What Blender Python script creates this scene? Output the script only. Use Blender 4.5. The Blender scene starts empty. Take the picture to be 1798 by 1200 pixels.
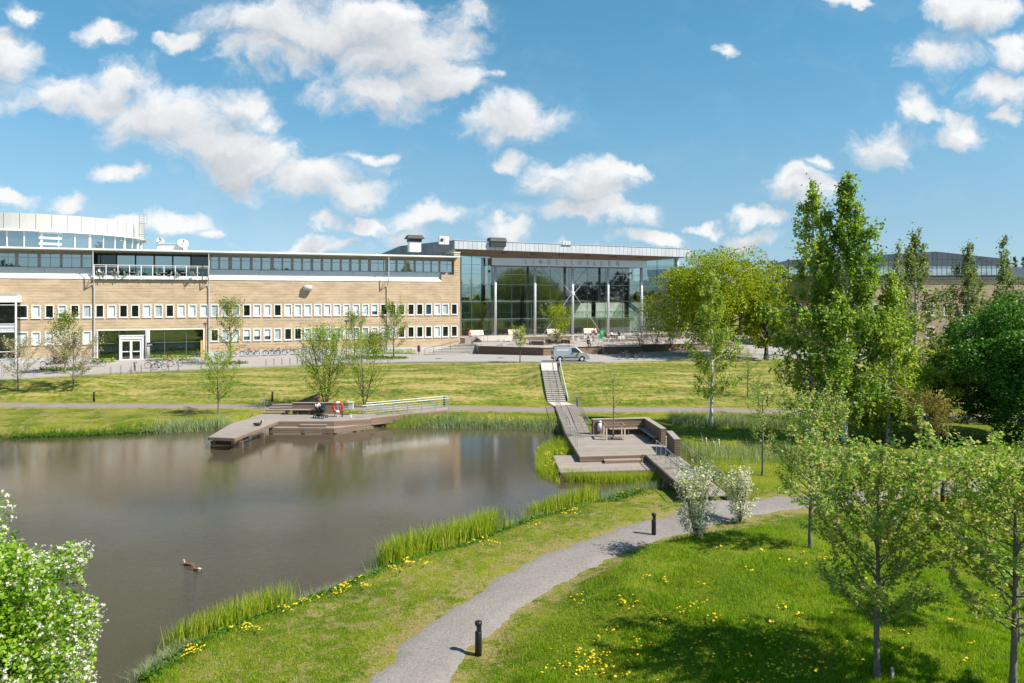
import bpy, bmesh, math, random
import numpy as np
from mathutils import Vector, Matrix

R = math.radians
random.seed(11)
RNG = np.random.default_rng(11)
SC = bpy.context.scene
COL = SC.collection

# ------------------------------------------------------------------ camera
CZ, FP, CX, HY = 11.2, 1300.0, 899.0, 523.0      # eye height, focal length and horizon as measured in the photograph
cam = bpy.data.cameras.new('camera')
cam.sensor_width = 36.0
cam.lens = FP / 1798.0 * 36.0
cam.shift_y = -(600.0 - HY) / 1798.0
cam.clip_start, cam.clip_end = 0.5, 9000
camo = bpy.data.objects.new('camera', cam)
camo.location = (0, 0, CZ)
camo.rotation_euler = (R(90), 0, 0)
COL.objects.link(camo)
SC.camera = camo

# ------------------------------------------------------------------ sun, exposure
SUN_EL, SUN_AZ_BACK = 48.0, 21.5                   # sun stands to the right, a little behind the viewer
sv = Vector((math.cos(R(SUN_EL)) * math.cos(R(SUN_AZ_BACK)), -math.cos(R(SUN_EL)) * math.sin(R(SUN_AZ_BACK)), math.sin(R(SUN_EL))))
sl = bpy.data.lights.new('sun', 'SUN')
sl.energy, sl.angle, sl.color = 5.0, R(0.53), (1.0, 0.93, 0.83)
so = bpy.data.objects.new('sun', sl)
so.rotation_euler = sv.to_track_quat('Z', 'Y').to_euler()
so.location = sv * 300
COL.objects.link(so)
SC.view_settings.view_transform = 'Standard'
SC.view_settings.look = 'None'
SC.view_settings.exposure = 0.85
SC.view_settings.gamma = 1.0
SC.view_settings.use_curve_mapping = False

# ------------------------------------------------------------------ world: Nishita sky with cumulus
W = bpy.data.worlds.new('World')
SC.world = W
W.use_nodes = True

class G:
    """small helper to write node graphs"""
    def __init__(s, tree): s.t = tree; s.n = tree.nodes; s.l = tree.links
    def node(s, ty, **kw):
        n = s.n.new(ty)
        for k, v in kw.items(): setattr(n, k, v)
        return n
    def put(s, sock, v):
        if isinstance(v, bpy.types.NodeSocket): s.l.new(v, sock)
        elif v is not None: sock.default_value = v
    def math(s, op, a, b=None, c=None, clamp=False):
        n = s.node('ShaderNodeMath', operation=op, use_clamp=clamp)
        s.put(n.inputs[0], a)
        if b is not None: s.put(n.inputs[1], b)
        if c is not None: s.put(n.inputs[2], c)
        return n.outputs[0]
    def vmath(s, op, a, b=None, scale=None):
        n = s.node('ShaderNodeVectorMath', operation=op)
        s.put(n.inputs[0], a)
        if b is not None: s.put(n.inputs[1], b)
        if scale is not None: s.put(n.inputs['Scale'], scale)
        return n.outputs[0]
    def noise(s, vec, scale, detail=4, rough=0.55, dist=0.0, col=False, dims='3D'):
        n = s.node('ShaderNodeTexNoise', noise_dimensions=dims)
        if vec is not None: s.put(n.inputs['Vector'], vec)
        n.inputs['Scale'].default_value = scale
        n.inputs['Detail'].default_value = detail
        n.inputs['Roughness'].default_value = rough
        n.inputs['Distortion'].default_value = dist
        return n.outputs['Color'] if col else n.outputs['Fac']
    def mix(s, f, a, b, mode='MIX'):
        n = s.node('ShaderNodeMix', data_type='RGBA', blend_type=mode, clamp_factor=True)
        s.put(n.inputs[0], f)
        s.put(n.inputs[6], (*a, 1) if isinstance(a, tuple) and len(a) == 3 else a)
        s.put(n.inputs[7], (*b, 1) if isinstance(b, tuple) and len(b) == 3 else b)
        return n.outputs[2]
    def ramp(s, f, pts, interp='LINEAR'):
        n = s.node('ShaderNodeValToRGB')
        s.put(n.inputs[0], f)
        e = n.color_ramp.elements
        n.color_ramp.interpolation = interp
        while len(e) < len(pts): e.new(0.5)
        for el, (p, c) in zip(e, pts):
            el.position = p
            el.color = (*c, 1) if not isinstance(c, float) else (c, c, c, 1)
        return n.outputs[0]
    def mapr(s, v, a, b, c=0.0, d=1.0, smooth=True):
        n = s.node('ShaderNodeMapRange', interpolation_type='SMOOTHSTEP' if smooth else 'LINEAR')
        s.put(n.inputs[0], v)
        n.inputs[1].default_value, n.inputs[2].default_value = a, b
        n.inputs[3].default_value, n.inputs[4].default_value = c, d
        return n.outputs[0]
    def mapping(s, vec, loc=(0, 0, 0), rot=(0, 0, 0), scale=(1, 1, 1), ty='POINT'):
        n = s.node('ShaderNodeMapping', vector_type=ty)
        s.put(n.inputs[0], vec)
        n.inputs[1].default_value, n.inputs[2].default_value, n.inputs[3].default_value = loc, rot, scale
        return n.outputs[0]

CLOUDS = [  # (x, y, rx, ry) of each puff, as read off the photograph and turned into directions
 (20,105,55,48),(95,160,95,42),(185,48,62,22),(225,125,70,40),(300,205,115,62),(375,245,145,66),(450,285,125,52),(545,315,130,42),(625,345,75,28),
 (475,205,40,22),(150,165,90,30),(430,180,60,30),
 (520,40,160,62),(480,90,120,42),(700,85,155,80),(690,155,145,48),(640,25,200,42),(785,135,85,52),(872,125,22,24),(330,65,40,16),
 (905,212,105,42),(895,281,42,18),(1020,322,100,42),(1035,375,135,22),(1110,297,48,16),(980,300,50,25),(755,387,88,24),(300,385,95,22),(235,380,60,15),(510,429,78,20),
 (560,389,38,13),(108,352,42,22),(18,346,42,18),(885,406,58,20),(1145,420,60,15),(1266,92,28,18),(1645,98,80,32),(1720,22,100,38),
 (1785,80,45,34),(1745,150,82,28),(1612,188,42,28),(1552,245,74,38),(1690,226,58,38),(1395,335,82,34),(1340,386,64,16),(1442,290,34,15),
 (1480,2,44,12),(35,20,34,26),(210,302,50,18),(380,413,34,11),(1770,190,24,12),(645,398,42,12),(735,417,44,15),(650,285,40,14),
 (600,432,60,12),(1010,432,50,12),(1330,420,60,12),(1230,402,40,10),(60,402,50,14),(-180,180,160,60),(-330,300,150,40),(1000,-160,240,70),(2000,120,190,50),(2150,290,150,34)]

grp = bpy.data.node_groups.new('cloud_density', 'ShaderNodeTree')
grp.interface.new_socket('Vector', in_out='INPUT', socket_type='NodeSocketVector')
grp.interface.new_socket('Density', in_out='OUTPUT', socket_type='NodeSocketFloat')
g = G(grp)
gi, go_ = g.node('NodeGroupInput'), g.node('NodeGroupOutput')
vin = gi.outputs[0]
acc = None
for (x, y, rx, ry) in CLOUDS:
    u, v = (x - CX) / FP, (HY - y) / FP
    a, b = rx / FP * 1.42, ry / FP * 1.50
    m = g.mapping(vin, (-u / a, -v / b, 0), (0, 0, 0), (1 / a, 1 / b, 0))
    gr = g.node('ShaderNodeTexGradient', gradient_type='SPHERICAL')
    g.l.new(m, gr.inputs[0])
    acc = gr.outputs['Fac'] if acc is None else g.math('SMOOTH_MAX', acc, gr.outputs['Fac'], 0.12)
fb = g.noise(g.mapping(vin, scale=(1, 1.45, 1)), 12.0, 7, 0.57, 0.30)
fbl = g.math('MULTIPLY', g.math('SUBTRACT', fb, 0.53), g.mapr(acc, 0.03, 0.25, 0.0, 1.9))
dens = g.math('ADD', acc, fbl)
g.l.new(dens, go_.inputs[0])

g = G(W.node_tree)
g.n.clear()
sky = g.node('ShaderNodeTexSky', sky_type='NISHITA')
sky.sun_disc = False
sky.sun_elevation = R(SUN_EL)
sky.sun_rotation = math.atan2(sv.x, sv.y)
sky.altitude = 50
sky.air_density, sky.dust_density, sky.ozone_density = 1.0, 0.35, 2.2
tc = g.node('ShaderNodeTexCoord')
sep = g.node('ShaderNodeSeparateXYZ'); g.l.new(tc.outputs['Generated'], sep.inputs[0])
ay = g.math('MAXIMUM', g.math('ABSOLUTE', sep.outputs[1]), 0.12)
cmb = g.node('ShaderNodeCombineXYZ')
g.l.new(g.math('DIVIDE', sep.outputs[0], ay), cmb.inputs[0])
g.l.new(g.math('DIVIDE', sep.outputs[2], ay), cmb.inputs[1])
warp = g.vmath('SCALE', g.vmath('SUBTRACT', g.noise(cmb.outputs[0], 9.0, 5, 0.6, col=True), (0.5, 0.5, 0.5)), scale=0.10)
p0 = g.vmath('ADD', cmb.outputs[0], warp)
def dens_at(vec):
    n = g.node('ShaderNodeGroup'); n.node_tree = grp
    g.l.new(vec, n.inputs[0])
    return n.outputs[0]
d0 = dens_at(p0)
d1 = dens_at(g.vmath('ADD', p0, (0.014, 0.028, 0)))
alpha = g.math('MULTIPLY', g.mapr(d0, 0.08, 0.74), g.mapr(sep.outputs[2], 0.0, 0.03))
lit = g.mapr(d1, -0.05, 1.25, 1.0, 0.0, smooth=False)
air = g.ramp(sep.outputs[2], [(0.0, (0.50, 0.68, 0.95)), (0.04, (0.53, 0.71, 0.97)), (0.095, (0.615, 0.76, 0.86)), (0.17, (0.66, 0.89, 0.90)), (0.22, (0.62, 0.95, 0.97)), (0.335, (0.56, 1.03, 1.02)), (1.0, (0.54, 1.02, 1.02))])
skyc = g.mix(1.0, sky.outputs[0], air, 'MULTIPLY')
ccol = g.mix(lit, (3.5, 3.75, 4.1), (7.1, 7.1, 7.05))
veil = g.mapr(g.noise(g.mapping(p0, scale=(1, 2.2, 1)), 2.6, 5, 0.6), 0.50, 0.80, 0.0, 0.22)
fin = g.mix(g.math('MAXIMUM', g.math('MULTIPLY', alpha, 0.96), veil), skyc, ccol)
bg = g.node('ShaderNodeBackground'); bg.inputs['Strength'].default_value = 0.08
g.l.new(fin, bg.inputs['Color'])
wo = g.node('ShaderNodeOutputWorld'); g.l.new(bg.outputs[0], wo.inputs[0])

# ------------------------------------------------------------------ object helpers
def tag(o, label=None, cat=None, group=None, kind=None):
    if label: o['label'] = label
    if cat: o['category'] = cat
    if group: o['group'] = group
    if kind: o['kind'] = kind
    return o

def thing(name, label, cat, loc=(0, 0, 0), rz=0.0, group=None):
    o = bpy.data.objects.new(name, None)
    COL.objects.link(o)
    o.location = loc
    o.rotation_euler = (0, 0, rz)
    o.empty_display_size = 0.2
    return tag(o, label, cat, group)

def link(name, me, parent=None):
    o = bpy.data.objects.new(name, me)
    COL.objects.link(o)
    if parent is not None: o.parent = parent
    return o

def copy_tree(o, parent=None):
    c = o.copy()
    COL.objects.link(c)
    if parent is not None: c.parent = parent
    for ch in o.children: copy_tree(ch, c)
    return c

class MB:
    """mesh builder: collects shapes, build() links them as ONE object"""
    def __init__(s): s.v = []; s.f = []; s.mi = []; s.cur = 0; s.smooth = False; s.sm = []
    def add(s, vs, fs):
        o = len(s.v)
        s.v.extend([tuple(v) for v in vs])
        for f in fs:
            s.f.append([i + o for i in f]); s.mi.append(s.cur); s.sm.append(s.smooth)
        return s
    def box(s, x0, x1, y0, y1, z0, z1, rz=0.0, ctr=None):
        vs = [(x, y, z) for z in (z0, z1) for y in (y0, y1) for x in (x0, x1)]
        if rz:
            c = ctr or ((x0 + x1) / 2, (y0 + y1) / 2)
            ca, sa = math.cos(rz), math.sin(rz)
            vs = [(c[0] + (x - c[0]) * ca - (y - c[1]) * sa, c[1] + (x - c[0]) * sa + (y - c[1]) * ca, z) for x, y, z in vs]
        return s.add(vs, [(0, 2, 3, 1), (4, 5, 7, 6), (0, 1, 5, 4), (2, 6, 7, 3), (0, 4, 6, 2), (1, 3, 7, 5)])
    def bar(s, a, b, w, h=None, up=(0, 0, 1)):
        """rectangular bar from a to b"""
        a, b = Vector(a), Vector(b); h = w if h is None else h
        d = (b - a).normalized(); up = Vector(up)
        if abs(d.dot(up)) > 0.99: up = Vector((0, 1, 0))
        x = d.cross(up).normalized() * w / 2; y = x.cross(d).normalized() * h / 2
        vs = [p + sx * x + sy * y for p in (a, b) for sx, sy in ((-1, -1), (1, -1), (1, 1), (-1, 1))]
        return s.add(vs, [(3, 2, 1, 0), (4, 5, 6, 7), (0, 1, 5, 4), (1, 2, 6, 5), (2, 3, 7, 6), (3, 0, 4, 7)])
    def tube(s, pts, rad, n=6, cap=True, closed=False):
        pts = [Vector(p) for p in pts]
        rad = rad if isinstance(rad, (list, tuple)) else [rad] * len(pts)
        vs, fs = [], []
        m = len(pts); ref = None
        for i, p in enumerate(pts):
            if closed: d = pts[(i + 1) % m] - pts[i - 1]
            else: d = pts[min(i + 1, m - 1)] - pts[max(i - 1, 0)]
            d.normalize()
            if ref is None:
                ref = Vector((0, 0, 1)) if abs(d.z) < 0.9 else Vector((1, 0, 0))
            x = d.cross(ref)
            if x.length < 1e-4: x = d.orthogonal()
            x.normalize(); y = x.cross(d).normalized(); ref = y
            for k in range(n):
                a = 2 * math.pi * k / n
                vs.append(p + rad[i] * (math.cos(a) * x + math.sin(a) * y))
        for i in range(m if closed else m - 1):
            j = (i + 1) % m
            for k in range(n):
                k2 = (k + 1) % n
                fs.append((i * n + k, i * n + k2, j * n + k2, j * n + k))
        if cap and not closed:
            fs.append(tuple(range(n))[::-1]); fs.append(tuple((m - 1) * n + k for k in range(n)))
        return s.add(vs, fs)
    def cyl(s, c, r, h, n=16, r2=None):
        c = Vector(c)
        return s.tube([c, c + Vector((0, 0, h))], [r, r if r2 is None else r2], n)
    def lathe(s, prof, n=20, c=(0, 0, 0)):
        vs, fs = [], []
        for r, z in prof:
            for k in range(n):
                a = 2 * math.pi * k / n
                vs.append((c[0] + r * math.cos(a), c[1] + r * math.sin(a), c[2] + z))
        for i in range(len(prof) - 1):
            for k in range(n):
                k2 = (k + 1) % n
                fs.append((i * n + k, i * n + k2, (i + 1) * n + k2, (i + 1) * n + k))
        fs.append(tuple(range(n))[::-1]); fs.append(tuple((len(prof) - 1) * n + k for k in range(n)))
        return s.add(vs, fs)
    def prism(s, poly, z0, z1):
        """poly: xy points counter-clockwise; z1 may be a list"""
        n = len(poly)
        area = sum(poly[i][0] * poly[(i + 1) % n][1] - poly[(i + 1) % n][0] * poly[i][1] for i in range(n))
        if area < 0: poly = poly[::-1]
        vs = [(p[0], p[1], z0) for p in poly] + [(p[0], p[1], z1) for p in poly]
        fs = [tuple(range(n))[::-1], tuple(range(n, 2 * n))]
        fs += [(i, (i + 1) % n, n + (i + 1) % n, n + i) for i in range(n)]
        return s.add(vs, fs)
    def extr(s, prof, axis, a, b):
        """extrude a closed outline: axis 'x' (prof = y,z) or 'y' (prof = x,z) from a to b"""
        n = len(prof)
        mk = (lambda t, p: (t, p[0], p[1])) if axis == 'x' else (lambda t, p: (p[0], t, p[1]))
        vs = [mk(a, p) for p in prof] + [mk(b, p) for p in prof]
        fs = [tuple(range(n)), tuple(range(n, 2 * n))[::-1]] + [(i, n + i, n + (i + 1) % n, (i + 1) % n) for i in range(n)]
        return s.add(vs, fs)
    def quad(s, a, b, c, d): return s.add([a, b, c, d], [(0, 1, 2, 3)])
    def mesh(s, name, mats):
        me = bpy.data.meshes.new(name)
        me.from_pydata(s.v, [], s.f)
        for m in (mats if isinstance(mats, (list, tuple)) else [mats]): me.materials.append(m)
        if any(s.mi): me.polygons.foreach_set('material_index', s.mi)
        if any(s.sm): me.polygons.foreach_set('use_smooth', s.sm)
        me.update()
        return me
    def recalc(s, me):
        bm = bmesh.new(); bm.from_mesh(me); bmesh.ops.recalc_face_normals(bm, faces=bm.faces); bm.to_mesh(me); bm.free()
        return me
    def build(s, name, mats, parent=None, bevel=0.0, fix=True):
        me = s.mesh(name, mats)
        if fix and len(s.f) < 20000: s.recalc(me)
        o = link(name, me, parent)
        if bevel:
            b = o.modifiers.new('bevel', 'BEVEL'); b.width = bevel; b.segments = 2; b.limit_method = 'ANGLE'
        return o

def np_mesh(name, V, F, mat, parent=None, smooth=False):
    """mesh straight from numpy arrays (F: (n,3) or (n,4))"""
    me = bpy.data.meshes.new(name)
    k = F.shape[1]
    me.vertices.add(len(V)); me.vertices.foreach_set('co', np.ascontiguousarray(V, dtype=np.float32).ravel())
    me.loops.add(F.size); me.loops.foreach_set('vertex_index', np.ascontiguousarray(F, dtype=np.int32).ravel())
    me.polygons.add(len(F))
    me.polygons.foreach_set('loop_start', np.arange(0, F.size, k, dtype=np.int32))
    if smooth: me.polygons.foreach_set('use_smooth', np.ones(len(F), dtype=bool))
    me.materials.append(mat)
    me.update(calc_edges=True)
    return link(name, me, parent)
# ------------------------------------------------------------------ materials
def mat(name):
    m = bpy.data.materials.new(name); m.use_nodes = True
    g = G(m.node_tree); g.n.clear()
    out = g.node('ShaderNodeOutputMaterial')
    return m, g, out
def principled(g, out, col, rough=0.6, metal=0.0, spec=0.5, bump=None, bstr=0.3, bdist=0.02):
    b = g.node('ShaderNodeBsdfPrincipled')
    g.put(b.inputs['Base Color'], (*col, 1) if isinstance(col, tuple) and len(col) == 3 else col)
    g.put(b.inputs['Roughness'], rough)
    b.inputs['Metallic'].default_value = metal
    b.inputs['Specular IOR Level'].default_value = spec
    if bump is not None:
        bp = g.node('ShaderNodeBump'); bp.inputs['Strength'].default_value = bstr; bp.inputs['Distance'].default_value = bdist
        g.l.new(bump, bp.inputs['Height']); g.l.new(bp.outputs[0], b.inputs['Normal'])
    if out is not None: g.l.new(b.outputs[0], out.inputs[0])
    return b
def simple(name, col, rough=0.6, metal=0.0, var=0.12, scale=3.0, spec=0.4):
    """plain painted or cast surface with a little uneven wear"""
    m, g, out = mat(name)
    tc = g.node('ShaderNodeTexCoord')
    n = g.noise(tc.outputs['Object'], scale, 6, 0.6)
    c = g.mix(n, tuple(x * (1 - var) for x in col), tuple(min(1, x * (1 + var)) for x in col))
    r = g.math('ADD', g.math('MULTIPLY', g.math('SUBTRACT', n, 0.5), 0.25), rough)
    principled(g, out, c, r, metal, spec)
    return m

M = {}
for nm, a in dict(
    white=((0.72, 0.72, 0.70), 0.5), offwhite=((0.46, 0.455, 0.43), 0.6), palegrey=((0.50, 0.51, 0.53), 0.45, 0.2),
    panel=((0.56, 0.57, 0.60), 0.45, 0.25), black=((0.014, 0.014, 0.016), 0.42), rubber=((0.02, 0.02, 0.02), 0.8),
    darkmetal=((0.05, 0.05, 0.055), 0.5, 0.3), galv=((0.42, 0.44, 0.46), 0.38, 0.7), concrete=((0.36, 0.35, 0.33), 0.85),
    plinth=((0.42, 0.46, 0.48), 0.75), stair=((0.46, 0.42, 0.38), 0.85), riser_shade=((0.20, 0.185, 0.17), 0.85), terrace=((0.31, 0.265, 0.235), 0.85), brown=((0.12, 0.06, 0.035), 0.55), lampred=((0.16, 0.035, 0.022), 0.45),
    red=((0.50, 0.03, 0.025), 0.45), binred=((0.14, 0.02, 0.025), 0.45), signgreen=((0.01, 0.30, 0.09), 0.45),
    skin=((0.52, 0.30, 0.21), 0.55), hair=((0.055, 0.025, 0.014), 0.6), hairred=((0.15, 0.04, 0.02), 0.6), navy=((0.02, 0.025, 0.045), 0.8), jeans=((0.05, 0.07, 0.13), 0.85),
    blackcloth=((0.018, 0.018, 0.02), 0.85), greycloth=((0.10, 0.11, 0.12), 0.85), whitecloth=((0.62, 0.62, 0.62), 0.8), redcloth=((0.32, 0.07, 0.05), 0.85),
    chair=((0.62, 0.60, 0.57), 0.5, 0.0), palewood=((0.56, 0.46, 0.35), 0.6), roofgrey=((0.16, 0.17, 0.18), 0.6), louvre=((0.035, 0.036, 0.04), 0.6),
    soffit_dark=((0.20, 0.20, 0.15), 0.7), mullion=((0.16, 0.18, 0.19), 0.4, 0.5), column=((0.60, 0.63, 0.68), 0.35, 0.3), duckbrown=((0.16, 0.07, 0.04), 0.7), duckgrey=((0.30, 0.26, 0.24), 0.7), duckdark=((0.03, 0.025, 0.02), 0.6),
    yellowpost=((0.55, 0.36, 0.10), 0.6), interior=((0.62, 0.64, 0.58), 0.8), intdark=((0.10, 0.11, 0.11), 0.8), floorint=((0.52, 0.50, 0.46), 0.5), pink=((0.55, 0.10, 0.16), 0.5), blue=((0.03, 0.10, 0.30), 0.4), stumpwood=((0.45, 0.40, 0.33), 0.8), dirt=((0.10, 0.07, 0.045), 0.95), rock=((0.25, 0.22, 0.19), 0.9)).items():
    M[nm] = simple(nm, *a)
M['blind'] = simple('blind', (0.80, 0.80, 0.83), 0.7, 0, 0.05)
M['blindgrey'] = simple('blindgrey', (0.52, 0.54, 0.57), 0.7, 0, 0.08)

def leafmat(name, cols, trans=0.45, rough=0.5, patch=None):
    """leaf faces: every leaf takes its own tone; light shines through"""
    m, g, out = mat(name)
    ge = g.node('ShaderNodeNewGeometry')
    c = g.ramp(ge.outputs['Random Per Island'], [(i / (len(cols) - 1), c) for i, c in enumerate(cols)])
    if patch:
        pn = g.noise(ge.outputs['Position'], 0.55, 5, 0.65); c = g.mix(g.mapr(pn, 0.50, 0.66, 0.0, 0.75), c, patch[0]); c = g.mix(g.mapr(g.noise(ge.outputs['Position'], 1.6, 4, 0.6), 0.52, 0.68, 0.0, 0.6), c, patch[1])
    b = principled(g, None, c, rough, 0, 0.22)
    t = g.node('ShaderNodeBsdfTranslucent')
    g.l.new(g.mix(1.0, c, (1.25, 1.35, 0.55), 'MULTIPLY'), t.inputs[0])
    mx = g.node('ShaderNodeMixShader'); mx.inputs[0].default_value = trans
    g.l.new(b.outputs[0], mx.inputs[1]); g.l.new(t.outputs[0], mx.inputs[2]); g.l.new(mx.outputs[0], out.inputs[0])
    return m
M['leaf_birch'] = leafmat('leaf_birch', [(0.083, 0.162, 0.020), (0.158, 0.266, 0.028), (0.243, 0.356, 0.045), (0.342, 0.391, 0.080)])
M['leaf_birch_pale'] = leafmat('leaf_birch_pale', [(0.127, 0.226, 0.025), (0.241, 0.350, 0.038), (0.369, 0.440, 0.063), (0.481, 0.497, 0.126)])
M['leaf_birch_grey'] = leafmat('leaf_birch_grey', [(0.078, 0.127, 0.031), (0.134, 0.202, 0.048), (0.223, 0.276, 0.078), (0.314, 0.276, 0.134)])
M['leaf_maple'] = leafmat('leaf_maple', [(0.125, 0.179, 0.006), (0.225, 0.289, 0.010), (0.311, 0.356, 0.014), (0.375, 0.383, 0.024)])
M['leaf_young'] = leafmat('leaf_young', [(0.131, 0.229, 0.018), (0.229, 0.334, 0.025), (0.334, 0.421, 0.039), (0.421, 0.474, 0.088)])
M['leaf_dark'] = leafmat('leaf_dark', [(0.026, 0.092, 0.011), (0.049, 0.147, 0.017), (0.085, 0.204, 0.023), (0.124, 0.264, 0.031)], 0.25)
M['leaf_apple'] = leafmat('leaf_apple', [(0.110, 0.216, 0.028), (0.197, 0.331, 0.046), (0.294, 0.419, 0.075), (0.442, 0.431, 0.176), (0.490, 0.381, 0.211)])
M['leaf_orange'] = leafmat('leaf_orange', [(0.135, 0.112, 0.030), (0.225, 0.180, 0.045), (0.300, 0.225, 0.075), (0.240, 0.240, 0.045)])
M['leaf_cherry'] = leafmat('leaf_cherry', [(0.091, 0.200, 0.016), (0.174, 0.324, 0.023), (0.266, 0.418, 0.039), (0.367, 0.476, 0.059)])
M['leaf_rowan'] = leafmat('leaf_rowan', [(0.086, 0.163, 0.019), (0.163, 0.250, 0.029), (0.250, 0.307, 0.048), (0.326, 0.307, 0.077)])
M['leaf_far'] = leafmat('leaf_far', [(0.046, 0.072, 0.018), (0.072, 0.111, 0.023), (0.111, 0.143, 0.031), (0.143, 0.156, 0.039)], 0.3)
M['leaf_woods_backlit'] = leafmat('leaf_woods_backlit', [(0.010, 0.018, 0.008), (0.018, 0.030, 0.010), (0.028, 0.042, 0.014)], 0.08)  # leaf colour darkened to stand for the shaded, backlit side of the woods
M['leaf_spruce'] = leafmat('leaf_spruce', [(0.012, 0.025, 0.010), (0.02, 0.038, 0.014), (0.03, 0.05, 0.018)], 0.15)
M['blossom'] = leafmat('blossom', [(0.52, 0.50, 0.44), (0.66, 0.64, 0.60), (0.74, 0.72, 0.70), (0.60, 0.52, 0.48)], 0.35)
M['blossom_dull'] = leafmat('blossom_dull', [(0.30, 0.24, 0.17), (0.42, 0.36, 0.28), (0.52, 0.47, 0.40), (0.36, 0.25, 0.20)], 0.3)
M['reed'] = leafmat('reed', [(0.134, 0.224, 0.010), (0.235, 0.347, 0.014), (0.336, 0.426, 0.022), (0.448, 0.470, 0.060), (0.470, 0.403, 0.140)], 0.5)
M['sedge'] = leafmat('sedge', [(0.17, 0.21, 0.09), (0.27, 0.32, 0.17), (0.36, 0.40, 0.26), (0.20, 0.28, 0.07)], 0.35)
M['weed'] = leafmat('weed', [(0.035, 0.10, 0.010), (0.06, 0.14, 0.012), (0.09, 0.18, 0.016), (0.12, 0.2, 0.02)], 0.35)
M['yellow'] = leafmat('yellow', [(0.62, 0.40, 0.01), (0.72, 0.50, 0.015), (0.80, 0.58, 0.03)], 0.2)

def barkmat(name, a, b, scale, stripes=False):
    m, g, out = mat(name)
    tc = g.node('ShaderNodeTexCoord')
    n = g.noise(g.mapping(tc.outputs['Object'], scale=(1, 1, 4.0 if stripes else 0.4)), scale, 6, 0.65)
    c = g.ramp(n, [(0.36, a), (0.48, b)] if stripes else [(0.3, a), (0.7, b)])
    principled(g, out, c, 0.8, 0, 0.2, bump=n, bstr=0.4)
    return m
M['bark'] = barkmat('bark', (0.045, 0.034, 0.025), (0.13, 0.105, 0.08), 12)
M['bark_grey'] = barkmat('bark_grey', (0.09, 0.08, 0.07), (0.22, 0.20, 0.175), 12)
M['bark_birch'] = barkmat('bark_birch', (0.05, 0.045, 0.04), (0.62, 0.60, 0.56), 4, True)

def wood(name, a, b, along='x', rough=0.75):
    """weathered boards: grain runs along the board, each board its own tone"""
    m, g, out = mat(name)
    tc = g.node('ShaderNodeTexCoord'); oi = g.node('ShaderNodeObjectInfo'); ge = g.node('ShaderNodeNewGeometry')
    sc = (0.6, 12, 12) if along == 'x' else ((12, 0.6, 12) if along == 'y' else (12, 12, 0.6))
    v = g.vmath('ADD', g.mapping(tc.outputs['Object'], scale=sc), g.vmath('SCALE', (7.0, 3.0, 5.0), scale=g.math('MULTIPLY', oi.outputs['Random'], 30.0)))
    n = g.noise(v, 1.6, 6, 0.65)
    blot = g.noise(ge.outputs['Position'], 0.9, 4, 0.6)
    f = g.math('ADD', g.math('MULTIPLY', n, 0.55), g.math('MULTIPLY', g.math('ADD', g.math('MULTIPLY', oi.outputs['Random'], 0.55), blot), 0.33))
    c = g.mix(f, a, b)
    principled(g, out, c, rough, 0, 0.25, bump=n, bstr=0.35, bdist=0.01)
    return m
M['deck'] = wood('deck', (0.14, 0.12, 0.105), (0.42, 0.36, 0.315), 'x')
M['deck_long'] = wood('deck_long', (0.14, 0.12, 0.105), (0.42, 0.36, 0.315), 'y')
M['cladding'] = wood('cladding', (0.10, 0.066, 0.046), (0.28, 0.195, 0.14), 'x')
M['cladding_dark'] = wood('cladding_dark', (0.075, 0.050, 0.040), (0.19, 0.13, 0.10), 'x')
M['soffit'] = wood('soffit', (0.15, 0.105, 0.08), (0.25, 0.18, 0.14), 'y', 0.6)
M['benchwood'] = wood('benchwood', (0.46, 0.36, 0.26), (0.72, 0.60, 0.46), 'x', 0.6)

def brick(name, a, b, mortar, lines=0.30):
    m, g, out = mat(name)
    tc = g.node('ShaderNodeTexCoord')
    sp = g.node('ShaderNodeSeparateXYZ'); g.l.new(tc.outputs['Object'], sp.inputs[0])
    cm = g.node('ShaderNodeCombineXYZ')
    g.l.new(g.math('ADD', sp.outputs[0], sp.outputs[1]), cm.inputs[0]); g.l.new(sp.outputs[2], cm.inputs[1])
    br = g.node('ShaderNodeTexBrick'); g.l.new(cm.outputs[0], br.inputs['Vector'])
    br.inputs['Scale'].default_value = 1.0; br.inputs['Brick Width'].default_value = 0.26; br.inputs['Row Height'].default_value = 0.075
    br.inputs['Mortar Size'].default_value = 0.007; br.inputs['Mortar Smooth'].default_value = 0.2; br.inputs['Bias'].default_value = 0.0
    br.inputs['Color1'].default_value = (*a, 1); br.inputs['Color2'].default_value = (*b, 1); br.inputs['Mortar'].default_value = (*mortar, 1)
    big = g.noise(g.mapping(tc.outputs['Object'], scale=(0.7, 0.7, 2.2)), 0.5, 7, 0.7)
    c = g.mix(g.mapr(big, 0.40, 0.62, 0.0, 0.7), br.outputs['Color'], tuple(x * 1.25 for x in b))
    strk = g.noise(g.mapping(tc.outputs['Object'], scale=(0.5, 0.5, 9.0)), 0.8, 5, 0.7)
    c = g.mix(g.mapr(strk, 0.52, 0.75, 0.0, 0.34), c, tuple(x * 0.62 for x in a))
    # weathered bed joints: a darker course about every fourth row
    fr = g.math('FRACT', g.math('DIVIDE', sp.outputs[2], 0.375))
    ln = g.math('MULTIPLY', g.math('LESS_THAN', fr, 0.24), g.mapr(g.noise(g.mapping(tc.outputs['Object'], scale=(0.4, 0.4, 6)), 1.1, 4, 0.7), 0.36, 0.62))
    c = g.mix(g.math('MULTIPLY', ln, lines), c, tuple(x * 0.40 for x in mortar))
    principled(g, out, c, 0.85, 0, 0.2, bump=br.outputs['Fac'], bstr=-0.5, bdist=0.008)
    return m
M['brick'] = brick('brick', (0.385, 0.28, 0.18), (0.465, 0.35, 0.235), (0.40, 0.32, 0.23), 0.6)
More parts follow.
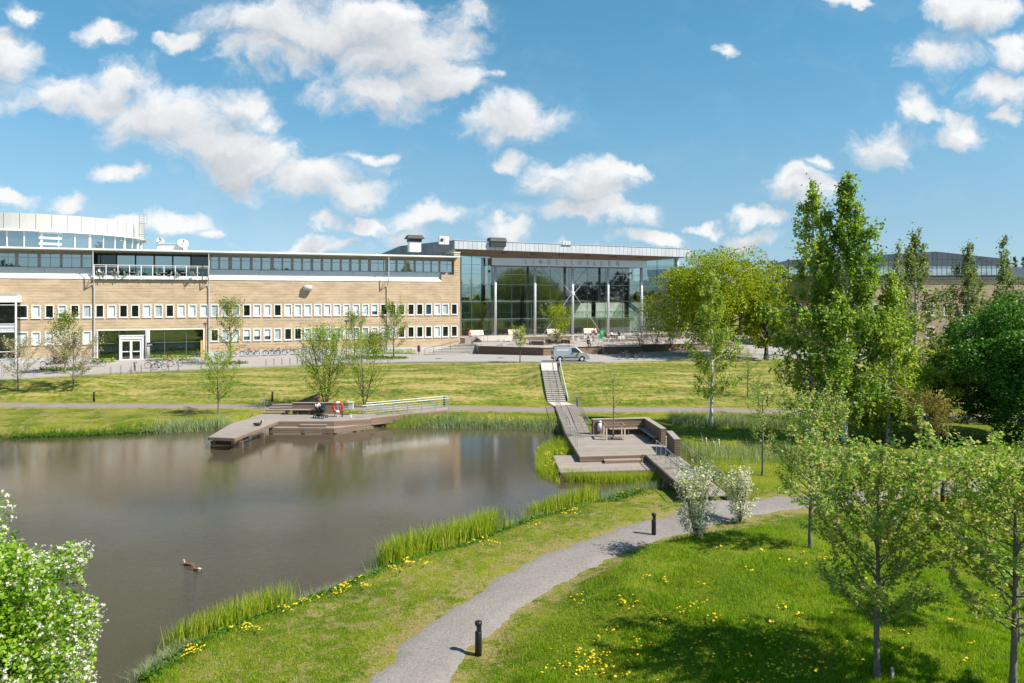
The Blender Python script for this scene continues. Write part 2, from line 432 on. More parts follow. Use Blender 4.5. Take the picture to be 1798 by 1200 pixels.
M['brick_red'] = brick('brick_red', (0.30, 0.16, 0.085), (0.36, 0.205, 0.115), (0.32, 0.24, 0.17), 0.6)

def seam(name, a, b):
    m, g, out = mat(name)
    tc = g.node('ShaderNodeTexCoord'); oi = g.node('ShaderNodeObjectInfo')
    n = g.noise(tc.outputs['Object'], 0.8, 5, 0.6)
    c = g.mix(g.math('ADD', g.math('MULTIPLY', n, 0.6), g.math('MULTIPLY', oi.outputs['Random'], 0.4)), a, b)
    principled(g, out, c, 0.42, 0.25, 0.5)
    return m
M['zinc'] = seam('zinc', (0.46, 0.47, 0.50), (0.62, 0.63, 0.67))
M['lettering'] = simple('lettering', (0.40, 0.42, 0.46), 0.5)
M['zinc_dark'] = seam('zinc_dark', (0.10, 0.115, 0.14), (0.17, 0.19, 0.22))
M['silver'] = simple('silver', (0.66, 0.67, 0.70), 0.35, 0.15, 0.02)

def glassmat(name, tint, refl, body=None, bodyf=0.0):
    """window glass: mirror-like share over a tinted see-through share"""
    m, g, out = mat(name)
    tr = g.node('ShaderNodeBsdfTransparent'); tr.inputs[0].default_value = (*tint, 1)
    gl = g.node('ShaderNodeBsdfGlossy'); gl.inputs['Roughness'].default_value = 0.02
    gl.inputs['Color'].default_value = (0.88, 0.95, 0.94, 1)
    tc = g.node('ShaderNodeTexCoord'); ge = g.node('ShaderNodeNewGeometry')
    bp = g.node('ShaderNodeBump'); bp.inputs['Strength'].default_value = 0.02; bp.inputs['Distance'].default_value = 0.02
    g.l.new(g.noise(ge.outputs['Position'], 0.5, 2, 0.5), bp.inputs['Height']); g.l.new(bp.outputs[0], gl.inputs['Normal'])
    lw = g.node('ShaderNodeLayerWeight'); lw.inputs[0].default_value = 0.5      # facing term: the same from either side of the pane
    f = g.math('ADD', g.math('MULTIPLY', g.math('POWER', lw.outputs['Facing'], 5.0), 0.9), refl + 0.035, clamp=True)
    mx = g.node('ShaderNodeMixShader'); g.l.new(f, mx.inputs[0])
    base = tr.outputs[0]
    if body:
        df = g.node('ShaderNodeBsdfDiffuse'); df.inputs[0].default_value = (*body, 1)
        m2 = g.node('ShaderNodeMixShader'); m2.inputs[0].default_value = bodyf
        g.l.new(tr.outputs[0], m2.inputs[1]); g.l.new(df.outputs[0], m2.inputs[2]); base = m2.outputs[0]
    g.l.new(base, mx.inputs[1]); g.l.new(gl.outputs[0], mx.inputs[2]); g.l.new(mx.outputs[0], out.inputs[0])
    return m
M['glass_hall'] = glassmat('glass_hall', (0.54, 0.62, 0.59), 0.19)
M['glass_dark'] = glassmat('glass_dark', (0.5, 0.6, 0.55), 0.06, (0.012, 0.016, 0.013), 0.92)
M['glass_clear'] = glassmat('glass_clear', (0.96, 0.98, 0.98), 0.02)
M['glass_entry'] = glassmat('glass_entry', (0.5, 0.62, 0.50), 0.16)
M['glass_sky'] = glassmat('glass_sky', (0.5, 0.6, 0.6), 0.42, (0.05, 0.07, 0.085), 0.9)
M['glass_pale'] = glassmat('glass_pale', (0.5, 0.6, 0.6), 0.2, (0.55, 0.60, 0.60), 0.9)
M['glass_rail'] = glassmat('glass_rail', (0.80, 0.88, 0.86), 0.02)
# ------------------------------------------------------------------ measuring: picture point -> place in the world
def at(px, py, d):
    return Vector(((px - CX) / FP * d, d, CZ - (py - HY) / FP * d))
def onz(px, py, z):
    d = FP * (CZ - z) / (py - HY)
    return Vector(((px - CX) / FP * d, d, z))
def xy(px, py, z):
    p = onz(px, py, z); return (p.x, p.y)

# the brick building's front line (world), with local x along it
FO = Vector((-64.5, 93.3, 0.0)); FD = Vector((0.9334, 0.3588, 0.0)); FN = Vector((0.3588, -0.9334, 0.0))
F_RZ = math.atan2(FD.y, FD.x)
def fs(px, off=0.0):
    """distance along the front for picture column px (off: metres in front of it)"""
    k = (px - CX) / FP
    o = FO + FN * off
    return (k * o.y - o.x) / (FD.x - k * FD.y)
def fpt(s, off=0.0, z=0.0):
    p = FO + FD * s + FN * off
    return Vector((p.x, p.y, z))
def fz(px, py, off=0.0):
    p = fpt(fs(px, off), off)
    return CZ - (py - HY) / FP * p.y

# ------------------------------------------------------------------ terrain height
POND = [xy(*p, 0.0) for p in [(-900,800),(-200,779),(0,772),(150,767),(275,761),(400,753),(470,742),(560,738),(645,742),(700,750),(800,751),(900,752),
        (962,757),(984,766),(975,776),(948,783),(939,800),(941,829),(985,846),(1100,851),(1166,845),(1200,838),(1212,848),(1172,858),(1140,856),(1100,862),(1050,880),(1000,896),(940,915),(912,920),
        (870,940),(800,966),(690,998),(664,1010),(600,1034),(480,1078),(400,1108),(318,1142),(235,1200),(160,1262),(120,1330)]]
POND += [(-14.5, 15.0), (-22, 14.0), (-60, 14), (-110, 30)]
POND = np.array(POND)
def seg_dist(X, Y, P, closed=False):
    d = np.full(X.shape, 1e9)
    n = len(P)
    for i in range(n if closed else n - 1):
        ax, ay = P[i]; bx, by = P[(i + 1) % n]
        vx, vy = bx - ax, by - ay
        t = np.clip(((X - ax) * vx + (Y - ay) * vy) / (vx * vx + vy * vy + 1e-9), 0, 1)
        d = np.minimum(d, np.hypot(X - ax - t * vx, Y - ay - t * vy))
    return d
def inside(X, Y, P):
    r = np.zeros(X.shape, dtype=bool); n = len(P)
    for i in range(n):
        ax, ay = P[i]; bx, by = P[(i + 1) % n]
        c = (ay > Y) != (by > Y)
        with np.errstate(divide='ignore', invalid='ignore'):
            r ^= c & (X < (bx - ax) * (Y - ay) / (by - ay + 1e-12) + ax)
    return r
def sstep(x, a, b):
    t = np.clip((x - a) / (b - a), 0, 1); return t * t * (3 - 2 * t)

TOE = np.array([xy(px, py, 0.7) for px, py in [(-200,706),(0,705),(165,705),(450,706),(560,710),(800,711),(950,708),(1000,708),(1100,713),(1440,714),(1700,716)]])
TOPP = [(-200,672,2.0),(0,667,2.2),(130,660,2.35),(200,656,2.5),(360,649,2.7),(520,643,2.9),(700,637.5,3.2),(800,637,3.3),(940,637,3.4),(1060,637.5,3.4),(1200,632.5,3.5),(1400,632,3.5),(1600,632,3.5)]
TOP = np.array([(*xy(a, b, c), c) for a, b, c in TOPP])
PATH_NEAR = np.array([(-6.0, 13.0), (-4.2, 16.8)] + [xy(a, b, 0.9) for a, b in [(715,1200),(758,1150),(805,1105),(868,1057),(938,1013),(1008,981),(1095,946),(1170,926),(1240,908),(1310,893),(1380,884),(1440,879),(1560,868),(1650,858),(1798,848),(2000,838)]])
PATH_SPUR = np.array([xy(1205, 918, 0.9), xy(1240, 892, 0.9), xy(1262, 872, 0.9)])
PATH_FAR = np.array([xy(a, b, 0.7) for a, b in [(-500,706),(-150,709),(0,711.3),(200,713),(450,714.5),(620,716),(800,717.5),(980,720),(1200,719.5),(1440,724),(1600,729),(1800,738)]])

def height(X, Y):
    X = np.asarray(X, dtype=float); Y = np.asarray(Y, dtype=float)
    low = 0.9 - 0.2 * sstep(Y, 44, 60)
    toe = np.interp(X, TOE[:, 0], TOE[:, 1]); top = np.interp(X, TOP[:, 0], TOP[:, 1]); zt = np.interp(X, TOP[:, 0], TOP[:, 2])
    t = np.clip((Y - toe) / np.maximum(top - toe, 1.0), 0, 1)
    prof = 1 - (1 - t) ** 1.75
    prof = prof * sstep(t, -0.02, 0.10) * 0.5 + prof * 0.5
    fac = 93.3 + 0.3844 * (np.clip(X, -100, 60) + 64.5)
    zf = np.clip(2.85 + 0.45 * (X + 64.5) / 56.0, 2.75, 3.5)
    zp = zt + (zf - zt) * np.clip((Y - top) / np.maximum(fac - top, 2.0), 0, 1)
    h = np.where(Y < top, low + (zt - low) * prof, zp)
    # mounds of the park
    pd = np.minimum(np.minimum(seg_dist(X, Y, PATH_NEAR), seg_dist(X, Y, PATH_SPUR)), seg_dist(X, Y, PATH_FAR))
    keep = sstep(pd, 1.0, 4.5)
    for mx, my, mh, sx, sy in MOUNDS:
        h = h + mh * np.exp(-((X - mx) / sx) ** 2 - ((Y - my) / sy) ** 2) * keep
    h = h + 0.10 * keep * (np.sin(X * 0.31 + 1.3) * np.cos(Y * 0.27) + 0.5 * np.sin(X * 0.77 + Y * 0.61)) * (Y < top - 1) * sstep(Y, 0, 15)
    ins = inside(X, Y, POND); sd = seg_dist(X, Y, POND, True)
    # banked earth beside the stairway, low marsh under and around the near deck
    sx = 4.45 - (Y - 74.0) * .075
    lat = np.maximum(np.abs(X - sx) - 1.0, 0)
    h = np.maximum(h, np.where((Y > 73) & (Y < 90), .52 + 2.66 * np.clip((Y - 74.0) / 6.0, 0, 1) - .22 * lat - .02 * lat * lat, -9))
    h = np.minimum(h, np.where((Y < 60), .22 + 1.6 * sstep(np.maximum(np.maximum(1.5 - X, X - 11.2), np.maximum(38.8 - Y, Y - 57.5)), 0, 3.0), 99))
    bank = np.where(ins, -np.minimum(1.2, 0.06 + 0.55 * sd), 0.02 + (h - 0.02) * sstep(sd, -0.1, 2.0))
    return bank
MOUNDS = [(7.6, 25.6, 2.6, 4.2, 4.6), (12.5, 19.0, 0.9, 5, 4), (34.5, 45.0, 1.9, 8.5, 3.4), (47, 47, 2.2, 9, 7), (22, 27, 0.3, 6, 5)]
def hz(x, y): return float(height(np.array([x]), np.array([y]))[0])
def ground(px, py, d0=14.0, d1=200.0):
    """first place where the sight line through (px,py) meets the ground"""
    d = np.arange(d0, d1, 0.12)
    X = (px - CX) / FP * d; Z = CZ - (py - HY) / FP * d
    h = height(X, d)
    k = np.argmax(Z <= h)
    return Vector((X[k], d[k], h[k]))
def gxy(x, y): return Vector((x, y, hz(x, y)))

def axis(lo, hi, step, far_lo, far_hi):
    a = [lo]; s = step
    core = list(np.arange(lo, hi + 1e-6, step))
    x, s = lo, step; left = []
    while x > far_lo: s *= 1.35; x -= s; left.append(x)
    x, s = hi, step; right = []
    while x < far_hi: s *= 1.35; x += s; right.append(x)
    return np.array(left[::-1] + core + right)
gx = axis(-72, 62, 0.5, -5200, 5200); gy = axis(12, 106, 0.45, -5200, 7500)
GX, GY = np.meshgrid(gx, gy)
GZ = height(GX.ravel(), GY.ravel()).reshape(GX.shape)
nx, ny = len(gx), len(gy)
idx = np.arange(nx * ny).reshape(ny, nx)
Fq = np.stack([idx[:-1, :-1], idx[:-1, 1:], idx[1:, 1:], idx[1:, :-1]], -1).reshape(-1, 4)

# ground cover: soil and dry-grass shares measured from paths, banks and slope
def cover(X, Y):
    toe = np.interp(X, TOE[:, 0], TOE[:, 1]); top = np.interp(X, TOP[:, 0], TOP[:, 1])
    pn = seg_dist(X, Y, PATH_NEAR); pf = seg_dist(X, Y, PATH_FAR)
    dry = 0.62 * np.exp(-(np.maximum(pn - 1.2, 0) / 1.5) ** 2) + 0.7 * np.exp(-(np.maximum(pf - 1.3, 0) / 1.6) ** 2)
    slope = sstep(Y, toe - 1, toe + 2)
    dry = np.maximum(dry, 0.62 * slope)
    left = inside(X, Y, POND); sd = seg_dist(X, Y, POND, True)
    wet = np.where(left, 1.0, np.exp(-(sd / 0.5) ** 2))
    between = (Y < 48) & (X < np.interp(Y, PATH_NEAR[:12, 1], PATH_NEAR[:12, 0]))
    dry = np.where(between, np.maximum(dry, 0.46), dry) * (1 - 0.8 * np.exp(-(sd / 1.3) ** 2))
    dry = np.where((Y > 55) & (X < -8) & (slope < .5), np.maximum(dry, .42), dry)
    return np.clip(dry, 0, 1), wet, slope
def set_attr(me, name, vals):
    a = me.attributes.new(name, 'FLOAT', 'POINT'); a.data.foreach_set('value', np.ascontiguousarray(vals, dtype=np.float32))

m, g, out = mat('meadow')
ge = g.node('ShaderNodeNewGeometry'); pos = ge.outputs['Position']
def attr(nm):
    n = g.node('ShaderNodeAttribute'); n.attribute_name = nm; return n.outputs['Fac']
dry, wet, slp = attr('dry'), attr('wet'), attr('slope')
n1 = g.noise(pos, 0.35, 6, 0.62); n2 = g.noise(pos, 2.2, 5, 0.65); n3 = g.noise(pos, 14, 4, 0.7)
stripes = g.noise(g.mapping(pos, rot=(0, 0, R(-12)), scale=(0.22, 1.3, 1.0)), 0.55, 6, 0.62, 0.4)
lush = g.ramp(g.math('ADD', g.math('MULTIPLY', n1, 0.5), g.math('MULTIPLY', n3, 0.5)), [(0.40, (0.042, 0.080, 0.003)), (0.48, (0.092, 0.132, 0.005)), (0.56, (0.20, 0.205, 0.020))])
mown = g.ramp(g.math('ADD', g.math('MULTIPLY', stripes, 0.62), g.math('MULTIPLY', n2, 0.38)), [(0.43, (0.048, 0.098, 0.003)), (0.48, (0.105, 0.150, 0.007)), (0.52, (0.185, 0.185, 0.026)), (0.57, (0.34, 0.28, 0.10))])
base = g.mix(slp, lush, mown)
straw = g.ramp(n3, [(0.3, (0.15, 0.12, 0.035)), (0.55, (0.27, 0.215, 0.085)), (0.75, (0.38, 0.31, 0.17))])
dn = g.math('ADD', g.math('MULTIPLY', n2, 0.55), g.math('MULTIPLY', g.noise(pos, 0.8, 5, 0.7), 0.45))
df = g.mapr(g.math('ADD', g.math('MULTIPLY', dry, 0.55), g.math('MULTIPLY', g.math('SUBTRACT', dn, 0.5), 1.5)), 0.20, 0.40, 0.0, 0.92)
c = g.mix(g.math('MULTIPLY', df, g.math('SUBTRACT', 1.0, g.math('MULTIPLY', slp, 0.55))), base, straw)
c = g.mix(wet, c, (0.035, 0.028, 0.016))
principled(g, out, c, 0.9, 0, 0.15, bump=g.math('ADD', g.math('MULTIPLY', n3, 0.6), g.noise(pos, 45, 3, 0.7)), bstr=0.7, bdist=0.06)
M['meadow'] = m

V = np.stack([GX.ravel(), GY.ravel(), GZ.ravel()], -1)
terrain = np_mesh('ground', V, Fq, M['meadow'], smooth=True)
d_, w_, s_ = cover(GX.ravel(), GY.ravel())
set_attr(terrain.data, 'dry', d_); set_attr(terrain.data, 'wet', w_); set_attr(terrain.data, 'slope', s_)
tag(terrain, kind='structure')

# ------------------------------------------------------------------ water
m, g, out = mat('pond_water')
ge = g.node('ShaderNodeNewGeometry'); pos = ge.outputs['Position']
rip = g.noise(g.mapping(pos, rot=(0, 0, R(12)), scale=(0.9, 2.1, 1)), 1.35, 6, 0.68, 0.4)
rip2 = g.noise(g.mapping(pos, rot=(0, 0, R(-20)), scale=(1.0, 2.0, 1)), 7.0, 3, 0.6)
calm = g.mapr(g.noise(pos, 0.055, 3, 0.5), 0.35, 0.65, 0.55, 1.15)
spw = g.node('ShaderNodeSeparateXYZ'); g.l.new(pos, spw.inputs[0])
wind = g.mapr(g.math('ADD', spw.outputs[1], g.math('MULTIPLY', g.math('SUBTRACT', g.noise(pos, 0.06, 3, 0.5), 0.5), 26.0)), 15.0, 44.0, 1.0, 0.035)
hgt = g.math('MULTIPLY', g.math('MULTIPLY', g.math('ADD', rip, g.math('MULTIPLY', rip2, 0.75)), calm), wind)
col = g.mix(g.noise(pos, 0.08, 4, 0.5), (0.050, 0.041, 0.025), (0.068, 0.055, 0.034))
b = principled(g, out, col, 0.05, 0, 0.5, bump=hgt, bstr=1.0, bdist=0.10)
b.inputs['IOR'].default_value = 1.5
M['water'] = m
wb = MB()
wb.add([(-400, 5, 0), (60, 5, 0), (60, 75, 0), (-400, 75, 0)], [(0, 1, 2, 3)])
tag(wb.build('pond_water', M['water'], fix=False), kind='structure')

# ------------------------------------------------------------------ paths and plaza
def gravel(name, a, b, s=18.0):
    m, g, out = mat(name)
    ge = g.node('ShaderNodeNewGeometry'); pos = ge.outputs['Position']
    n = g.noise(pos, s, 5, 0.75); big = g.noise(pos, 0.5, 5, 0.6)
    vor = g.node('ShaderNodeTexVoronoi'); vor.inputs['Scale'].default_value = s * 1.6; g.l.new(pos, vor.inputs['Vector'])
    c = g.mix(g.math('ADD', g.math('MULTIPLY', n, 0.6), g.math('MULTIPLY', big, 0.4)), a, b)
    c = g.mix(g.math('MULTIPLY', vor.outputs['Distance'], 0.35), c, tuple(x * 0.55 for x in a))
    principled(g, out, c, 0.92, 0, 0.2, bump=g.math('ADD', n, vor.outputs['Distance']), bstr=0.5, bdist=0.02)
    return m
M['gravel'] = gravel('gravel', (0.10, 0.088, 0.080), (0.37, 0.335, 0.31), 8.0)
M['asphalt'] = gravel('asphalt', (0.27, 0.25, 0.235), (0.38, 0.355, 0.335), 6.0)
def resample(P, step):
    P = np.asarray(P, dtype=float)
    s = np.r_[0, np.cumsum(np.hypot(*np.diff(P, axis=0).T))]
    t = np.arange(0, s[-1], step)
    # Catmull-like smoothing by dense linear sampling then box filter
    x, y = np.interp(t, s, P[:, 0]), np.interp(t, s, P[:, 1])
    for _ in range(10):
        x[1:-1] = (x[:-2] + 2 * x[1:-1] + x[2:]) / 4; y[1:-1] = (y[:-2] + 2 * y[1:-1] + y[2:]) / 4
    return np.stack([x, y], -1)
def strip(name, P, hw, lift, mt, step=0.22, ragged=0.19, cols=7):
    Q = resample(P, step); T = np.gradient(Q, axis=0); T /= np.hypot(*T.T)[:, None]
    N = np.stack([-T[:, 1], T[:, 0]], -1)
    n = len(Q)
    def wob():
        w = RNG.normal(0, 1, n); w = np.convolve(w, np.ones(4) / 4, 'same') + 1.4 * np.convolve(RNG.normal(0, 1, n), np.ones(12) / 12, 'same')
        return w * ragged
    el, er = hw + wob(), hw + wob()
    u = np.linspace(-1, 1, cols)
    off = np.where(u[None] < 0, u[None] * el[:, None], u[None] * er[:, None])
    X = Q[:, 0:1] + N[:, 0:1] * off; Y = Q[:, 1:2] + N[:, 1:2] * off
    Z = height(X.ravel(), Y.ravel()).reshape(X.shape) + lift
    Z[:, 0] -= lift + 0.05; Z[:, -1] -= lift + 0.05
    idx = np.arange(n * cols).reshape(n, cols)
    F = np.stack([idx[:-1, :-1], idx[:-1, 1:], idx[1:, 1:], idx[1:, :-1]], -1).reshape(-1, 4)
    o = np_mesh(name, np.stack([X.ravel(), Y.ravel(), Z.ravel()], -1), F, mt, smooth=True)
    return tag(o, kind='structure')
strip('gravel_path', PATH_NEAR, 1.17, 0.06, M['gravel'])
strip('gravel_path_spur', PATH_SPUR, 1.15, 0.068, M['gravel'])
strip('far_path', PATH_FAR, 1.25, 0.06, M['gravel'], 0.6, 0.10)
# plaza in front of the buildings: a sheet from the lawn's upper edge to the walls
pxs = np.arange(-110, 75, 1.0); rows = np.linspace(0, 1, 26)
PXg, Rg = np.meshgrid(pxs, rows)
topY = np.interp(PXg, TOP[:, 0], TOP[:, 1]); facY = 95.3 + 0.3844 * (np.clip(PXg, -110, 75) + 64.5) + 14
PYg = topY + (facY - topY) * Rg
PZg = height(PXg.ravel(), PYg.ravel()) + 0.06
idx = np.arange(PXg.size).reshape(PXg.shape)
Fp = np.stack([idx[:-1, :-1], idx[:-1, 1:], idx[1:, 1:], idx[1:, :-1]], -1).reshape(-1, 4)
tag(np_mesh('plaza', np.stack([PXg.ravel(), PYg.ravel(), PZg], -1), Fp, M['asphalt'], smooth=True), kind='structure')
kb = MB()
for i in range(-70, 60):
    a = (i, float(np.interp(i, TOP[:, 0], TOP[:, 1]))); b_ = (i + 0.97, float(np.interp(i + 0.97, TOP[:, 0], TOP[:, 1])))
    kb.bar((*a, hz(*a) + 0.06), (*b_, hz(*b_) + 0.06), 0.16, 0.16)
tag(kb.build('kerb', M['concrete']), kind='structure')
# ------------------------------------------------------------------ the long brick building
BLD = thing('brick_building', 'long sand coloured brick building with white framed windows and a glazed top floor', 'building', FO, F_RZ)
S_END = fs(808)
ZB, ZT = 1.8, 13.65                       # brick from below ground to the white ledge
WIN_U, WIN_L = (8.55, 10.28), (5.13, 6.86)
up_px = [40.9,63.3,86.8,109.3,131.4,153,175.1,196.4,216.9,237.2,258.1,278.4,298.3,318.6,337.9,357.9,376.9,395.9,414,433.3,451.5,469.6,487.7,505.9,523.2,540.5,558.1,574.9,591.7,608.5,625.3,641.6,657.9,673.9,689.6,705.3,721.6,737.1,752.5,767.7,782.1,797.6]
up_state = 'DWDHDG' + 'DWDDWGDWWW' + 'GG' + 'GDWWDWWWWWWWWW' + 'HDDDDDBWGDDD'
lo_px = [40.9,63.3,86.8,109.3,131.4,153] + up_px[16:]
lo_state = 'WWWGDW' + 'DG' + 'WHHHGDDWWGG' + 'WGGWWWDD' + 'DDWDDD'
up_state = (up_state + 'D' * 60)[:len(up_px)]; lo_state = (lo_state + 'D' * 60)[:len(lo_px)]
wins = [(fs(p), WIN_U, st) for p, st in zip(up_px, up_state)] + [(fs(p), WIN_L, st) for p, st in zip(lo_px, lo_state)]
s0 = wins[0][0]
for i in range(1, 12):                    # the rows run on past the bay
    if i > 3: wins += [(s0 - 1.46 * i, WIN_U, 'D'), (s0 - 1.46 * i, WIN_L, 'W')]
HW = 0.53
ENT = (fs(172), fs(357), 0.0, 6.85)
LEDGE_END = fs(775)
def wall_with_holes(mb, x0, x1, z0, z1, holes, y=0.0, depth=0.25):
    xs = sorted({x0, x1, *[h[0] for h in holes], *[h[1] for h in holes]}); zs = sorted({z0, z1, *[h[2] for h in holes], *[h[3] for h in holes]})
    for i in range(len(xs) - 1):
        for j in range(len(zs) - 1):
            cx_, cz_ = (xs[i] + xs[i + 1]) / 2, (zs[j] + zs[j + 1]) / 2
            if any(h[0] < cx_ < h[1] and h[2] < cz_ < h[3] for h in holes): continue
            mb.quad((xs[i], y, zs[j]), (xs[i + 1], y, zs[j]), (xs[i + 1], y, zs[j + 1]), (xs[i], y, zs[j + 1]))
    for a, b, c, d in holes:
        mb.quad((a, y, c), (a, y, d), (a, y + depth, d), (a, y + depth, c)); mb.quad((b, y, c), (b, y + depth, c), (b, y + depth, d), (b, y, d))
        mb.quad((a, y, d), (b, y, d), (b, y + depth, d), (a, y + depth, d)); mb.quad((a, y, c), (a, y + depth, c), (b, y + depth, c), (b, y, c))
holes = [(s - HW, s + HW, z[0], z[1]) for s, z, _ in wins] + [(ENT[0], ENT[1], ZB + 0.01, ENT[3])]
w = MB()
X0 = -30.0
wall_with_holes(w, X0, S_END, ZB, ZT, holes)
# taller brick end pier next to the hall, and end wall
w.quad((LEDGE_END, 0.0, ZT), (S_END, 0.0, ZT), (S_END, 0.0, 14.75), (LEDGE_END, 0.0, 14.75))
w.box(S_END - 0.95, S_END, 0.003, 9.0, 14.75, 18.15)
w.quad((LEDGE_END, 0, ZT), (LEDGE_END, 0, 14.75), (LEDGE_END, 1.2, 14.75), (LEDGE_END, 1.2, ZT))
w.quad((LEDGE_END, 0, 14.75), (S_END - .95, 0, 14.75), (S_END - .95, 1.3, 14.75), (LEDGE_END, 1.3, 14.75))
w.quad((S_END, 0, ZB), (S_END, 30, ZB), (S_END, 30, 14.75), (S_END, 0, 14.75))
w.build('wall', M['brick'], BLD, fix=False)
c_ = MB(); c_.box(S_END - 1.0, S_END + 0.05, -0.04, 9.0, 18.15, 18.28)
c_.build('coping', M['white'], BLD)
# pale plinth along the foot, in pieces between the entrance and the rest
pl = MB(); pl.box(X0, ENT[0] - 0.3, -0.06, 0, 1.8, 3.42); pl.box(ENT[1] + 0.3, S_END - 0.02, -0.06, 0, 1.8, 3.68)
pl.build('plinth', M['plinth'], BLD)
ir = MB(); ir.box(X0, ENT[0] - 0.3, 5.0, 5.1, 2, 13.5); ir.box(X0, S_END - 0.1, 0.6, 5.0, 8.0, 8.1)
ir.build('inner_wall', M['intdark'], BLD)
# windows
def win_frame():
    f = MB()
    z0, z1 = 0.0, 1.73
    t = 0.135
    for a, b, c, d in ((-HW, -HW + t, z0, z1), (HW - t, HW, z0, z1), (-HW + t, HW - t, z1 - t, z1), (-HW + t, HW - t, z0, z0 + t)):
        f.box(a + 0.003, b - 0.003, -0.045, 0.13, c + 0.003, d - 0.003)
    f.box(-HW - 0.04, HW + 0.04, -0.10, -0.047, z0 - 0.05, z0 + 0.012)
    return f.mesh('window', M['white'])
WF = win_frame()
pb = MB(); pb.box(-HW + 0.13, HW - 0.13, 0.075, 0.085, 0.13, 1.60)
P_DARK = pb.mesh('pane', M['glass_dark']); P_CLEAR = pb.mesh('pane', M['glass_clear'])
m_blue = simple('bluecurtain', (0.012, 0.07, 0.13), 0.6)
def blindmesh(z0, mt):
    b = MB(); n = 9
    for k in range(n):
        za = z0 + (1.62 - z0) * k / n; zb_ = z0 + (1.62 - z0) * (k + 1) / n
        b.quad((-HW + 0.12, 0.10, za), (HW - 0.12, 0.10, za), (HW - 0.12, 0.108, zb_), (-HW + 0.12, 0.108, zb_))
    return b.mesh('blind', mt)
BL = {'W': blindmesh(0.13, M['blind']), 'G': blindmesh(0.13, M['blindgrey']), 'H': blindmesh(0.62, M['blind']), 'B': blindmesh(0.13, m_blue)}
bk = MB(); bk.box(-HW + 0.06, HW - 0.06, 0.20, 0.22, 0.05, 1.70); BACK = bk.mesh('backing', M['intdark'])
for s, z, st in wins:
    f = link('window', WF, BLD); f.location = (s, 0, z[0])
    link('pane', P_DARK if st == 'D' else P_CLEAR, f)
    if st in BL: link('blind', BL[st], f)
    if st == 'H': link('backing', BACK, f)
# white ledge and panel band under the glazed top floor
BAL = (fs(166), fs(366))
def ledge(a, b):
    l = MB()
    l.extr([(-0.06, ZT), (-0.06, ZT + 0.09), (0.55, 14.30), (0.60, 14.30), (0.60, ZT)], 'x', a, b)
    return l
for a, b in ((X0, BAL[0]), (BAL[1], LEDGE_END)):
    n = max(1, round((b - a) / 3.9))
    for k in range(n):
        ledge(a + (b - a) * k / n + 0.006, a + (b - a) * (k + 1) / n - 0.006).build('ledge_sheet', M['white'], BLD)
    n = max(1, round((b - a) / 6.2))
    for k in range(n):
        p = MB(); p.box(a + (b - a) * k / n + 0.015, a + (b - a) * (k + 1) / n - 0.015, 0.56, 0.75, 14.305, 15.10)
        p.build('spandrel_panel', M['panel'], BLD)
# top-floor windows
tf = MB(); tf.box(X0, BAL[0] - 0.35, 0.80, 0.9, 14.3, 17.2); tf.box(BAL[1] + 0.35, S_END - 0.96, 0.80, 0.9, 14.3, 17.2)
tf.build('top_floor_wall', simple('topfloor', (0.34, 0.33, 0.33), 0.55), BLD)
tw = MB()
for a, b, c, d in ((-.56, -.50, 0, 1.72), (.50, .56, 0, 1.72), (-.50, .50, 0, .05), (-.50, .50, 1.67, 1.72), (-.50, .50, 1.22, 1.27)):
    tw.box(a, b, 0.74, 0.798, c, d)
TWF = tw.mesh('top_window', M['palegrey'])
tp = MB(); tp.box(-.5, .5, .765, .775, .05, 1.67); TWP = tp.mesh('pane', M['glass_sky'])
tpx = [6,17.5,41,57.5,80,97,118,133.5,153] + [376,393.5,414.5,431.5,450.5,467.5,487.5,504,522,538.5,556.5,574,590,606.5,623.5,640,657.5,670.5,688,704,720,736,750,764,779,791]
for p in tpx:
    f = link('top_window', TWF, BLD); f.location = (fs(p, -0.75), 0, 15.15)
    link('pane', TWP, f)
for i in range(8):
    f = link('top_window', TWF, BLD); f.location = (fs(6) - 1.9 * (i + 1), 0, 15.15); link('pane', TWP, f)
mb = MB(); mb.box(X0, BAL[0] - .35, .70, .74, 16.33, 16.37); mb.box(BAL[1] + .35, S_END - 1.2, .70, .74, 16.33, 16.37)
mb.build('transom_rail', M['panel'], BLD)
# roof with wide white eave
rf = MB()
rf.extr([(-1.15, 17.30), (-1.15, 17.52), (3, 17.85), (18, 18.2), (18, 17.2), (0.9, 17.18)], 'x', X0, S_END - 0.55)
rf.build('roof', M['offwhite'], BLD)
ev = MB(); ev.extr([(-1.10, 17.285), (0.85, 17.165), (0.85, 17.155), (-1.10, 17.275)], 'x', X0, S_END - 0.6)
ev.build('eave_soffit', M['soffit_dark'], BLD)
gt = MB(); gt.tube([(X0, -1.2, 17.43), (S_END - 0.35, -1.2, 17.43)], 0.11, 8)
gt.build('gutter', M['white'], BLD)
# drainpipes with their outriggers
for p in (163.5, 366.5, 682.0):
    s = fs(p, 0.9); d = MB()
    d.tube([(s, -1.12, 17.35), (s, -1.05, 13.9), (s, -0.25, 13.2), (s, -0.16, 12.6), (s, -0.14, 2.6)], 0.065, 8)
    d.build('drainpipe', M['palegrey'], BLD)
    b = MB(); b.bar((s, -1.05, 13.85), (s - .1, 0.4, 15.0), .05); b.bar((s, -1.05, 13.85), (s - .1, -0.02, 13.7), .05); b.bar((s - .1, 0.0, 13.72), (s - .1, 0.45, 15.0), .05)
    b.build('pipe_bracket', M['darkmetal'], BLD)
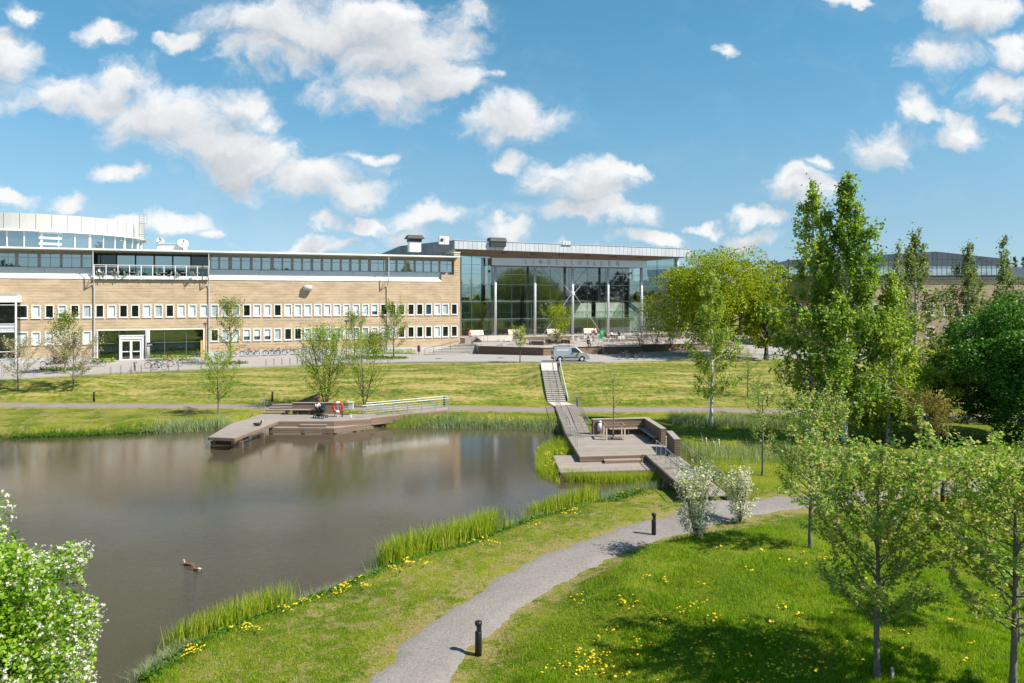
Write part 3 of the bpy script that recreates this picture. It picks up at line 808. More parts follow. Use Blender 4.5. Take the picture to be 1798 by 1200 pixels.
# balcony
bs0, bs1 = BAL
bf = MB(); bf.box(bs0, bs1, -0.25, 2.2, 13.70, 13.85); bf.build('balcony_floor', M['concrete'], BLD)
bb = MB(); bb.box(bs0 - .05, bs1 + .05, -0.32, -0.26, 13.66, 14.12); bb.build('balcony_fascia', M['white'], BLD)
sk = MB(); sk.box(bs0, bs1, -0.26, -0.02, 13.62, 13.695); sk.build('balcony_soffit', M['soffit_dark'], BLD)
npost = 11
for k in range(npost):
    s = bs0 + (bs1 - bs0) * k / (npost - 1)
    b = MB(); b.box(s - .05, s + .05, -0.36, -0.25, 13.60, 15.52); b.build('railing_post', M['white'], BLD)
    if k < npost - 1:
        s2 = bs0 + (bs1 - bs0) * (k + 1) / (npost - 1)
        b = MB(); b.box(s + .06, s2 - .06, -0.305, -0.295, 14.2, 15.28); b.build('railing_glass', M['glass_rail'], BLD)
for z in (15.47, 15.27):
    b = MB(); b.box(bs0 - .05, bs1 + .05, -0.37, -0.24, z, z + (.07 if z > 15.4 else .035)); b.build('railing_rail', M['white'], BLD)
# glazed back of the balcony recess
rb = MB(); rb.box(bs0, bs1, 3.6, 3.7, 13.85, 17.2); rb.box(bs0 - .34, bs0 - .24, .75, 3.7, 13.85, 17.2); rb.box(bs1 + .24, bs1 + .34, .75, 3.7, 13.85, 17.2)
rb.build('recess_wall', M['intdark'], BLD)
for k in range(6):
    a = bs0 + (bs1 - bs0) * k / 6; b2 = bs0 + (bs1 - bs0) * (k + 1) / 6
    f = MB()
    for u0, u1, v0, v1 in ((a, a + .10, 13.85, 17.15), (b2 - .10, b2, 13.85, 17.15), (a + .1, b2 - .1, 16.9, 17.15), (a + .1, b2 - .1, 13.85, 14.0)):
        f.box(u0 + .002, u1 - .002, 2.0, 2.12, v0, v1)
    fo = f.build('glazed_door', M['darkmetal'], BLD)
    f = MB(); f.box(a + .1, b2 - .1, 2.05, 2.06, 14.0, 16.9); f.build('pane', M['glass_sky'] if 0 < k < 5 else M['glass_dark'], fo)
# vent cowl on the brick
vx = fs(541); v = MB(); v.smooth = True
v.tube([(vx - .45, 0.0, 12.62), (vx - .5, -0.25, 12.62), (vx - .35, -.42, 12.62), (vx + .1, -.44, 12.60), (vx + .45, -.44, 12.55)], [.34, .36, .38, .40, .40], 12)
v.build('vent_cowl', M['palegrey'], BLD)
v = MB(); v.tube([(vx + .451, -.44, 12.55), (vx + .46, -.44, 12.55)], .35, 12); v.build('vent_opening', M['black'], BLD)
# ---------------- entrance: recessed glass wall and white door
e0, e1, _, ez = ENT
er = MB(); er.box(e0, e1, 0.26, 6, ez, ez + .05); er.box(e0 - .02, e0, .26, 6, 1.8, ez); er.box(e1, e1 + .02, .26, 6, 1.8, ez); er.box(e0, e1, 6, 6.05, 1.8, ez)
er.build('foyer_shell', M['interior'], BLD)
ef = MB(); ef.box(e0, e1, .3, 6, 2.6, 2.95); ef.build('foyer_floor', M['floorint'], BLD)
for u0, u1, v0, v1 in ((e0 - .14, e0, 2.6, ez + .12), (e1, e1 + .14, 2.6, ez + .12), (e0, e1, ez, ez + .14)):
    b = MB(); b.box(u0, u1, -.07, .3, v0, v1); b.build('entrance_trim', M['white'], BLD)
cols = [e0, fs(208), fs(253), fs(289), fs(327), e1]
for i in range(5):
    for (v0, v1) in ((2.95, 5.15), (5.15, ez)):
        b = MB(); b.box(cols[i] + .04, cols[i + 1] - .04, .20, .212, v0 + .04, v1 - .04); b.build('pane', M['glass_entry'], BLD)
mu = MB()
for s in cols: mu.box(s - .04, s + .04, .16, .26, 2.9, ez)
mu.box(e0, e1, .165, .255, 5.11, 5.19); mu.box(e0, e1, .165, .255, 2.9, 2.99)
mu.build('mullion', M['mullion'], BLD)
cl = MB(); cl.smooth = True; cl.cyl((fs(259), -.02, 2.8), .28, ez - 2.8, 18); cl.build('entrance_column', M['offwhite'], BLD)
d0, d1 = fs(209.5, .9), fs(251, .9)
dz = 2.95
fr = MB()
fr.box(d0, d1, -.9, .15, dz + 2.75, dz + 3.15); fr.box(d0, d0 + .16, -.9, .15, dz - .3, dz + 2.75); fr.box(d1 - .16, d1, -.9, .15, dz - .3, dz + 2.75)
fr.box(d0 - .06, d1 + .06, -.96, .16, dz + 3.15, dz + 3.24)
fr.build('door_portal', M['white'], BLD)
for k in range(2):
    a = d0 + .2 + k * (d1 - d0 - .4) / 2; b2 = a + (d1 - d0 - .4) / 2 - .02
    f = MB()
    for u0, u1, v0, v1 in ((a, a + .13, 0, 2.7), (b2 - .13, b2, 0, 2.7), (a + .13, b2 - .13, 2.55, 2.7), (a + .13, b2 - .13, 0, .2), (a + .13, b2 - .13, 1.12, 1.24)):
        f.box(u0, u1, -.88, -.80, dz - .05 + v0, dz - .05 + v1)
    do = f.build('door', M['white'], BLD)
    for v0, v1 in ((.2, 1.12), (1.24, 2.55)):
        f = MB(); f.box(a + .13, b2 - .13, -.845, -.835, dz - .05 + v0, dz - .05 + v1); f.build('pane', M['glass_entry'], do)
    f = MB(); hx = b2 - .2 if k == 0 else a + .2
    f.tube([(hx, -.88, dz + .85), (hx, -.95, dz + .88), (hx, -.95, dz + 1.35), (hx, -.88, dz + 1.38)], .018, 6); f.build('handle', M['darkmetal'], do)
# ---------------- white glazed bay at the near end
b0, b1 = X0 + 14, fs(28, 2.2)
by = -2.2
bz = [2.6, 3.6, 6.95, 7.55, 7.95, 10.35, 10.6]
bay = MB(); bay.box(b0, b1 + .1, by - .1, -.01, 10.62, 11.55); bay.build('bay_roof', M['white'], BLD)
bay = MB(); bay.box(b0, b1 + .15, by - .16, -.01, 11.55, 11.65); bay.build('bay_coping', M['offwhite'], BLD)
bay = MB(); bay.box(b0, b1, by + .03, -.01, 2.4, 3.6); bay.box(b0, b1, by + .03, by + .1, 6.95, 7.95); bay.build('bay_spandrel', M['panel'], BLD)
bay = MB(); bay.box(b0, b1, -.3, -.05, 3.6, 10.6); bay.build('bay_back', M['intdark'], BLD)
nb = 9
for k in range(nb + 1):
    s = b0 + (b1 - b0) * k / nb
    q = MB(); wd = .09 if k in (0, nb) else .05
    q.box(s - wd, s + wd, by - .08, by + .06, 2.5, 10.62); q.build('bay_post', M['white'], BLD)
for z in (3.6, 4.5, 6.95, 7.55, 7.95, 10.3):
    q = MB(); q.box(b0, b1, by - .05, by + .04, z - .04, z + .04); q.build('bay_rail', M['white'], BLD)
for k in range(nb):
    a, b2 = b0 + (b1 - b0) * k / nb + .05, b0 + (b1 - b0) * (k + 1) / nb - .05
    for z0, z1 in ((3.64, 4.46), (4.54, 6.91), (7.99, 10.26)):
        q = MB(); q.box(a, b2, by, by + .012, z0, z1); q.build('pane', M['glass_dark'], BLD)
q = MB(); q.box(b1 - .012, b1, by + .06, -.05, 3.64, 10.3); q.build('pane', M['glass_dark'], BLD)
# basement window by the bay
q = MB(); q.box(fs(60), fs(74), -.09, -.062, 3.0, 3.5); q.build('cellar_window', M['palegrey'], BLD)

# ---------------- roof drum
DC = at(72, 500, 113.5); DR = 14.2
DRUM = thing('rooftop_rotunda', 'round white rooftop rotunda with a ring of tall windows above the brick building', 'rotunda', (DC.x, DC.y, 17.3))
q = MB(); q.lathe([(DR - .1, 3.2), (DR - .1, 5.3), (.1, 5.6)], 96); q.build('drum_core_band', M['palegrey'], DRUM)
for k in range(48):
    t0, t1 = 2 * math.pi * k / 48 + .002, 2 * math.pi * (k + 1) / 48 - .002
    q = MB(); pts = [(math.cos(t), math.sin(t)) for t in (t0, (t0 + t1) / 2, t1)]
    for i in range(2):
        (c0, s0_), (c1_, s1_) = pts[i], pts[i + 1]
        q.add([(DR * c0, DR * s0_, 3.15), (DR * c1_, DR * s1_, 3.15), (DR * c1_, DR * s1_, 5.38), (DR * c0, DR * s0_, 5.38), ((DR - .08) * c0, (DR - .08) * s0_, 5.38), ((DR - .08) * c1_, (DR - .08) * s1_, 5.38)], [(0, 1, 2, 3), (3, 2, 5, 4)])
    q.build('band_panel', M['offwhite'], DRUM, fix=False)
q = MB(); q.lathe([(DR + .35, 2.96), (DR + .35, 3.14), (DR - .3, 3.14), (DR - .3, 2.96)], 96); q.build('drum_sill', M['white'], DRUM)
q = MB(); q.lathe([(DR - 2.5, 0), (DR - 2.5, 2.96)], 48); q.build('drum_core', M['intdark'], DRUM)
q = MB(); q.lathe([(DR - .1, -.4), (DR - .1, .35)], 96); q.build('drum_base', M['white'], DRUM)
nd = 44
for k in range(nd):
    a0 = -math.pi + 2 * math.pi * k / nd
    if math.sin(a0) > 0.35: continue
    ca, sa = math.cos(a0), math.sin(a0)
    q = MB(); wdt = .30 if k % 3 == 0 else .11
    q.bar(((DR - .2) * ca, (DR - .2) * sa, .3), ((DR - .2) * ca, (DR - .2) * sa, 2.98), wdt, .18, up=(ca, sa, 0)); q.build('drum_post', M['white'], DRUM)
    a1 = -math.pi + 2 * math.pi * (k + 1) / nd
    q = MB(); r_ = DR - .25
    q.quad((r_ * ca, r_ * sa, .35), (r_ * math.cos(a1), r_ * math.sin(a1), .35), (r_ * math.cos(a1), r_ * math.sin(a1), 2.96), (r_ * ca, r_ * sa, 2.96))
    q.build('pane', M['glass_sky'], DRUM)
a0 = math.atan2(at(92, 500, 100).y - DC.y, at(92, 500, 100).x - DC.x)
for k, z in enumerate((.42, 1.22, 2.02, 2.78)):
    q = MB(); pts = [((DR - .02) * math.cos(a0 + t), (DR - .02) * math.sin(a0 + t), z + .09) for t in np.linspace(-.095, .095, 5)]
    for i in range(4): q.bar(pts[i], pts[i + 1], .08, .3 if k else .36)
    q.build('drum_transom', M['white'], DRUM)
# small ladder cage at the side of the drum
lx = at(249, 400, 113)
LAD = thing('roof_ladder', 'thin grey metal ladder platform on the edge of the round white rotunda', 'ladder', (lx.x, lx.y, 17.3))
q = MB()
for dx in (-.35, .35):
    q.tube([(dx, 0, 0.3), (dx, 0, 6.6)], .035, 6)
for k in range(18): q.tube([(-.35, 0, .5 + .34 * k), (.35, 0, .5 + .34 * k)], .02, 5)
q.build('ladder_rail', M['galv'], LAD)
q = MB(); q.tube([(-.9, 0, 2.7), (.9, 0, 2.7), (1.1, .6, 2.7), (-.9, .6, 2.7)], .04, 5, closed=True); q.tube([(-.9, 0, 3.5), (.9, 0, 3.5)], .03, 5)
q.tube([(-.3, 0, 6.6), (.9, 0, 6.6)], .03, 5); q.tube([(.8, 0, 5.2), (.8, 0, 6.6)], .03, 5); q.tube([(-.3, 0, 5.2), (.9, 0, 5.2)], .03, 5)
q.build('ladder_platform', M['galv'], LAD)

# satellite dishes and roof boxes
def dish(px, py, d, r, az, label, rz0=17.9):
    c = at(px, py, d)
    t = thing('satellite_dish', label, 'satellite dish', (c.x, c.y, rz0))
    h = c.z - rz0
    q = MB(); q.smooth = True
    ax = Vector((math.cos(az) * .85, math.sin(az) * .85, .53)).normalized()
    x = ax.cross(Vector((0, 0, 1))).normalized(); y = x.cross(ax)
    vs, fs_ = [], []
    n = 20
    for i in range(6):
        rr = r * i / 5
        for k in range(n):
            a = 2 * math.pi * k / n
            vs.append(Vector((0, 0, h)) + (x * math.cos(a) + y * math.sin(a)) * rr + ax * (rr * rr * .28 / r - .1))
    for i in range(5):
        for k in range(n): fs_.append((i * n + k, i * n + (k + 1) % n, (i + 1) * n + (k + 1) % n, (i + 1) * n + k))
    q.add(vs, fs_); o = q.build('reflector', M['palegrey'], t, fix=False)
    sm = o.modifiers.new('thick', 'SOLIDIFY'); sm.thickness = .05
    q = MB(); q.cyl((0, 0, 0), .09, h, 8); q.build('mast', M['galv'], t)
    q = MB(); tip = Vector((0, 0, h)) + ax * r * .8
    for a in (0, 2.1, 4.2): q.tube([Vector((0, 0, h)) + (x * math.cos(a) + y * math.sin(a)) * r * .85 + ax * .1, tip], .025, 5)
    q.tube([tip - ax * .1, tip + ax * .2], .09, 8); q.build('feed_horn', M['darkmetal'], t)
dish(281, 423.5, 108, .55, -1.2, 'smaller satellite dish on the brick building roof, nearer the round rotunda')
dish(321, 428, 108, .75, -1.0, 'larger grey satellite dish standing on the roof of the brick building')
c = at(302, 436, 109)
q = MB(); q.box(-1.7, 1.7, -1.2, 1.2, 0, 1.35); q.box(-1.8, 1.8, -1.3, 1.3, 1.35, 1.45)
o = q.build('roof_plant_room', M['white'], None, .03); o.location = (c.x, c.y, 17.7); tag(o, 'white box housing between the two satellite dishes on the roof', 'roof unit')
# ------------------------------------------------------------------ the glass hall
HK = 121.0 / 115.0
HO = Vector((-2.57 * HK, 121.0, 0.0))
def zk(z): return CZ + (z - CZ) * HK
def hs(px, y=0.0):
    """position along the hall front for picture column px, y metres behind the column line"""
    k = (px - CX) / FP
    o = HO - FN * y
    return (k * o.y - o.x) / (FD.x - k * FD.y)
def hpt(s, y=0.0, z=0.0):
    p = HO + FD * s - FN * y; return Vector((p.x, p.y, z))
def hloc(v):
    d = Vector((v[0], v[1], 0)) - HO; d.z = 0
    return Vector((d.dot(FD), -d.dot(FN), v[2]))
HALL = thing('glass_hall', 'tall glass entrance hall with grey columns under a wide overhanging silver roof', 'hall', HO, F_RZ)
ZF = zk(5.2)
ZBB, ZBT = zk(16.2), zk(17.36)
gx0, gx1 = hs(809.0, 1.6), hs(1186, 1.6)
colx = [hs(p) for p in (869.6, 939.3, 1005.4, 1067.6, 1126.4)]
for x in colx:
    q = MB(); q.smooth = True; q.cyl((x, 0, ZF - .2), .225, ZBB - ZF + .2, 18); q.build('column', M['column'], HALL)
bx0, bx1 = hs(862), hs(1133)
q = MB(); q.box(bx0, bx1, -.50, -.42, ZBB, ZBT); q.build('fascia_beam', M['silver'], HALL)
q = MB(); q.box(bx0, bx1, -.42, 1.55, ZBB + .02, ZBT - .01); q.build('beam_casing', M['cladding'], HALL)
# glass wall: panes, mullions
step = (colx[1] - colx[0]) / 2
xs = [gx0]
x = colx[0] - step * 2
xs += [v for v in (x + step * i for i in range(0, 16)) if gx0 + .5 < v < gx1 - .5] + [gx1]
zs = [ZF, zk(7.85), zk(10.6), zk(13.25), zk(14.9), zk(16.35), zk(18.5)]
for i in range(len(xs) - 1):
    for j in range(len(zs) - 1):
        q = MB(); dy = random.uniform(-.006, .006); dy2 = random.uniform(-.006, .006)
        a, b, c, d = xs[i] + .03, xs[i + 1] - .03, zs[j] + .025, zs[j + 1] - .025
        q.quad((a, 1.6 + dy, c), (b, 1.6 + dy2, c), (b, 1.6 + dy2, d), (a, 1.6 + dy, d)); q.build('pane', M['glass_hall'], HALL, fix=False)
q = MB()
for x in xs: q.box(x - .03, x + .03, 1.57, 1.72, ZF, zk(18.45))
q.build('mullion', M['mullion'], HALL)
for z in zs[:-1]:
    q = MB(); q.box(gx0, gx1, 1.575, 1.70, z - .028, z + .028); q.build('transom', M['galv'], HALL)
q = MB(); q.box(gx1 + .02, gx1 + .35, 1.0, 1.9, ZF, zk(18.35)); q.build('end_duct', M['silver'], HALL)
# return wall of glass on the far end
for j in range(len(zs) - 1):
    for k in range(3):
        q = MB(); a = 1.95 + k * 4; q.quad((gx1, a, zs[j] + .03), (gx1, a + 3.95, zs[j] + .03), (gx1, a + 3.95, zs[j + 1] - .03), (gx1, a, zs[j + 1] - .03)); q.build('side_pane', M['glass_hall'], HALL, fix=False)
# crossed wind bracing about the middle column
zc = CZ + 7.0 * hpt(colx[2]).y / FP
for sx in (-1, 1):
    q = MB(); q.tube([(colx[2] + sx * .25, -.05, zc), (colx[2] + sx * 4.4, -.05, ZBB)], .038, 8); q.build('brace_rod', M['column'], HALL)
    q = MB(); q.tube([(colx[2] + sx * .25, -.05, zc), (colx[2] + sx * 5.6, -.05, ZF)], .038, 8); q.build('brace_rod', M['column'], HALL)
q = MB(); q.smooth = True; q.lathe([(.23, -.40), (.32, -.25), (.32, .25), (.23, .40)], 16, (colx[2], 0, zc)); q.build('brace_node', M['white'], HALL)
for x in (colx[2] - 4, colx[2] + 4):
    pass
# struts from the columns to the glass
for x in colx:
    for z in (zs[1], zs[2], zs[3], zs[4]):
        q = MB(); q.tube([(x, .2, z), (x, 1.57, z)], .035, 6); q.build('strut', M['galv'], HALL)
# roof
YO = -3.3
OL = Vector((hs(797.5, YO), YO, 0)); ORr = Vector((hs(1213, YO), YO, 0))
ZEL, ZER = CZ + 86.0 * hpt(OL.x, YO).y / FP, CZ + 71.0 * hpt(ORr.x, YO).y / FP
ZTL, ZTR = CZ + 101.0 * hpt(OL.x, YO).y / FP, CZ + 85.5 * hpt(ORr.x, YO).y / FP
ZE, ZTOP = ZEL, ZTL
n = 58
for k in range(n):
    a = OL.lerp(ORr, k / n); b = OL.lerp(ORr, (k + 1) / n)
    d = (b - a); d.z = 0; d.normalize(); nn = Vector((-d.y, d.x, 0))
    a2, b2 = a + d * .022, b - d * .022
    e0_, e1_, t0_, t1_ = ZEL + (ZER - ZEL) * k / n, ZEL + (ZER - ZEL) * (k + 1) / n, ZTL + (ZTR - ZTL) * k / n, ZTL + (ZTR - ZTL) * (k + 1) / n
    q = MB(); q.add([(*(a2).xy, e0_), (*(b2).xy, e1_), (*(b2).xy, t1_), (*(a2).xy, t0_)] + [(*(p + nn * .06).xy, z) for p, z in ((a2, e0_), (b2, e1_), (b2, t1_), (a2, t0_))],
          [(0, 1, 2, 3), (7, 6, 5, 4), (0, 4, 5, 1), (3, 2, 6, 7), (0, 3, 7, 4), (1, 5, 6, 2)])
    q.build('fascia_panel', M['zinc'], HALL)
q = MB(); q.bar((OL.x, OL.y + .12, ZTL + .03), (ORr.x, ORr.y + .12, ZTR + .03), .4, .05); q.build('roof_edge_trim', M['silver'], HALL)
q = MB(); q.bar((OL.x, OL.y + .25, (ZEL + ZTL) / 2), (ORr.x, ORr.y + .25, (ZER + ZTR) / 2), .3, ZTL - ZEL - .12); q.build('fascia_backing', M['darkmetal'], HALL)
# soffit boards: from the silver edge down to the beam, and two hips at the ends
def soffit_strip(a0, b0, a1, b1, n):
    """boards between outer edge a0-b0 and inner edge a1-b1 (slightly skewed like the photograph's diagonal joints)"""
    a0, b0, a1, b1 = map(Vector, (a0, b0, a1, b1))
    for k in range(n):
        t0, t1 = k / n, (k + 1) / n
        p, q_, r_, s_ = a0.lerp(b0, t0), a0.lerp(b0, t1), a1.lerp(b1, t1), a1.lerp(b1, t0)
        g_ = (q_ - p) * .085; up = Vector((0, 0, .05))
        q = MB(); q.add([p + g_, q_ - g_, r_ - g_, s_ + g_, p + g_ + up, q_ - g_ + up, r_ - g_ + up, s_ + g_ + up], [(3, 2, 1, 0), (4, 5, 6, 7), (0, 1, 5, 4), (1, 2, 6, 5), (2, 3, 7, 6), (3, 0, 4, 7)])
        q.build('soffit_board', M['soffit'], HALL)
BLc, BRc = (bx0, -.5, ZBT + .012), (bx1, -.5, ZBT + .012)
ole, ore = (OL.x, OL.y + .08, ZEL), (ORr.x, ORr.y + .08, ZER)
soffit_strip(ole, ore, BLc, BRc, 64)
gl = (gx0 - .3, 1.6, CZ + 77.0 * hpt(gx0, 1.6).y / FP); glb = (bx0, 1.62, zk(17.62))
gr_ = (gx1 + .8, 1.7, zk(18.25)); grb = (bx1, 1.62, zk(17.40))
q = MB(); q.add([ole, BLc, glb, gl], [(0, 1, 2, 3)]); q.add([ore, gr_, grb, BRc], [(0, 1, 2, 3)]); q.build('soffit_hip', M['soffit'], HALL, fix=False)
q = MB(); q.add([(v[0], v[1], v[2] + .09) for v in (ole, ore, BRc, BLc)], [(0, 1, 2, 3)]); q.build('soffit_backing', M['palewood'], HALL, fix=False)
for k in range(6):
    p = Vector(ole).lerp(Vector(ore), .16 + .13 * k); r_ = Vector(BLc).lerp(Vector(BRc), .16 + .13 * k); c = p.lerp(r_, .35)
    q = MB(); q.box(c.x - .5, c.x + .5, c.y - .15, c.y + .15, c.z - .06, c.z - .03); q.build('soffit_light', M['darkmetal'], HALL)
# side of the roof towards the brick building: standing seams over a clerestory
def side_pts():
    Bp = hloc(at(703, 432, 134)); Cp = hloc(at(662, 449, 150))
    return [(OL, ZEL, ZTL), (Bp, 16.4, Bp.z), (Cp, 15.2, Cp.z)]
sp = side_pts()
for (p, pz0, pz1), (r_, rz0, rz1), n in ((sp[0], sp[1], 30), (sp[1], sp[2], 20)):
    for k in range(n):
        t0, t1 = k / n, (k + .93) / n
        a, b = p.lerp(r_, t0), p.lerp(r_, t1)
        za, zb, zc_, zd = pz0 + (rz0 - pz0) * t0, pz0 + (rz0 - pz0) * t1, pz1 + (rz1 - pz1) * t1, pz1 + (rz1 - pz1) * t0
        o_ = Vector((.08, .02, 0))
        q = MB(); q.add([(a.x, a.y, za), (b.x, b.y, zb), (b.x, b.y, zc_), (a.x, a.y, zd), (a.x + .08, a.y, za), (b.x + .08, b.y, zb), (b.x + .08, b.y, zc_), (a.x + .08, a.y, zd)],
              [(0, 1, 2, 3), (7, 6, 5, 4), (0, 4, 5, 1), (3, 2, 6, 7), (0, 3, 7, 4), (1, 5, 6, 2)])
        q.build('seam_panel', M['zinc_dark'], HALL)
q = MB()
q.add([(p.x + .12, p.y, z0) for p, z0, z1 in sp] + [(p.x + .12, p.y, z1 - .03) for p, z0, z1 in sp], [(0, 1, 4, 3), (1, 2, 5, 4)]); q.build('side_backing', M['darkmetal'], HALL, fix=False)
# roof deck and ceiling, with a long glazed rooflight behind the glass front
bl, brr = sp[2][0], ORr + Vector((0, 30, 0))
def roofrow(y): return (OL.x + .3, ORr.x - .1)
for nm, dz, mt in (('roof', -.06, 'zinc_dark'), ('ceiling', -.62, 'interior')):
    q = MB()
    for y0, y1 in ((YO + .3, 2.4), (7.2, 26.0)):
        q.add([(OL.x + .3, y0, ZTL + dz), (ORr.x - .1, y0, ZTR + dz), (ORr.x - .1, y1, ZTR + dz), (OL.x + .3, y1, ZTL + dz)], [(0, 1, 2, 3)])
    q.build(nm, M[mt], HALL, fix=False)
for k in range(12):
    a_, b_ = OL.x + .3 + (ORr.x - OL.x - .4) * k / 12, OL.x + .3 + (ORr.x - OL.x - .4) * (k + 1) / 12 - .08
    q = MB(); q.add([(a_, 2.42, ZTL - .1), (b_, 2.42, ZTL - .1), (b_, 7.18, ZTL - .1), (a_, 7.18, ZTL - .1)], [(0, 1, 2, 3)]); q.build('rooflight_pane', M['glass_clear'], HALL, fix=False)
# clerestory under the seams
cw0, cw1 = hloc(at(783, 440, 118)), hloc(at(715, 450, 132))
for k in range(9):
    a, b = cw0.lerp(cw1, k / 9 + .006), cw0.lerp(cw1, (k + 1) / 9 - .006)
    q = MB(); q.add([(a.x + .9, a.y, 14.5), (b.x + .9, b.y, 14.5), (b.x + .9, b.y, 18.4), (a.x + .9, a.y, 18.4)], [(0, 1, 2, 3)]); q.build('clerestory_pane', M['glass_pale'], HALL, fix=False)
# interior
q = MB(); q.box(gx0, gx1, 1.75, 20, ZF - .3, ZF - .02); q.build('hall_floor', M['floorint'], HALL)
q = MB(); q.box(gx0 - .3, gx0 + .2, 1.75, 20, ZF, zk(17.6)); q.build('hall_wall', M['interior'], HALL)
q = MB(); q.box(gx0 + 11, gx1, 18.0, 18.3, zk(10.8), zk(17.6)); q.build('back_wall', M['intdark'], HALL)
for k in range(6):
    q = MB(); q.box(gx0 + .3 + 1.78 * k, gx0 + .3 + 1.78 * k + 1.7, 18.1, 18.12, zk(11.2), zk(16.6)); q.build('back_pane', M['glass_clear'], HALL)
q = MB(); q.box(gx0 + .2, gx1, 12.0, 12.2, ZF, zk(10.3)); q.build('gallery_wall', M['interior'], HALL)
for z0, z1, y0, e in ((zk(7.42), zk(7.72), 4.5, M['white']), (zk(10.25), zk(10.72), 6.5, M['interior'])):
    x1_ = gx1 - (3 if z0 < 8 else 14)
    q = MB(); q.box(gx0 + .25, x1_, y0, 11.95, z0, z1); q.build('gallery_slab', e, HALL)
    if z0 < 8:
        q = MB(); q.box(gx0 + .25, x1_, y0 - .03, y0 + .03, z1 + 1.08, z1 + 1.17); q.build('gallery_rail', M['palewood'], HALL)
        q = MB(); q.box(gx0 + .25, x1_, y0 - .01, y0, z1 + .02, z1 + 1.06); q.build('gallery_balustrade', M['glass_rail'], HALL)
for x in [colx[0] - .9, colx[1] - .9, colx[2] - 1, colx[3] - 1, colx[4] - 1]:
    q = MB(); q.box(x - .28, x + .28, 3.2, 3.8, ZF, zk(17.5)); q.build('inner_column', M['darkmetal'], HALL)
q = MB()
for i in range(len(colx) - 1): q.box(colx[i], colx[i + 1] - .02, 3.3, 3.7, zk(15.2), zk(15.6))
q.build('inner_beam', M['darkmetal'], HALL)
sx0, sx1 = hs(1072, 6), hs(1112, 6)
q = MB(); q.bar((sx0, 6, 12.3), (sx1 + 1, 6, 8.4), .1, .35); q.bar((sx0, 4.6, 12.3), (sx1 + 1, 4.6, 8.4), .1, .35)
for k in range(22): q.box(*sorted((sx0 + (sx1 + 1 - sx0) * k / 22, sx0 + (sx1 + 1 - sx0) * (k + 1) / 22)), 4.65, 5.95, 12.2 - 3.9 * k / 22, 12.26 - 3.9 * k / 22)
q.build('inner_stair', M['palegrey'], HALL)
for (a, b, z0, z1, y, mt) in ((hs(1060, 12), hs(1100, 12), 10.9, 16.5, 12, 'intdark'), (hs(985, 9), hs(1030, 9), 13.0, 16.0, 9, 'darkmetal'), (hs(820, 11), hs(834, 11), 5.2, 7.2, 12, 'intdark'), (hs(850, 11), hs(858, 11), 5.2, 7.3, 11, 'darkmetal'), (hs(895, 8), hs(912, 8), 5.2, 6.2, 8, 'brown'), (hs(1070, 5), hs(1125, 5), 5.2, 7.4, 9, 'intdark')):
    q = MB(); q.box(a, b, y, y + .4, z0, z1); q.build('interior_panel', M[mt], HALL)
# sign letters on the beam
def letter(ch, x, z0, h):
    w_ = .40; t = .085; q = MB(); y0, y1 = -.55, -.505
    seg = {'L': [((0, 0), (0, 1)), ((0, 0), (1, 0))], 'I': [((.5, 0), (.5, 1))], 'N': [((0, 0), (0, 1)), ((0, 1), (1, 0)), ((1, 0), (1, 1))],
           'D': [((0, 0), (0, 1)), ((0, 1), (.55, 1)), ((.55, 1), (.92, .75)), ((.92, .75), (.92, .25)), ((.92, .25), (.55, 0)), ((.55, 0), (0, 0))],
           'E': [((0, 0), (0, 1)), ((0, 1), (1, 1)), ((0, .52), (.8, .52)), ((0, 0), (1, 0))], 'H': [((0, 0), (0, 1)), ((1, 0), (1, 1)), ((0, .5), (1, .5))],
           'A': [((0, 0), (.5, 1)), ((.5, 1), (1, 0)), ((.2, .38), (.8, .38))]}[ch]
    for i, (a, b) in enumerate(seg):
        dy = i * .003
        q.bar((x + (a[0] - .5) * w_, -.53 - dy, z0 + a[1] * h), (x + (b[0] - .5) * w_, -.53 - dy, z0 + b[1] * h), t, t, up=(0, 1, 0))
    return q.build('letter', M['lettering'], HALL)
for ch, px in zip('LINDELLHALLEN', (924.6, 936.7, 949.3, 964, 978.7, 993, 1005.5, 1018.3, 1032, 1044.5, 1056.8, 1070.5, 1084)):
    letter(ch, hs(px, -.5), zk(16.50), .68)
# roof equipment
def roof_thing(px, py_base, d, parts, label, name='roof_vent', cat='roof vent'):
    c = at(px, py_base, d)
    t = thing(name, label, cat, c, F_RZ)
    for nm, q, mt in parts: q.build(nm, M[mt], t)
    return t
a = MB(); a.box(-.95, .95, -.8, .8, -1.2, .42)
b = MB(); b.box(-1.05, 1.05, -.9, .9, .42, .95)
c = MB(); c.add([(-1.5, -1.2, .95), (1.5, -1.2, .95), (1.5, 1.2, .95), (-1.5, 1.2, .95), (-1.1, -.8, 1.55), (1.1, -.8, 1.55), (1.1, .8, 1.55), (-1.1, .8, 1.55)], [(3, 2, 1, 0), (4, 5, 6, 7), (0, 1, 5, 4), (1, 2, 6, 5), (2, 3, 7, 6), (3, 0, 4, 7)])
roof_thing(727.5, 430, 122, [('curb', a, 'white'), ('louvre_box', b, 'louvre'), ('hood', c, 'louvre')], 'dark hooded ventilator on a white curb, on the grey sloping hall roof')
a = MB(); a.box(-.75, -.02, -.4, .4, -.3, .95); b = MB(); b.box(.05, .75, -.4, .4, -.3, .9)
c = MB(); c.tube([(-.38, -.42, .35), (-.38, -.46, .35)], .28, 14)
roof_thing(779, 426, 114, [('cabinet', a, 'white'), ('cabinet', b, 'white'), ('fan', c, 'darkmetal')], 'two white air conditioning boxes close to the near corner of the hall roof', 'air_conditioner', 'air conditioner')
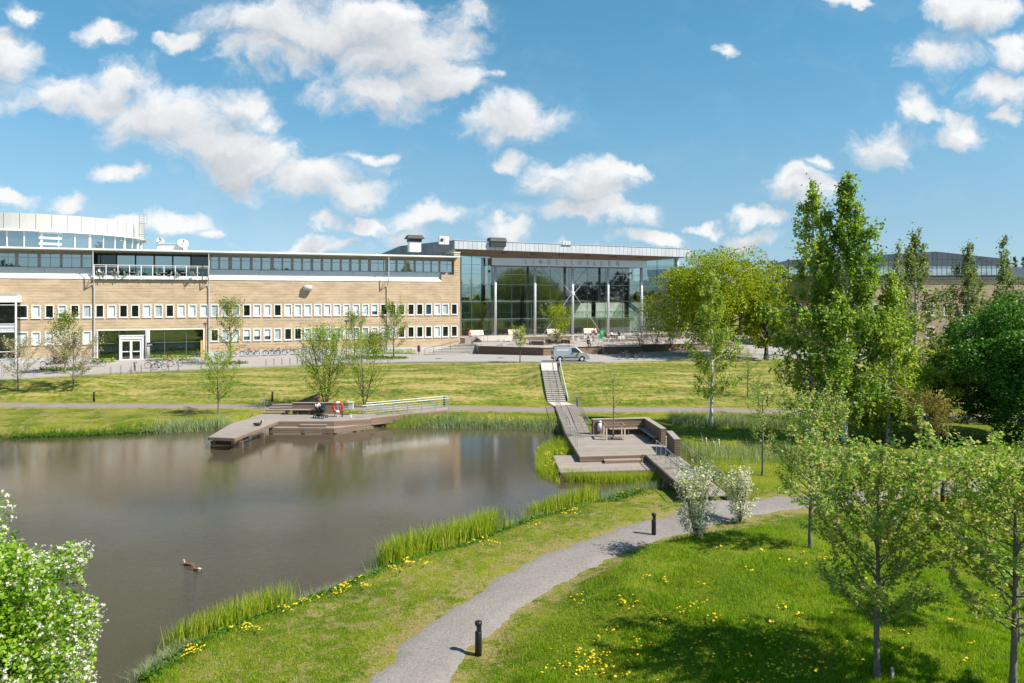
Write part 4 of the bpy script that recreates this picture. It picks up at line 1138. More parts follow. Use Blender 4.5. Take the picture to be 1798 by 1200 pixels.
a = MB(); a.add([(-1.45, -1, 0), (1.45, -1, 0), (1.45, 1, 0), (-1.45, 1, 0), (-1.25, -.8, .62), (1.25, -.8, .62), (1.25, .8, .62), (-1.25, .8, .62)], [(3, 2, 1, 0), (4, 5, 6, 7), (0, 1, 5, 4), (1, 2, 6, 5), (2, 3, 7, 6), (3, 0, 4, 7)])
b = MB(); b.box(-1.3, 1.3, -.9, .9, -.8, 0)
roof_thing(872, 425, 118, [('hood', a, 'louvre'), ('curb', b, 'darkmetal')], 'low dark roof vent above the first hall column')
a = MB()
for x in (-.55, 0, .5): a.box(x - .16, x + .16, -.2, .2, -.3, .28)
b = MB(); b.box(-.9, .9, -.25, .25, -.35, -.28)
roof_thing(994, 427, 122, [('box', a, 'white'), ('tray', b, 'galv')], 'small white boxes on the hall roof edge above the sign', 'roof_box', 'roof box')

# ------------------------------------------------------------------ terraces and steps before the hall
def structure(q, name, mt): return tag(q.build(name, M[mt]), kind='structure')
up = [hpt(hs(806, 0), -3.2), hpt(hs(1150, 0), -3.2), hpt(40, -3.2), hpt(40, 3), hpt(hs(806, 3) - 1, 3)]
q = MB(); q.prism([(p.x, p.y) for p in up], 2.5, ZF - .02); structure(q, 'upper_terrace', 'terrace')
# boarded front of the upper terrace
UT = thing('terrace_wall', 'brown boarded low front of the upper terrace below the hall columns', 'terrace wall', (0, 0, 0))
ua, ub = hs(852, -3.25), hs(1190, -3.25)
for k in range(4):
    for j in range(12):
        q = MB(); a = ua + (ub - ua) * j / 12; b = ua + (ub - ua) * (j + 1) / 12
        q.box(a + .01, b - .01, -3.29, -3.21, 4.45 + .11 * k, 4.45 + .11 * k + .098); o = q.build('board', M['cladding'], UT); o.location = HO; o.rotation_euler.z = F_RZ
low_poly = [(-4.6, 102.6), (4.15, 98.9), (5.6, 99.6), (12.4, 102.2), (12.5, 100.9), (17.6, 101.9), (18.4, 105), (34, 111), (34, 125), (-6, 112)]
q = MB(); q.prism(low_poly, 2.4, 4.44); structure(q, 'lower_terrace', 'terrace')
def wallrun(name, label, P, z0, z1, mt, rows=5, off=.10):
    """a boarded retaining wall along P (list of xy), each board a piece"""
    t = thing(name, label, 'terrace wall', (P[0][0], P[0][1], 0))
    for i in range(len(P) - 1):
        a, b = Vector(P[i]) - Vector(P[0]), Vector(P[i + 1]) - Vector(P[0]); L = (b - a).length; d = (b - a) / L
        nseg = max(1, round(L / 3.6))
        for j in range(nseg):
            for k in range(rows):
                h0 = z0 + (z1 - z0) * k / rows; h1 = z0 + (z1 - z0) * (k + 1) / rows - .014
                p0 = a + d * (L * j / nseg + .008); p1 = a + d * (L * (j + 1) / nseg - .008)
                q = MB(); q.bar((p0.x, p0.y, (h0 + h1) / 2), (p1.x, p1.y, (h0 + h1) / 2), off, h1 - h0); q.build('board', M[mt], t)
        q = MB(); q.bar((a.x, a.y, z1 + .03), (b.x, b.y, z1 + .03), .34, .05); q.build('coping', M['stair'], t)
    return t
wallrun('terrace_wall', 'dark red brown boarded wall beside the wide fan of steps', [(-4.65, 102.5), (4.1, 98.8)], 2.9, 4.52, 'cladding_dark', 8)
wallrun('terrace_wall', 'lighter brown boarded wall behind the parked silver van', [(4.15, 98.8), (5.6, 99.5), (12.4, 102.1)], 2.9, 4.52, 'cladding', 8)
wallrun('terrace_wall', 'low dark boarded planter wall behind the bicycles parked at the road edge', [(12.5, 100.75), (17.7, 101.8)], 2.9, 4.5, 'cladding_dark', 6)
wallrun('terrace_wall', 'brown boarded wall behind the twiggy bare shrubs near the big maple', [(17.65, 101.9), (18.45, 104.85), (34, 110.85)], 2.9, 4.5, 'cladding', 6)
for lab, pts_, z1_ in (('low dark boarded planter box on the terrace behind the small round headed tree', [xy(929, 606, 4.44), xy(955, 606.5, 4.44)], 5.0), ('low dark boarded planter box at the foot of the terrace tree', [xy(958, 603, 4.44), xy(1001, 604, 4.44)], 5.0), ('low pale boarded ledge on the terrace beyond the seated man', [xy(1060, 600.5, 4.44), xy(1128, 599.5, 4.44)], 4.85)):
    wallrun('terrace_wall', lab, pts_, 4.4, z1_, 'cladding_dark' if 'dark' in lab else 'cladding', 3, .3)
# wide fan of steps
ST = thing('plaza_steps', 'wide fan of grey stone steps between the brick building and the dark terrace wall', 'steps', (0, 0, 0))
nst = 8
for k in range(nst):
    t = k / (nst - 1)
    z = 3.28 + (4.50 - 3.28) * (k + 1) / nst
    L0, R0 = at(742, 623.5, 1), at(884, 623.5, 1)
    l = Vector(onz(742 + (806 - 742) * t, 623.6 + (604.5 - 623.6) * t, z - .15)); r_ = Vector(onz(902 + (846 - 902) * t, 621.6 + (606.5 - 621.6) * t, z - .15))
    bl, br_ = Vector((-7.4, 108.5, 0)), Vector((-4.2, 106.5, 0))
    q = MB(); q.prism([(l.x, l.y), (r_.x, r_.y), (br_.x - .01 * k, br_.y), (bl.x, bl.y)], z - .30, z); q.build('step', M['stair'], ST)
    q = MB(); q.bar((l.x + .1, l.y - .02, z - .085), (r_.x - .1, r_.y - .02, z - .085), .03, .10); q.build('riser_shade', M['riser_shade'], ST)  # dark strip painting in the shade under each step edge
# steps from the lower to the upper terrace
S2 = thing('terrace_steps', 'short flight of grey steps up to the upper terrace near the brick corner', 'steps', (0, 0, 0))
for k in range(4):
    z = 4.44 + .19 * (k + 1)
    a, b = hpt(hs(846 - 3 * k, -5.6 + .6 * k), -5.6 + .6 * k), hpt(hs(882 + 4 * k, -5.6 + .6 * k), -5.6 + .6 * k); c, d = hpt(hs(900, -3.3), -3.3), hpt(hs(840, -3.3), -3.3)
    q = MB(); q.prism([(a.x, a.y), (b.x, b.y), (c.x, c.y), (d.x, d.y)], z - .25, z); q.build('step', M['stair'], S2)
def handrail(label, pts, posts, mt='brown', name='handrail', h=.95, r=.03, cat='railing', mids=()):
    t = thing(name, label, cat, pts[0])
    o = Vector(pts[0]); P = [Vector(p) - o for p in pts]
    q = MB(); q.tube([p + Vector((0, 0, h)) for p in P], r, 6); q.build('rail', M[mt], t)
    for m_ in mids:
        q = MB(); q.tube([p + Vector((0, 0, m_)) for p in P], r * .5, 5); q.build('wire', M[mt], t)
    for i in range(len(P) - 1):
        for k in range(posts + (1 if i == len(P) - 2 else 0)):
            p = P[i].lerp(P[i + 1], k / posts)
            q = MB(); q.bar(p, p + Vector((0, 0, h)), r * 1.5, r * 1.5); q.build('post', M[mt], t)
    return t
handrail('brown handrail climbing along the brick wall beside the wide steps', [onz(746, 625, 3.25), onz(806, 611, 4.3)], 4)
handrail('brown handrail between the wide steps and the upper terrace', [onz(828, 608, 4.5), onz(843, 602, 4.9), onz(856, 601, 5.1)], 2)

# ------------------------------------------------------------------ brick wings at the far side behind the birches
def wing(label, p0, p1, zt, depth, mt, wins_, parts=None):
    a, b = Vector((*p0, 0)), Vector((*p1, 0)); L = (b - a).length
    t = thing('brick_wing', label, 'building', a, math.atan2((b - a).y, (b - a).x))
    hl = [(s - .62, s + .62, z, z + 1.7) for s, z in wins_]
    q = MB(); wall_with_holes(q, 0, L, 2.0, zt, hl); q.quad((L, 0, 2), (L, depth, 2), (L, depth, zt), (L, 0, zt)); q.quad((0, 0, 2), (0, 0, zt), (0, depth, zt), (0, depth, 2)); q.build('wall', M[mt], t, fix=False)
    q = MB(); q.box(-.2, L + .2, -.16, depth, zt, zt + .16); q.build('roof', M['roofgrey'], t)
    q = MB(); q.box(-.2, L + .2, -.24, -.161, zt - .04, zt + .22); q.build('roof_edge', M['zinc_dark'], t)
    q = MB(); q.box(.1, L - .1, .4, .5, 2, zt - .1); q.build('inner_wall', M['intdark'], t)
    for s, z in wins_:
        f = link('window', WF, t); f.location = (s, 0, z); f.scale = (1.15, 1, .98); link('pane', P_DARK, f)
    return t
pA0, pA1, pB1 = at(1318, 500, 127), at(1490, 500, 111), at(1960, 500, 108)
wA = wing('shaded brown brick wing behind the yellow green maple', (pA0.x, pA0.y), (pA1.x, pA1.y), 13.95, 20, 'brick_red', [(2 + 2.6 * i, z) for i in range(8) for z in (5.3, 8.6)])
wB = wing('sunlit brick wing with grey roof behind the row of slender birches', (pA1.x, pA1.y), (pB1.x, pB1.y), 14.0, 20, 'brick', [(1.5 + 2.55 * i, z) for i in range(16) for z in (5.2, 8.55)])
q = MB(); s_ = 22.5; q.tube([(s_, -.1, 13.9), (s_, -.1, 3)], .08, 8); q.build('drainpipe', M['brown'], wB)
# penthouse on the roof of the wing
PH = thing('rooftop_penthouse', 'grey zinc clad penthouse with a pale window band on the far brick wing roof', 'penthouse', (*at(1385, 500, 118).xy, 0), math.atan2(-5.0, 33.0))
PW = (at(1755, 500, 114) - at(1385, 500, 118)).length
def ptop(s): return 17.15 + 1.15 * (1 - abs(s / PW - .70) / .70) * (1 if s / PW < .70 else 1) if s / PW < .70 else 18.3 - 1.15 * ((s / PW - .70) / .30)
npn = 44
for k in range(npn):
    a, b = PW * k / npn + .02, PW * (k + 1) / npn - .02
    for r_ in range(2):
        q = MB(); za, zb = ptop(a), ptop(b); m_ = lambda z, f: 16.15 + (z - 16.15) * f
        f0, f1 = r_ / 2, (r_ + 1) / 2 - .03
        q.add([(a, -.05, m_(za, f0)), (b, -.05, m_(zb, f0)), (b, -.05, m_(zb, f1)), (a, -.05, m_(za, f1)), (a, 0, m_(za, f0)), (b, 0, m_(zb, f0)), (b, 0, m_(zb, f1)), (a, 0, m_(za, f1))], [(0, 1, 2, 3), (7, 6, 5, 4), (0, 4, 5, 1), (3, 2, 6, 7), (0, 3, 7, 4), (1, 5, 6, 2)])
        q.build('zinc_panel', M['zinc_dark'], PH)
    q = MB(); q.box(a + .02, b - .02, .05, .06, 14.65, 16.1); q.build('pane', M['glass_pale'], PH)
q = MB(); q.extr([(-.1, 16.12), *[(PW * i / 20, ptop(PW * i / 20) + .05) for i in range(21)], (PW + .1, 16.12)], 'y', .01, 10); q.build('penthouse_body', M['zinc_dark'], PH)
q = MB(); q.box(-.1, PW + .1, -.3, 10, 14.2, 14.62); q.box(0, PW, .12, 10, 14.62, 16.1); q.build('penthouse_base', M['darkmetal'], PH)
q = MB(); q.box(PW, PW + .35, -.06, 10, 14.6, 16.12); q.build('penthouse_end', M['brown'], PH)
q = MB(); q.box(0, 12, 0, 8, 14.2, 16.1); o = q.build('roof_block', M['zinc_dark']); o.location = at(1757, 500, 119); o.location.z = 0
tag(o, 'dark roof block at the far end of the wing beyond the penthouse', 'roof block')
q = MB(); q.box(-1.2, 1.2, -1, 1, 0, 1.3); q.box(-1.3, 1.3, -1.1, 1.1, 1.3, 1.4); o = q.build('roof_vent', M['louvre']); o.location = (*at(1322, 490, 132).xy, 13.6); tag(o, 'dark roof vent on the brown wing above the maple crown', 'roof vent')
# ------------------------------------------------------------------ wooden decks
def planks(parent, P00, P10, P11, P01, z, n, mt, th=.045, gap=.016, name='plank', nsplit=1):
    """n boards between edge P00-P10 (first board) and P01-P11 (last board); boards run along P00->P10"""
    P00, P10, P11, P01 = (Vector((p[0], p[1], 0)) for p in (P00, P10, P11, P01))
    for k in range(n):
        t0, t1 = k / n, (k + 1) / n
        w_ = (P01 - P00).length / n; g0 = gap / w_ / n
        for j in range(nsplit):
            u0, u1 = j / nsplit + (.0015 if j else 0), (j + 1) / nsplit - (.0015 if j < nsplit - 1 else 0)
            a0, b0 = P00.lerp(P01, t0 + g0), P10.lerp(P11, t0 + g0); a1, b1 = P00.lerp(P01, t1 - g0), P10.lerp(P11, t1 - g0)
            p, q_, r_, s_ = a0.lerp(b0, u0), a0.lerp(b0, u1), a1.lerp(b1, u1), a1.lerp(b1, u0)
            c = (p + q_ + r_ + s_) / 4; ang = math.atan2((q_ - p).y, (q_ - p).x)
            dz = random.uniform(-.003, .003)
            inv = Matrix.Rotation(-ang, 3, 'Z')
            l = [inv @ (v - c) for v in (p, q_, r_, s_)]
            area = sum(l[i].x * l[(i + 1) % 4].y - l[(i + 1) % 4].x * l[i].y for i in range(4))
            if area < 0: l = l[::-1]
            mb = MB(); mb.add([(v.x, v.y, -th) for v in l] + [(v.x, v.y, 0) for v in l], [(3, 2, 1, 0), (4, 5, 6, 7), (0, 1, 5, 4), (1, 2, 6, 5), (2, 3, 7, 6), (3, 0, 4, 7)])
            o = link(name, mb.mesh(name, mt), parent)
            o.location = (c - parent.location) if parent else c
            o.location.z = z + dz - (parent.location.z if parent else 0); o.rotation_euler.z = ang
def fascia(parent, P, z0, z1, n, mt, th=.04, name='fascia_board'):
    """horizontal boards one over another along the polyline P"""
    base = parent.location
    for i in range(len(P) - 1):
        a, b = Vector((P[i][0], P[i][1], 0)), Vector((P[i + 1][0], P[i + 1][1], 0)); d = (b - a).normalized(); L = (b - a).length; ang = math.atan2(d.y, d.x)
        for k in range(n):
            h0 = z0 + (z1 - z0) * k / n; h1 = z0 + (z1 - z0) * (k + 1) / n - .022
            mb = MB(); mb.box(0.004, L - .004, -th / 2, th / 2, h0 - z0, h1 - z0)
            o = mb.build(name, mt, parent); o.location = (a.x - base.x, a.y - base.y, z0 - base.z); o.rotation_euler.z = ang
# ---- near pavilion deck
ZD = 0.90
A = Vector(xy(1018.8, 801.9, ZD)); B = Vector(xy(1134.3, 798.8, ZD)); BLf = Vector(xy(1009.0, 763.2, ZD)) ; 
vdir = (B - A).normalized(); udir = (Vector(xy(974, 730, ZD)) - A).normalized()
C = Vector(xy(1040.5, 763.8, ZD)) ; 
DECK = thing('pond_deck', 'near wooden pond deck with a corner bench and a tree growing through it', 'deck', (A.x, A.y, 0))
lenL = (C.y - A.y) / udir.y
BackL = A + udir * lenL
wdth = 9.0
RW = Vector(xy(1194.5, 803.0, ZD))                 # right rear of the walkway start
right_front = A + vdir * ((RW - A).dot(vdir))
right_back = right_front + udir * lenL
n_pl = 52
n_front = n_pl
planks(DECK, A, right_front, right_back, BackL, ZD, n_pl, M['deck'])
ZL = 0.52
LPa, LPb = Vector(xy(984.8, 829.6, ZL)), Vector(xy(971.3, 800.2, ZL))
wl = B.x + .15
LPc = LPa + vdir * (wl - LPa.x) / vdir.x; LPd = LPb + vdir * (wl - LPb.x) / vdir.x
planks(DECK, LPa, LPc, LPd, LPb, ZL, 33, M['deck'])
fascia(DECK, [LPb - Vector((.03, 0)), LPa - Vector((.03, .03)), LPc - Vector((0, .03))], .0, ZL + .004, 4, M['cladding'])
fascia(DECK, [BackL - Vector((.03, 0)), A - Vector((.03, .03)), B + Vector((0, -.03))], .3, ZD + .004, 4, M['cladding'])
SP = A + vdir * 1.55 - Vector((0, .55)); 
planks(DECK, SP, SP + vdir * 2.55, SP + vdir * 2.55 + Vector((0, .5)), SP + Vector((0, .5)), ZL + .19, 4, M['deck'])
fascia(DECK, [SP + Vector((0, .5)), SP, SP + vdir * 2.55], ZL, ZL + .185, 1, M['cladding'])
# sub-frame and stilts
sb = MB()
for t in np.linspace(.05, .95, 5):
    for u in (.15, .6, 1.0):
        p = A + vdir * 6.4 * t + udir * lenL * u - A; q = MB(); q.box(p.x - .1, p.x + .1, p.y - .1, p.y + .1, -.9, ZD - .05); q.build('stilt', M['cladding_dark'], DECK)
q = LPc - A
for t in (.05, .4, .8): p = (LPa - A).lerp(LPc - A, t); q = MB(); q.box(p.x - .1, p.x + .1, p.y + .3, p.y + .5, -.9, ZL - .05); q.build('stilt', M['cladding_dark'], DECK)
sb = None
# far bridge to the slope path: boards lengthwise
FB0, FB1 = BackL, Vector(xy(974.5, 712, ZD)); FR0 = Vector(xy(1037.5, 763.2, ZD)); FR1 = Vector(xy(1011, 712, .8))
BR = thing('far_footbridge', 'wooden footbridge from the near pond deck to the stairway on the slope', 'footbridge', (FB0.x, FB0.y, 0))
planks(BR, FB0, FB1, FR1, FR0, ZD + .004, 16, M['deck'], nsplit=3)
fascia(BR, [FB1 - Vector((.03, 0)), FB0 - Vector((.03, 0))], .45, ZD, 3, M['cladding'])
fascia(BR, [FR0 + Vector((.03, 0)), FR1 + Vector((.03, 0))], .45, ZD, 3, M['cladding'])
# near footbridge down to the gravel path
NB0, NB1 = B, Vector(xy(1243, 874, ZD)); NB1 = Vector((9.35, 38.3)); NR0, NR1 = RW, Vector(xy(1278.5, 870, ZD))
NBR = thing('near_footbridge', 'wooden footbridge from the near pond deck to the gravel path by the white blossom bushes', 'footbridge', (NB0.x, NB0.y, 0))
planks(NBR, NB0, NB1, NR1, NR0, ZD + .004, 15, M['deck'], nsplit=3)
fascia(NBR, [NB0 - Vector((.03, 0)), NB1 - Vector((.03, 0))], .42, ZD, 3, M['cladding_dark'])
fascia(NBR, [NR1 + Vector((.03, 0)), NR0 + Vector((.03, 0))], .42, ZD, 3, M['cladding_dark'])
def railing(label, a, b, zz, h=1.0, spacing=1.25, wires=4, lean=0.0, top=True):
    a, b = Vector((a[0], a[1], 0)), Vector((b[0], b[1], 0)); L = (b - a).length; ang = math.atan2((b - a).y, (b - a).x)
    z0, z1 = (zz, zz) if not isinstance(zz, tuple) else zz
    t = thing('steel_railing', label, 'railing', (a.x, a.y, z0), ang)
    sl_ = (z1 - z0)
    n = max(2, round(L / spacing))
    for k in range(n + 1):
        x = L * k / n; z = sl_ * k / n
        q = MB(); q.box(x - .03, x + .03, -.012, .012, z, z + h - .02); q.build('post', M['galv'], t)
    q = MB(); q.tube([(-.05, 0, h), (L + .05, 0, h + sl_)], .026, 8); q.build('rail', M['galv'], t)
    for w_ in range(wires):
        q = MB(); hh = h * (w_ + 1) / (wires + 1.2); q.tube([(0, 0, hh), (L, 0, hh + sl_)], .006, 4); q.build('wire', M['galv'], t)
    return t
railing('steel railing on the pond side of the far footbridge', A + udir * 1.9 + Vector((.05, 0)), FB1 + Vector((.06, 0)), ZD)
railing('steel railing on the bench side of the far footbridge', FR0 + Vector((-.08, .2)), FR1 + Vector((-.06, 0)), ZD)
nd = (NB1 - NB0).normalized()
railing('short steel railing on the pond side of the near footbridge', NB0 + nd * .3 + Vector((.10, 0)) + Vector((.5, 0)), NB1 + Vector((.35, 1.0)), ZD)
railing('steel railing beside the meadow along the near footbridge', NR0 + Vector((-.02, -.25)), NR1 + Vector((-.05, .6)), ZD)
# corner bench with boarded back
BEN = thing('corner_bench', 'L shaped wooden bench with a high boarded back on the near pond deck', 'bench', (0, 0, ZD))
wl0, wl1 = Vector(xy(1041.2, 763.6, ZD)), Vector(xy(1131.5, 761.0, ZD))
wr1 = Vector(xy(1160.5, 781.6, ZD))
wh = 1.15
def boards(parent, a, b, z0, z1, n, mt, th=.05, nm='back_board'):
    a, b = Vector((a[0], a[1], 0)), Vector((b[0], b[1], 0)); ang = math.atan2((b - a).y, (b - a).x); L = (b - a).length
    for k in range(n):
        q = MB(); q.box(0, L, -th / 2, th / 2, (z1 - z0) * k / n, (z1 - z0) * (k + 1) / n - .024)
        o = q.build(nm, mt, parent); o.location = (a.x - parent.location.x, a.y - parent.location.y, z0 - parent.location.z); o.rotation_euler.z = ang
    return ang, L
vd = (wl1 - wl0).normalized(); ud = (wr1 - wl1).normalized(); vn = Vector((vd.y, -vd.x)); un = Vector((ud.y, -ud.x))
TH = .34
boards(BEN, wl0, wl1 - vd * .02, ZD + .01, ZD + wh - .04, 7, M['cladding'])
boards(BEN, wl0 - vn * TH, wl1 - vn * TH + vd * TH, ZD - .3, ZD + wh - .04, 8, M['cladding'])
boards(BEN, wl1 + ud * .03, wr1, ZD + .01, ZD + wh - .04, 7, M['cladding'])
boards(BEN, wl1 - un * TH - ud * TH, wr1 - un * TH, ZD - .3, ZD + wh - .04, 8, M['cladding'])
boards(BEN, wr1, wr1 - un * TH, ZD + .01, ZD + wh - .04, 7, M['cladding']); boards(BEN, wl0 - vn * TH, wl0, ZD, ZD + wh - .04, 7, M['cladding'])
q = MB(); q.add([(*p, z) for z in (ZD * 0 + wh - .04, wh + .005) for p in (wl0 - vd * .03 + vn * .04, wl1 + vn * .04 + ud * .05, wl1 + vd * TH - vn * TH - ud * .03, wl0 - vd * .03 - vn * (TH + .04))], [(3, 2, 1, 0), (4, 5, 6, 7), (0, 1, 5, 4), (1, 2, 6, 5), (2, 3, 7, 6), (3, 0, 4, 7)]); q.build('coping', M['deck'], BEN)
q = MB(); q.add([(*p, z) for z in (wh - .037, wh + .008) for p in (wl1 + un * .04 + ud * .05, wr1 + ud * .04 + un * .04, wr1 + ud * .04 - un * (TH + .04), wl1 - un * (TH + .04) - ud * TH)], [(3, 2, 1, 0), (4, 5, 6, 7), (0, 1, 5, 4), (1, 2, 6, 5), (2, 3, 7, 6), (3, 0, 4, 7)]); q.build('coping', M['deck'], BEN)
for k in range(4):
    for (a, b, nrm) in ((wl0 + vd * 1.2, wl1, vn), (wl1 + ud * .5, wr1 - ud * .5, un)):
        o0 = .06 + .11 * k
        ang = math.atan2((b - a).y, (b - a).x); L = (b - a).length
        q = MB(); q.box(0, L, -.05, .05, -.02, .025); o = q.build('seat_board', M['deck'], BEN); p = a + nrm * (o0 + .03); o.location = (p.x, p.y, .44); o.rotation_euler.z = ang
for (a, b, nrm) in ((wl0 + vd * 1.3, wl1, vn), (wl1 + ud * .6, wr1 - ud * .6, un)):
    for t in (.05, .5, .9):
        p = a.lerp(b, t) + nrm * .25; q = MB(); q.box(p.x - .05, p.x + .05, p.y - .18, p.y + .18, 0, .42); q.build('seat_bracket', M['cladding_dark'], BEN)
# stub wall at the head of the near footbridge
STW = thing('deck_end_wall', 'short boarded wall at the head of the near footbridge, beside the corner bench', 'wall', (0, 0, ZD))
s0, s1 = Vector(xy(1171, 786.5, ZD)), Vector(xy(1184.5, 802.7, ZD))
sd_ = (s1 - s0).normalized(); sn = Vector((sd_.y, -sd_.x))
boards(STW, s0, s1, ZD, ZD + 1.12, 7, M['cladding']); boards(STW, s0 - sn * TH, s1 - sn * TH, ZD - .3, ZD + 1.12, 8, M['cladding']); boards(STW, s1, s1 - sn * TH, ZD, ZD + 1.12, 7, M['cladding']); boards(STW, s0, s0 - sn * TH, ZD, ZD + 1.12, 7, M['cladding'])
q = MB(); q.add([(*p, z) for z in (1.12, 1.165) for p in (s0 + sn * .04 - sd_ * .04, s1 + sn * .04 + sd_ * .04, s1 - sn * (TH + .04) + sd_ * .04, s0 - sn * (TH + .04) - sd_ * .04)], [(3, 2, 1, 0), (4, 5, 6, 7), (0, 1, 5, 4), (1, 2, 6, 5), (2, 3, 7, 6), (3, 0, 4, 7)]); q.build('coping', M['deck'], STW)
# tree guard frame
tg = onz(1078.5, 770.5, ZD)
TG = thing('tree_guard', 'square wooden guard frame round the young tree on the near pond deck', 'tree guard', tg, 0.03)
gw, gh = .66, .98
for sx in (-1, 1):
    for sy in (-1, 1):
        q = MB(); q.box(sx * gw - .05, sx * gw + .05, sy * .62 - .05, sy * .62 + .05, 0, gh); q.build('post', M['palewood'], TG)
for sy in (-1, 1):
    q = MB(); q.box(-gw - .09, gw + .09, sy * .62 - .08, sy * .62 + .08, gh + .002, gh + .09); q.build('top_rail', M['cladding'], TG)
for sx in (-1, 1):
    q = MB(); q.box(sx * gw - .07, sx * gw + .07, -.538, .538, gh + .004, gh + .088); q.build('top_rail', M['cladding'], TG)
q = MB(); q.box(-gw + .05, gw - .05, -.66, -.60, .22, .27); q.build('lower_rail', M['galv'], TG)
q = MB(); q.box(-.56, .56, -.54, .54, .004, .03); q.build('soil_bed', M['dirt'], TG)
# litter bin on the bench back
lb = onz(1052.5, 757, ZD + .28)
LB = thing('litter_bin', 'grey metal litter bin fixed to the bench back on the near pond deck', 'litter bin', lb)
q = MB(); q.smooth = True; q.cyl((0, 0, 0), .17, .62, 18); q.build('bin_body', M['palegrey'], LB)
q = MB(); q.smooth = True; q.lathe([(.19, .68), (.19, .73), (.10, .79), (.02, .80)], 18); q.build('bin_lid', M['galv'], LB)
q = MB(); q.box(-.03, .03, .15, .30, .1, .75); q.build('bracket', M['darkmetal'], LB)
# white box behind the bench wall
wb_ = at(1169.5, 771, 54.0)
q = MB(); q.box(-.18, .18, -.15, .15, -.6, .12); q.box(-.21, .21, -.18, .18, .12, .17); o = q.build('meter_box', M['white'], None, .01); o.location = wb_; tag(o, 'small white box between the bench back and the end wall of the deck', 'box')

# ---- far deck with jetty
ZJ = 0.92
def W2(px, py, z): return Vector(xy(px, py, z))
JT0, JT1 = W2(366.1, 767.8, ZJ), W2(411.4, 769.7, ZJ)
J1 = W2(487.3, 740.3, ZJ); J0 = W2(404, 745.2, ZJ)
FD_ = thing('far_deck', 'far wooden deck with a long jetty reaching over the pond', 'deck', (J1.x, J1.y, 0))
D2, D3 = W2(586.4, 739.9, ZJ), W2(650, 736, ZJ)
D0 = W2(460.3, 727.2, ZJ); D4 = W2(652, 727.5, ZJ)
planks(FD_, JT0, JT1, J1, J0, ZJ, 44, M['deck'])
planks(FD_, J0, J1, Vector((J1.x, D0.y)), D0, ZJ, 40, M['deck'])
Vb = Vector((J1.x, D0.y))
planks(FD_, J1, D2, Vector((D2.x, D0.y)), Vb, ZJ, 28, M['deck'])
planks(FD_, D2, D3, Vector((D3.x, D0.y)), Vector((D2.x, D0.y)), ZJ, 24, M['deck'])
E0, E1, E2 = W2(473.8, 751.4, .5), W2(586.4, 751.8, .5), W2(656, 744.2, .5)
off = Vector((0, 1.0))
planks(FD_, E0, E1, D2 + Vector((.05, .06)), J1 + Vector((0, .1)), .5, 8, M['deck'])
planks(FD_, E1, E2, D3 + Vector((.6, .1)), D2 + Vector((.05, .06)), .5, 8, M['deck'])
fascia(FD_, [J1 - Vector((0, .03)), D2 - Vector((0, .03)), D3 - Vector((0, .03))], .5, ZJ, 2, M['cladding'])
fascia(FD_, [E0 - Vector((0, .03)), E1 - Vector((0, .03)), E2 - Vector((0, .03))], .08, .5, 3, M['cladding'])
fascia(FD_, [J1 + Vector((.03, -.03)), JT1 + Vector((.03, -.03)), JT0 - Vector((.03, .03)), J0 - Vector((.03, 0)), D0 - Vector((.03, 0))], ZJ - .22, ZJ, 2, M['cladding'])
st0 = Vector((D2.x - 5.0, D2.y - .50)); q0 = W2(530, 743, ZJ)
planks(FD_, Vector((q0.x - .3, J1.y - .45)), Vector((q0.x + 1.9, J1.y - .45)), Vector((q0.x + 1.9, J1.y - .05)), Vector((q0.x - .3, J1.y - .05)), .72, 3, M['deck'])
fascia(FD_, [Vector((q0.x - .3, J1.y - .46)), Vector((q0.x + 1.9, J1.y - .46))], .5, .71, 1, M['cladding'])
sb = MB()
for p in (JT0.lerp(J0, .12), JT1.lerp(J1, .12), JT0.lerp(J0, .6), JT1.lerp(J1, .6), E0, E1.lerp(E0, .5), E1, E2.lerp(E1, .5)):
    a = p - J1; q = MB(); q.box(a.x - .12, a.x + .12, a.y + .15, a.y + .4, -1.0, .45); q.build('stilt', M['cladding_dark'], FD_)
sb = None
a = W2(433, 763, .5) - J1; q = MB(); q.box(a.x - .25, a.x + .25, a.y - .2, a.y + .5, -.9, .68); q.build('concrete_pier', M['concrete'], FD_)
a = W2(395, 771, .5) - J1; q = MB(); q.box(a.x - .9, a.x + .5, a.y - .1, a.y + .5, -.9, .66); q.build('dark_pier', M['cladding_dark'], FD_)
# back steps of the far deck
FST = thing('deck_steps', 'dark wooden steps leading down to the far pond deck beside the path', 'steps', (0, 0, 0))
for k in range(4):
    a = W2(466, 724.5, ZJ); b = W2(512, 724.5, ZJ); y = D0.y + .02 + .42 * k
    planks(FST, (a.x + .15 * k, y), (b.x, y), (b.x, y + .4), (a.x + .15 * k, y + .4), ZJ + .16 * (k + 1), 3, M['deck'])
    fascia(FST, [(a.x + .15 * k, y), (b.x, y)], ZJ + .16 * k, ZJ + .16 * (k + 1) - .05, 1, M['cladding_dark'])
railing('bent steel handrail beside the dark steps of the far deck', W2(458, 727, ZJ), W2(470, 716, 1.2), (ZJ, 1.5), .95, 1.0, 2)
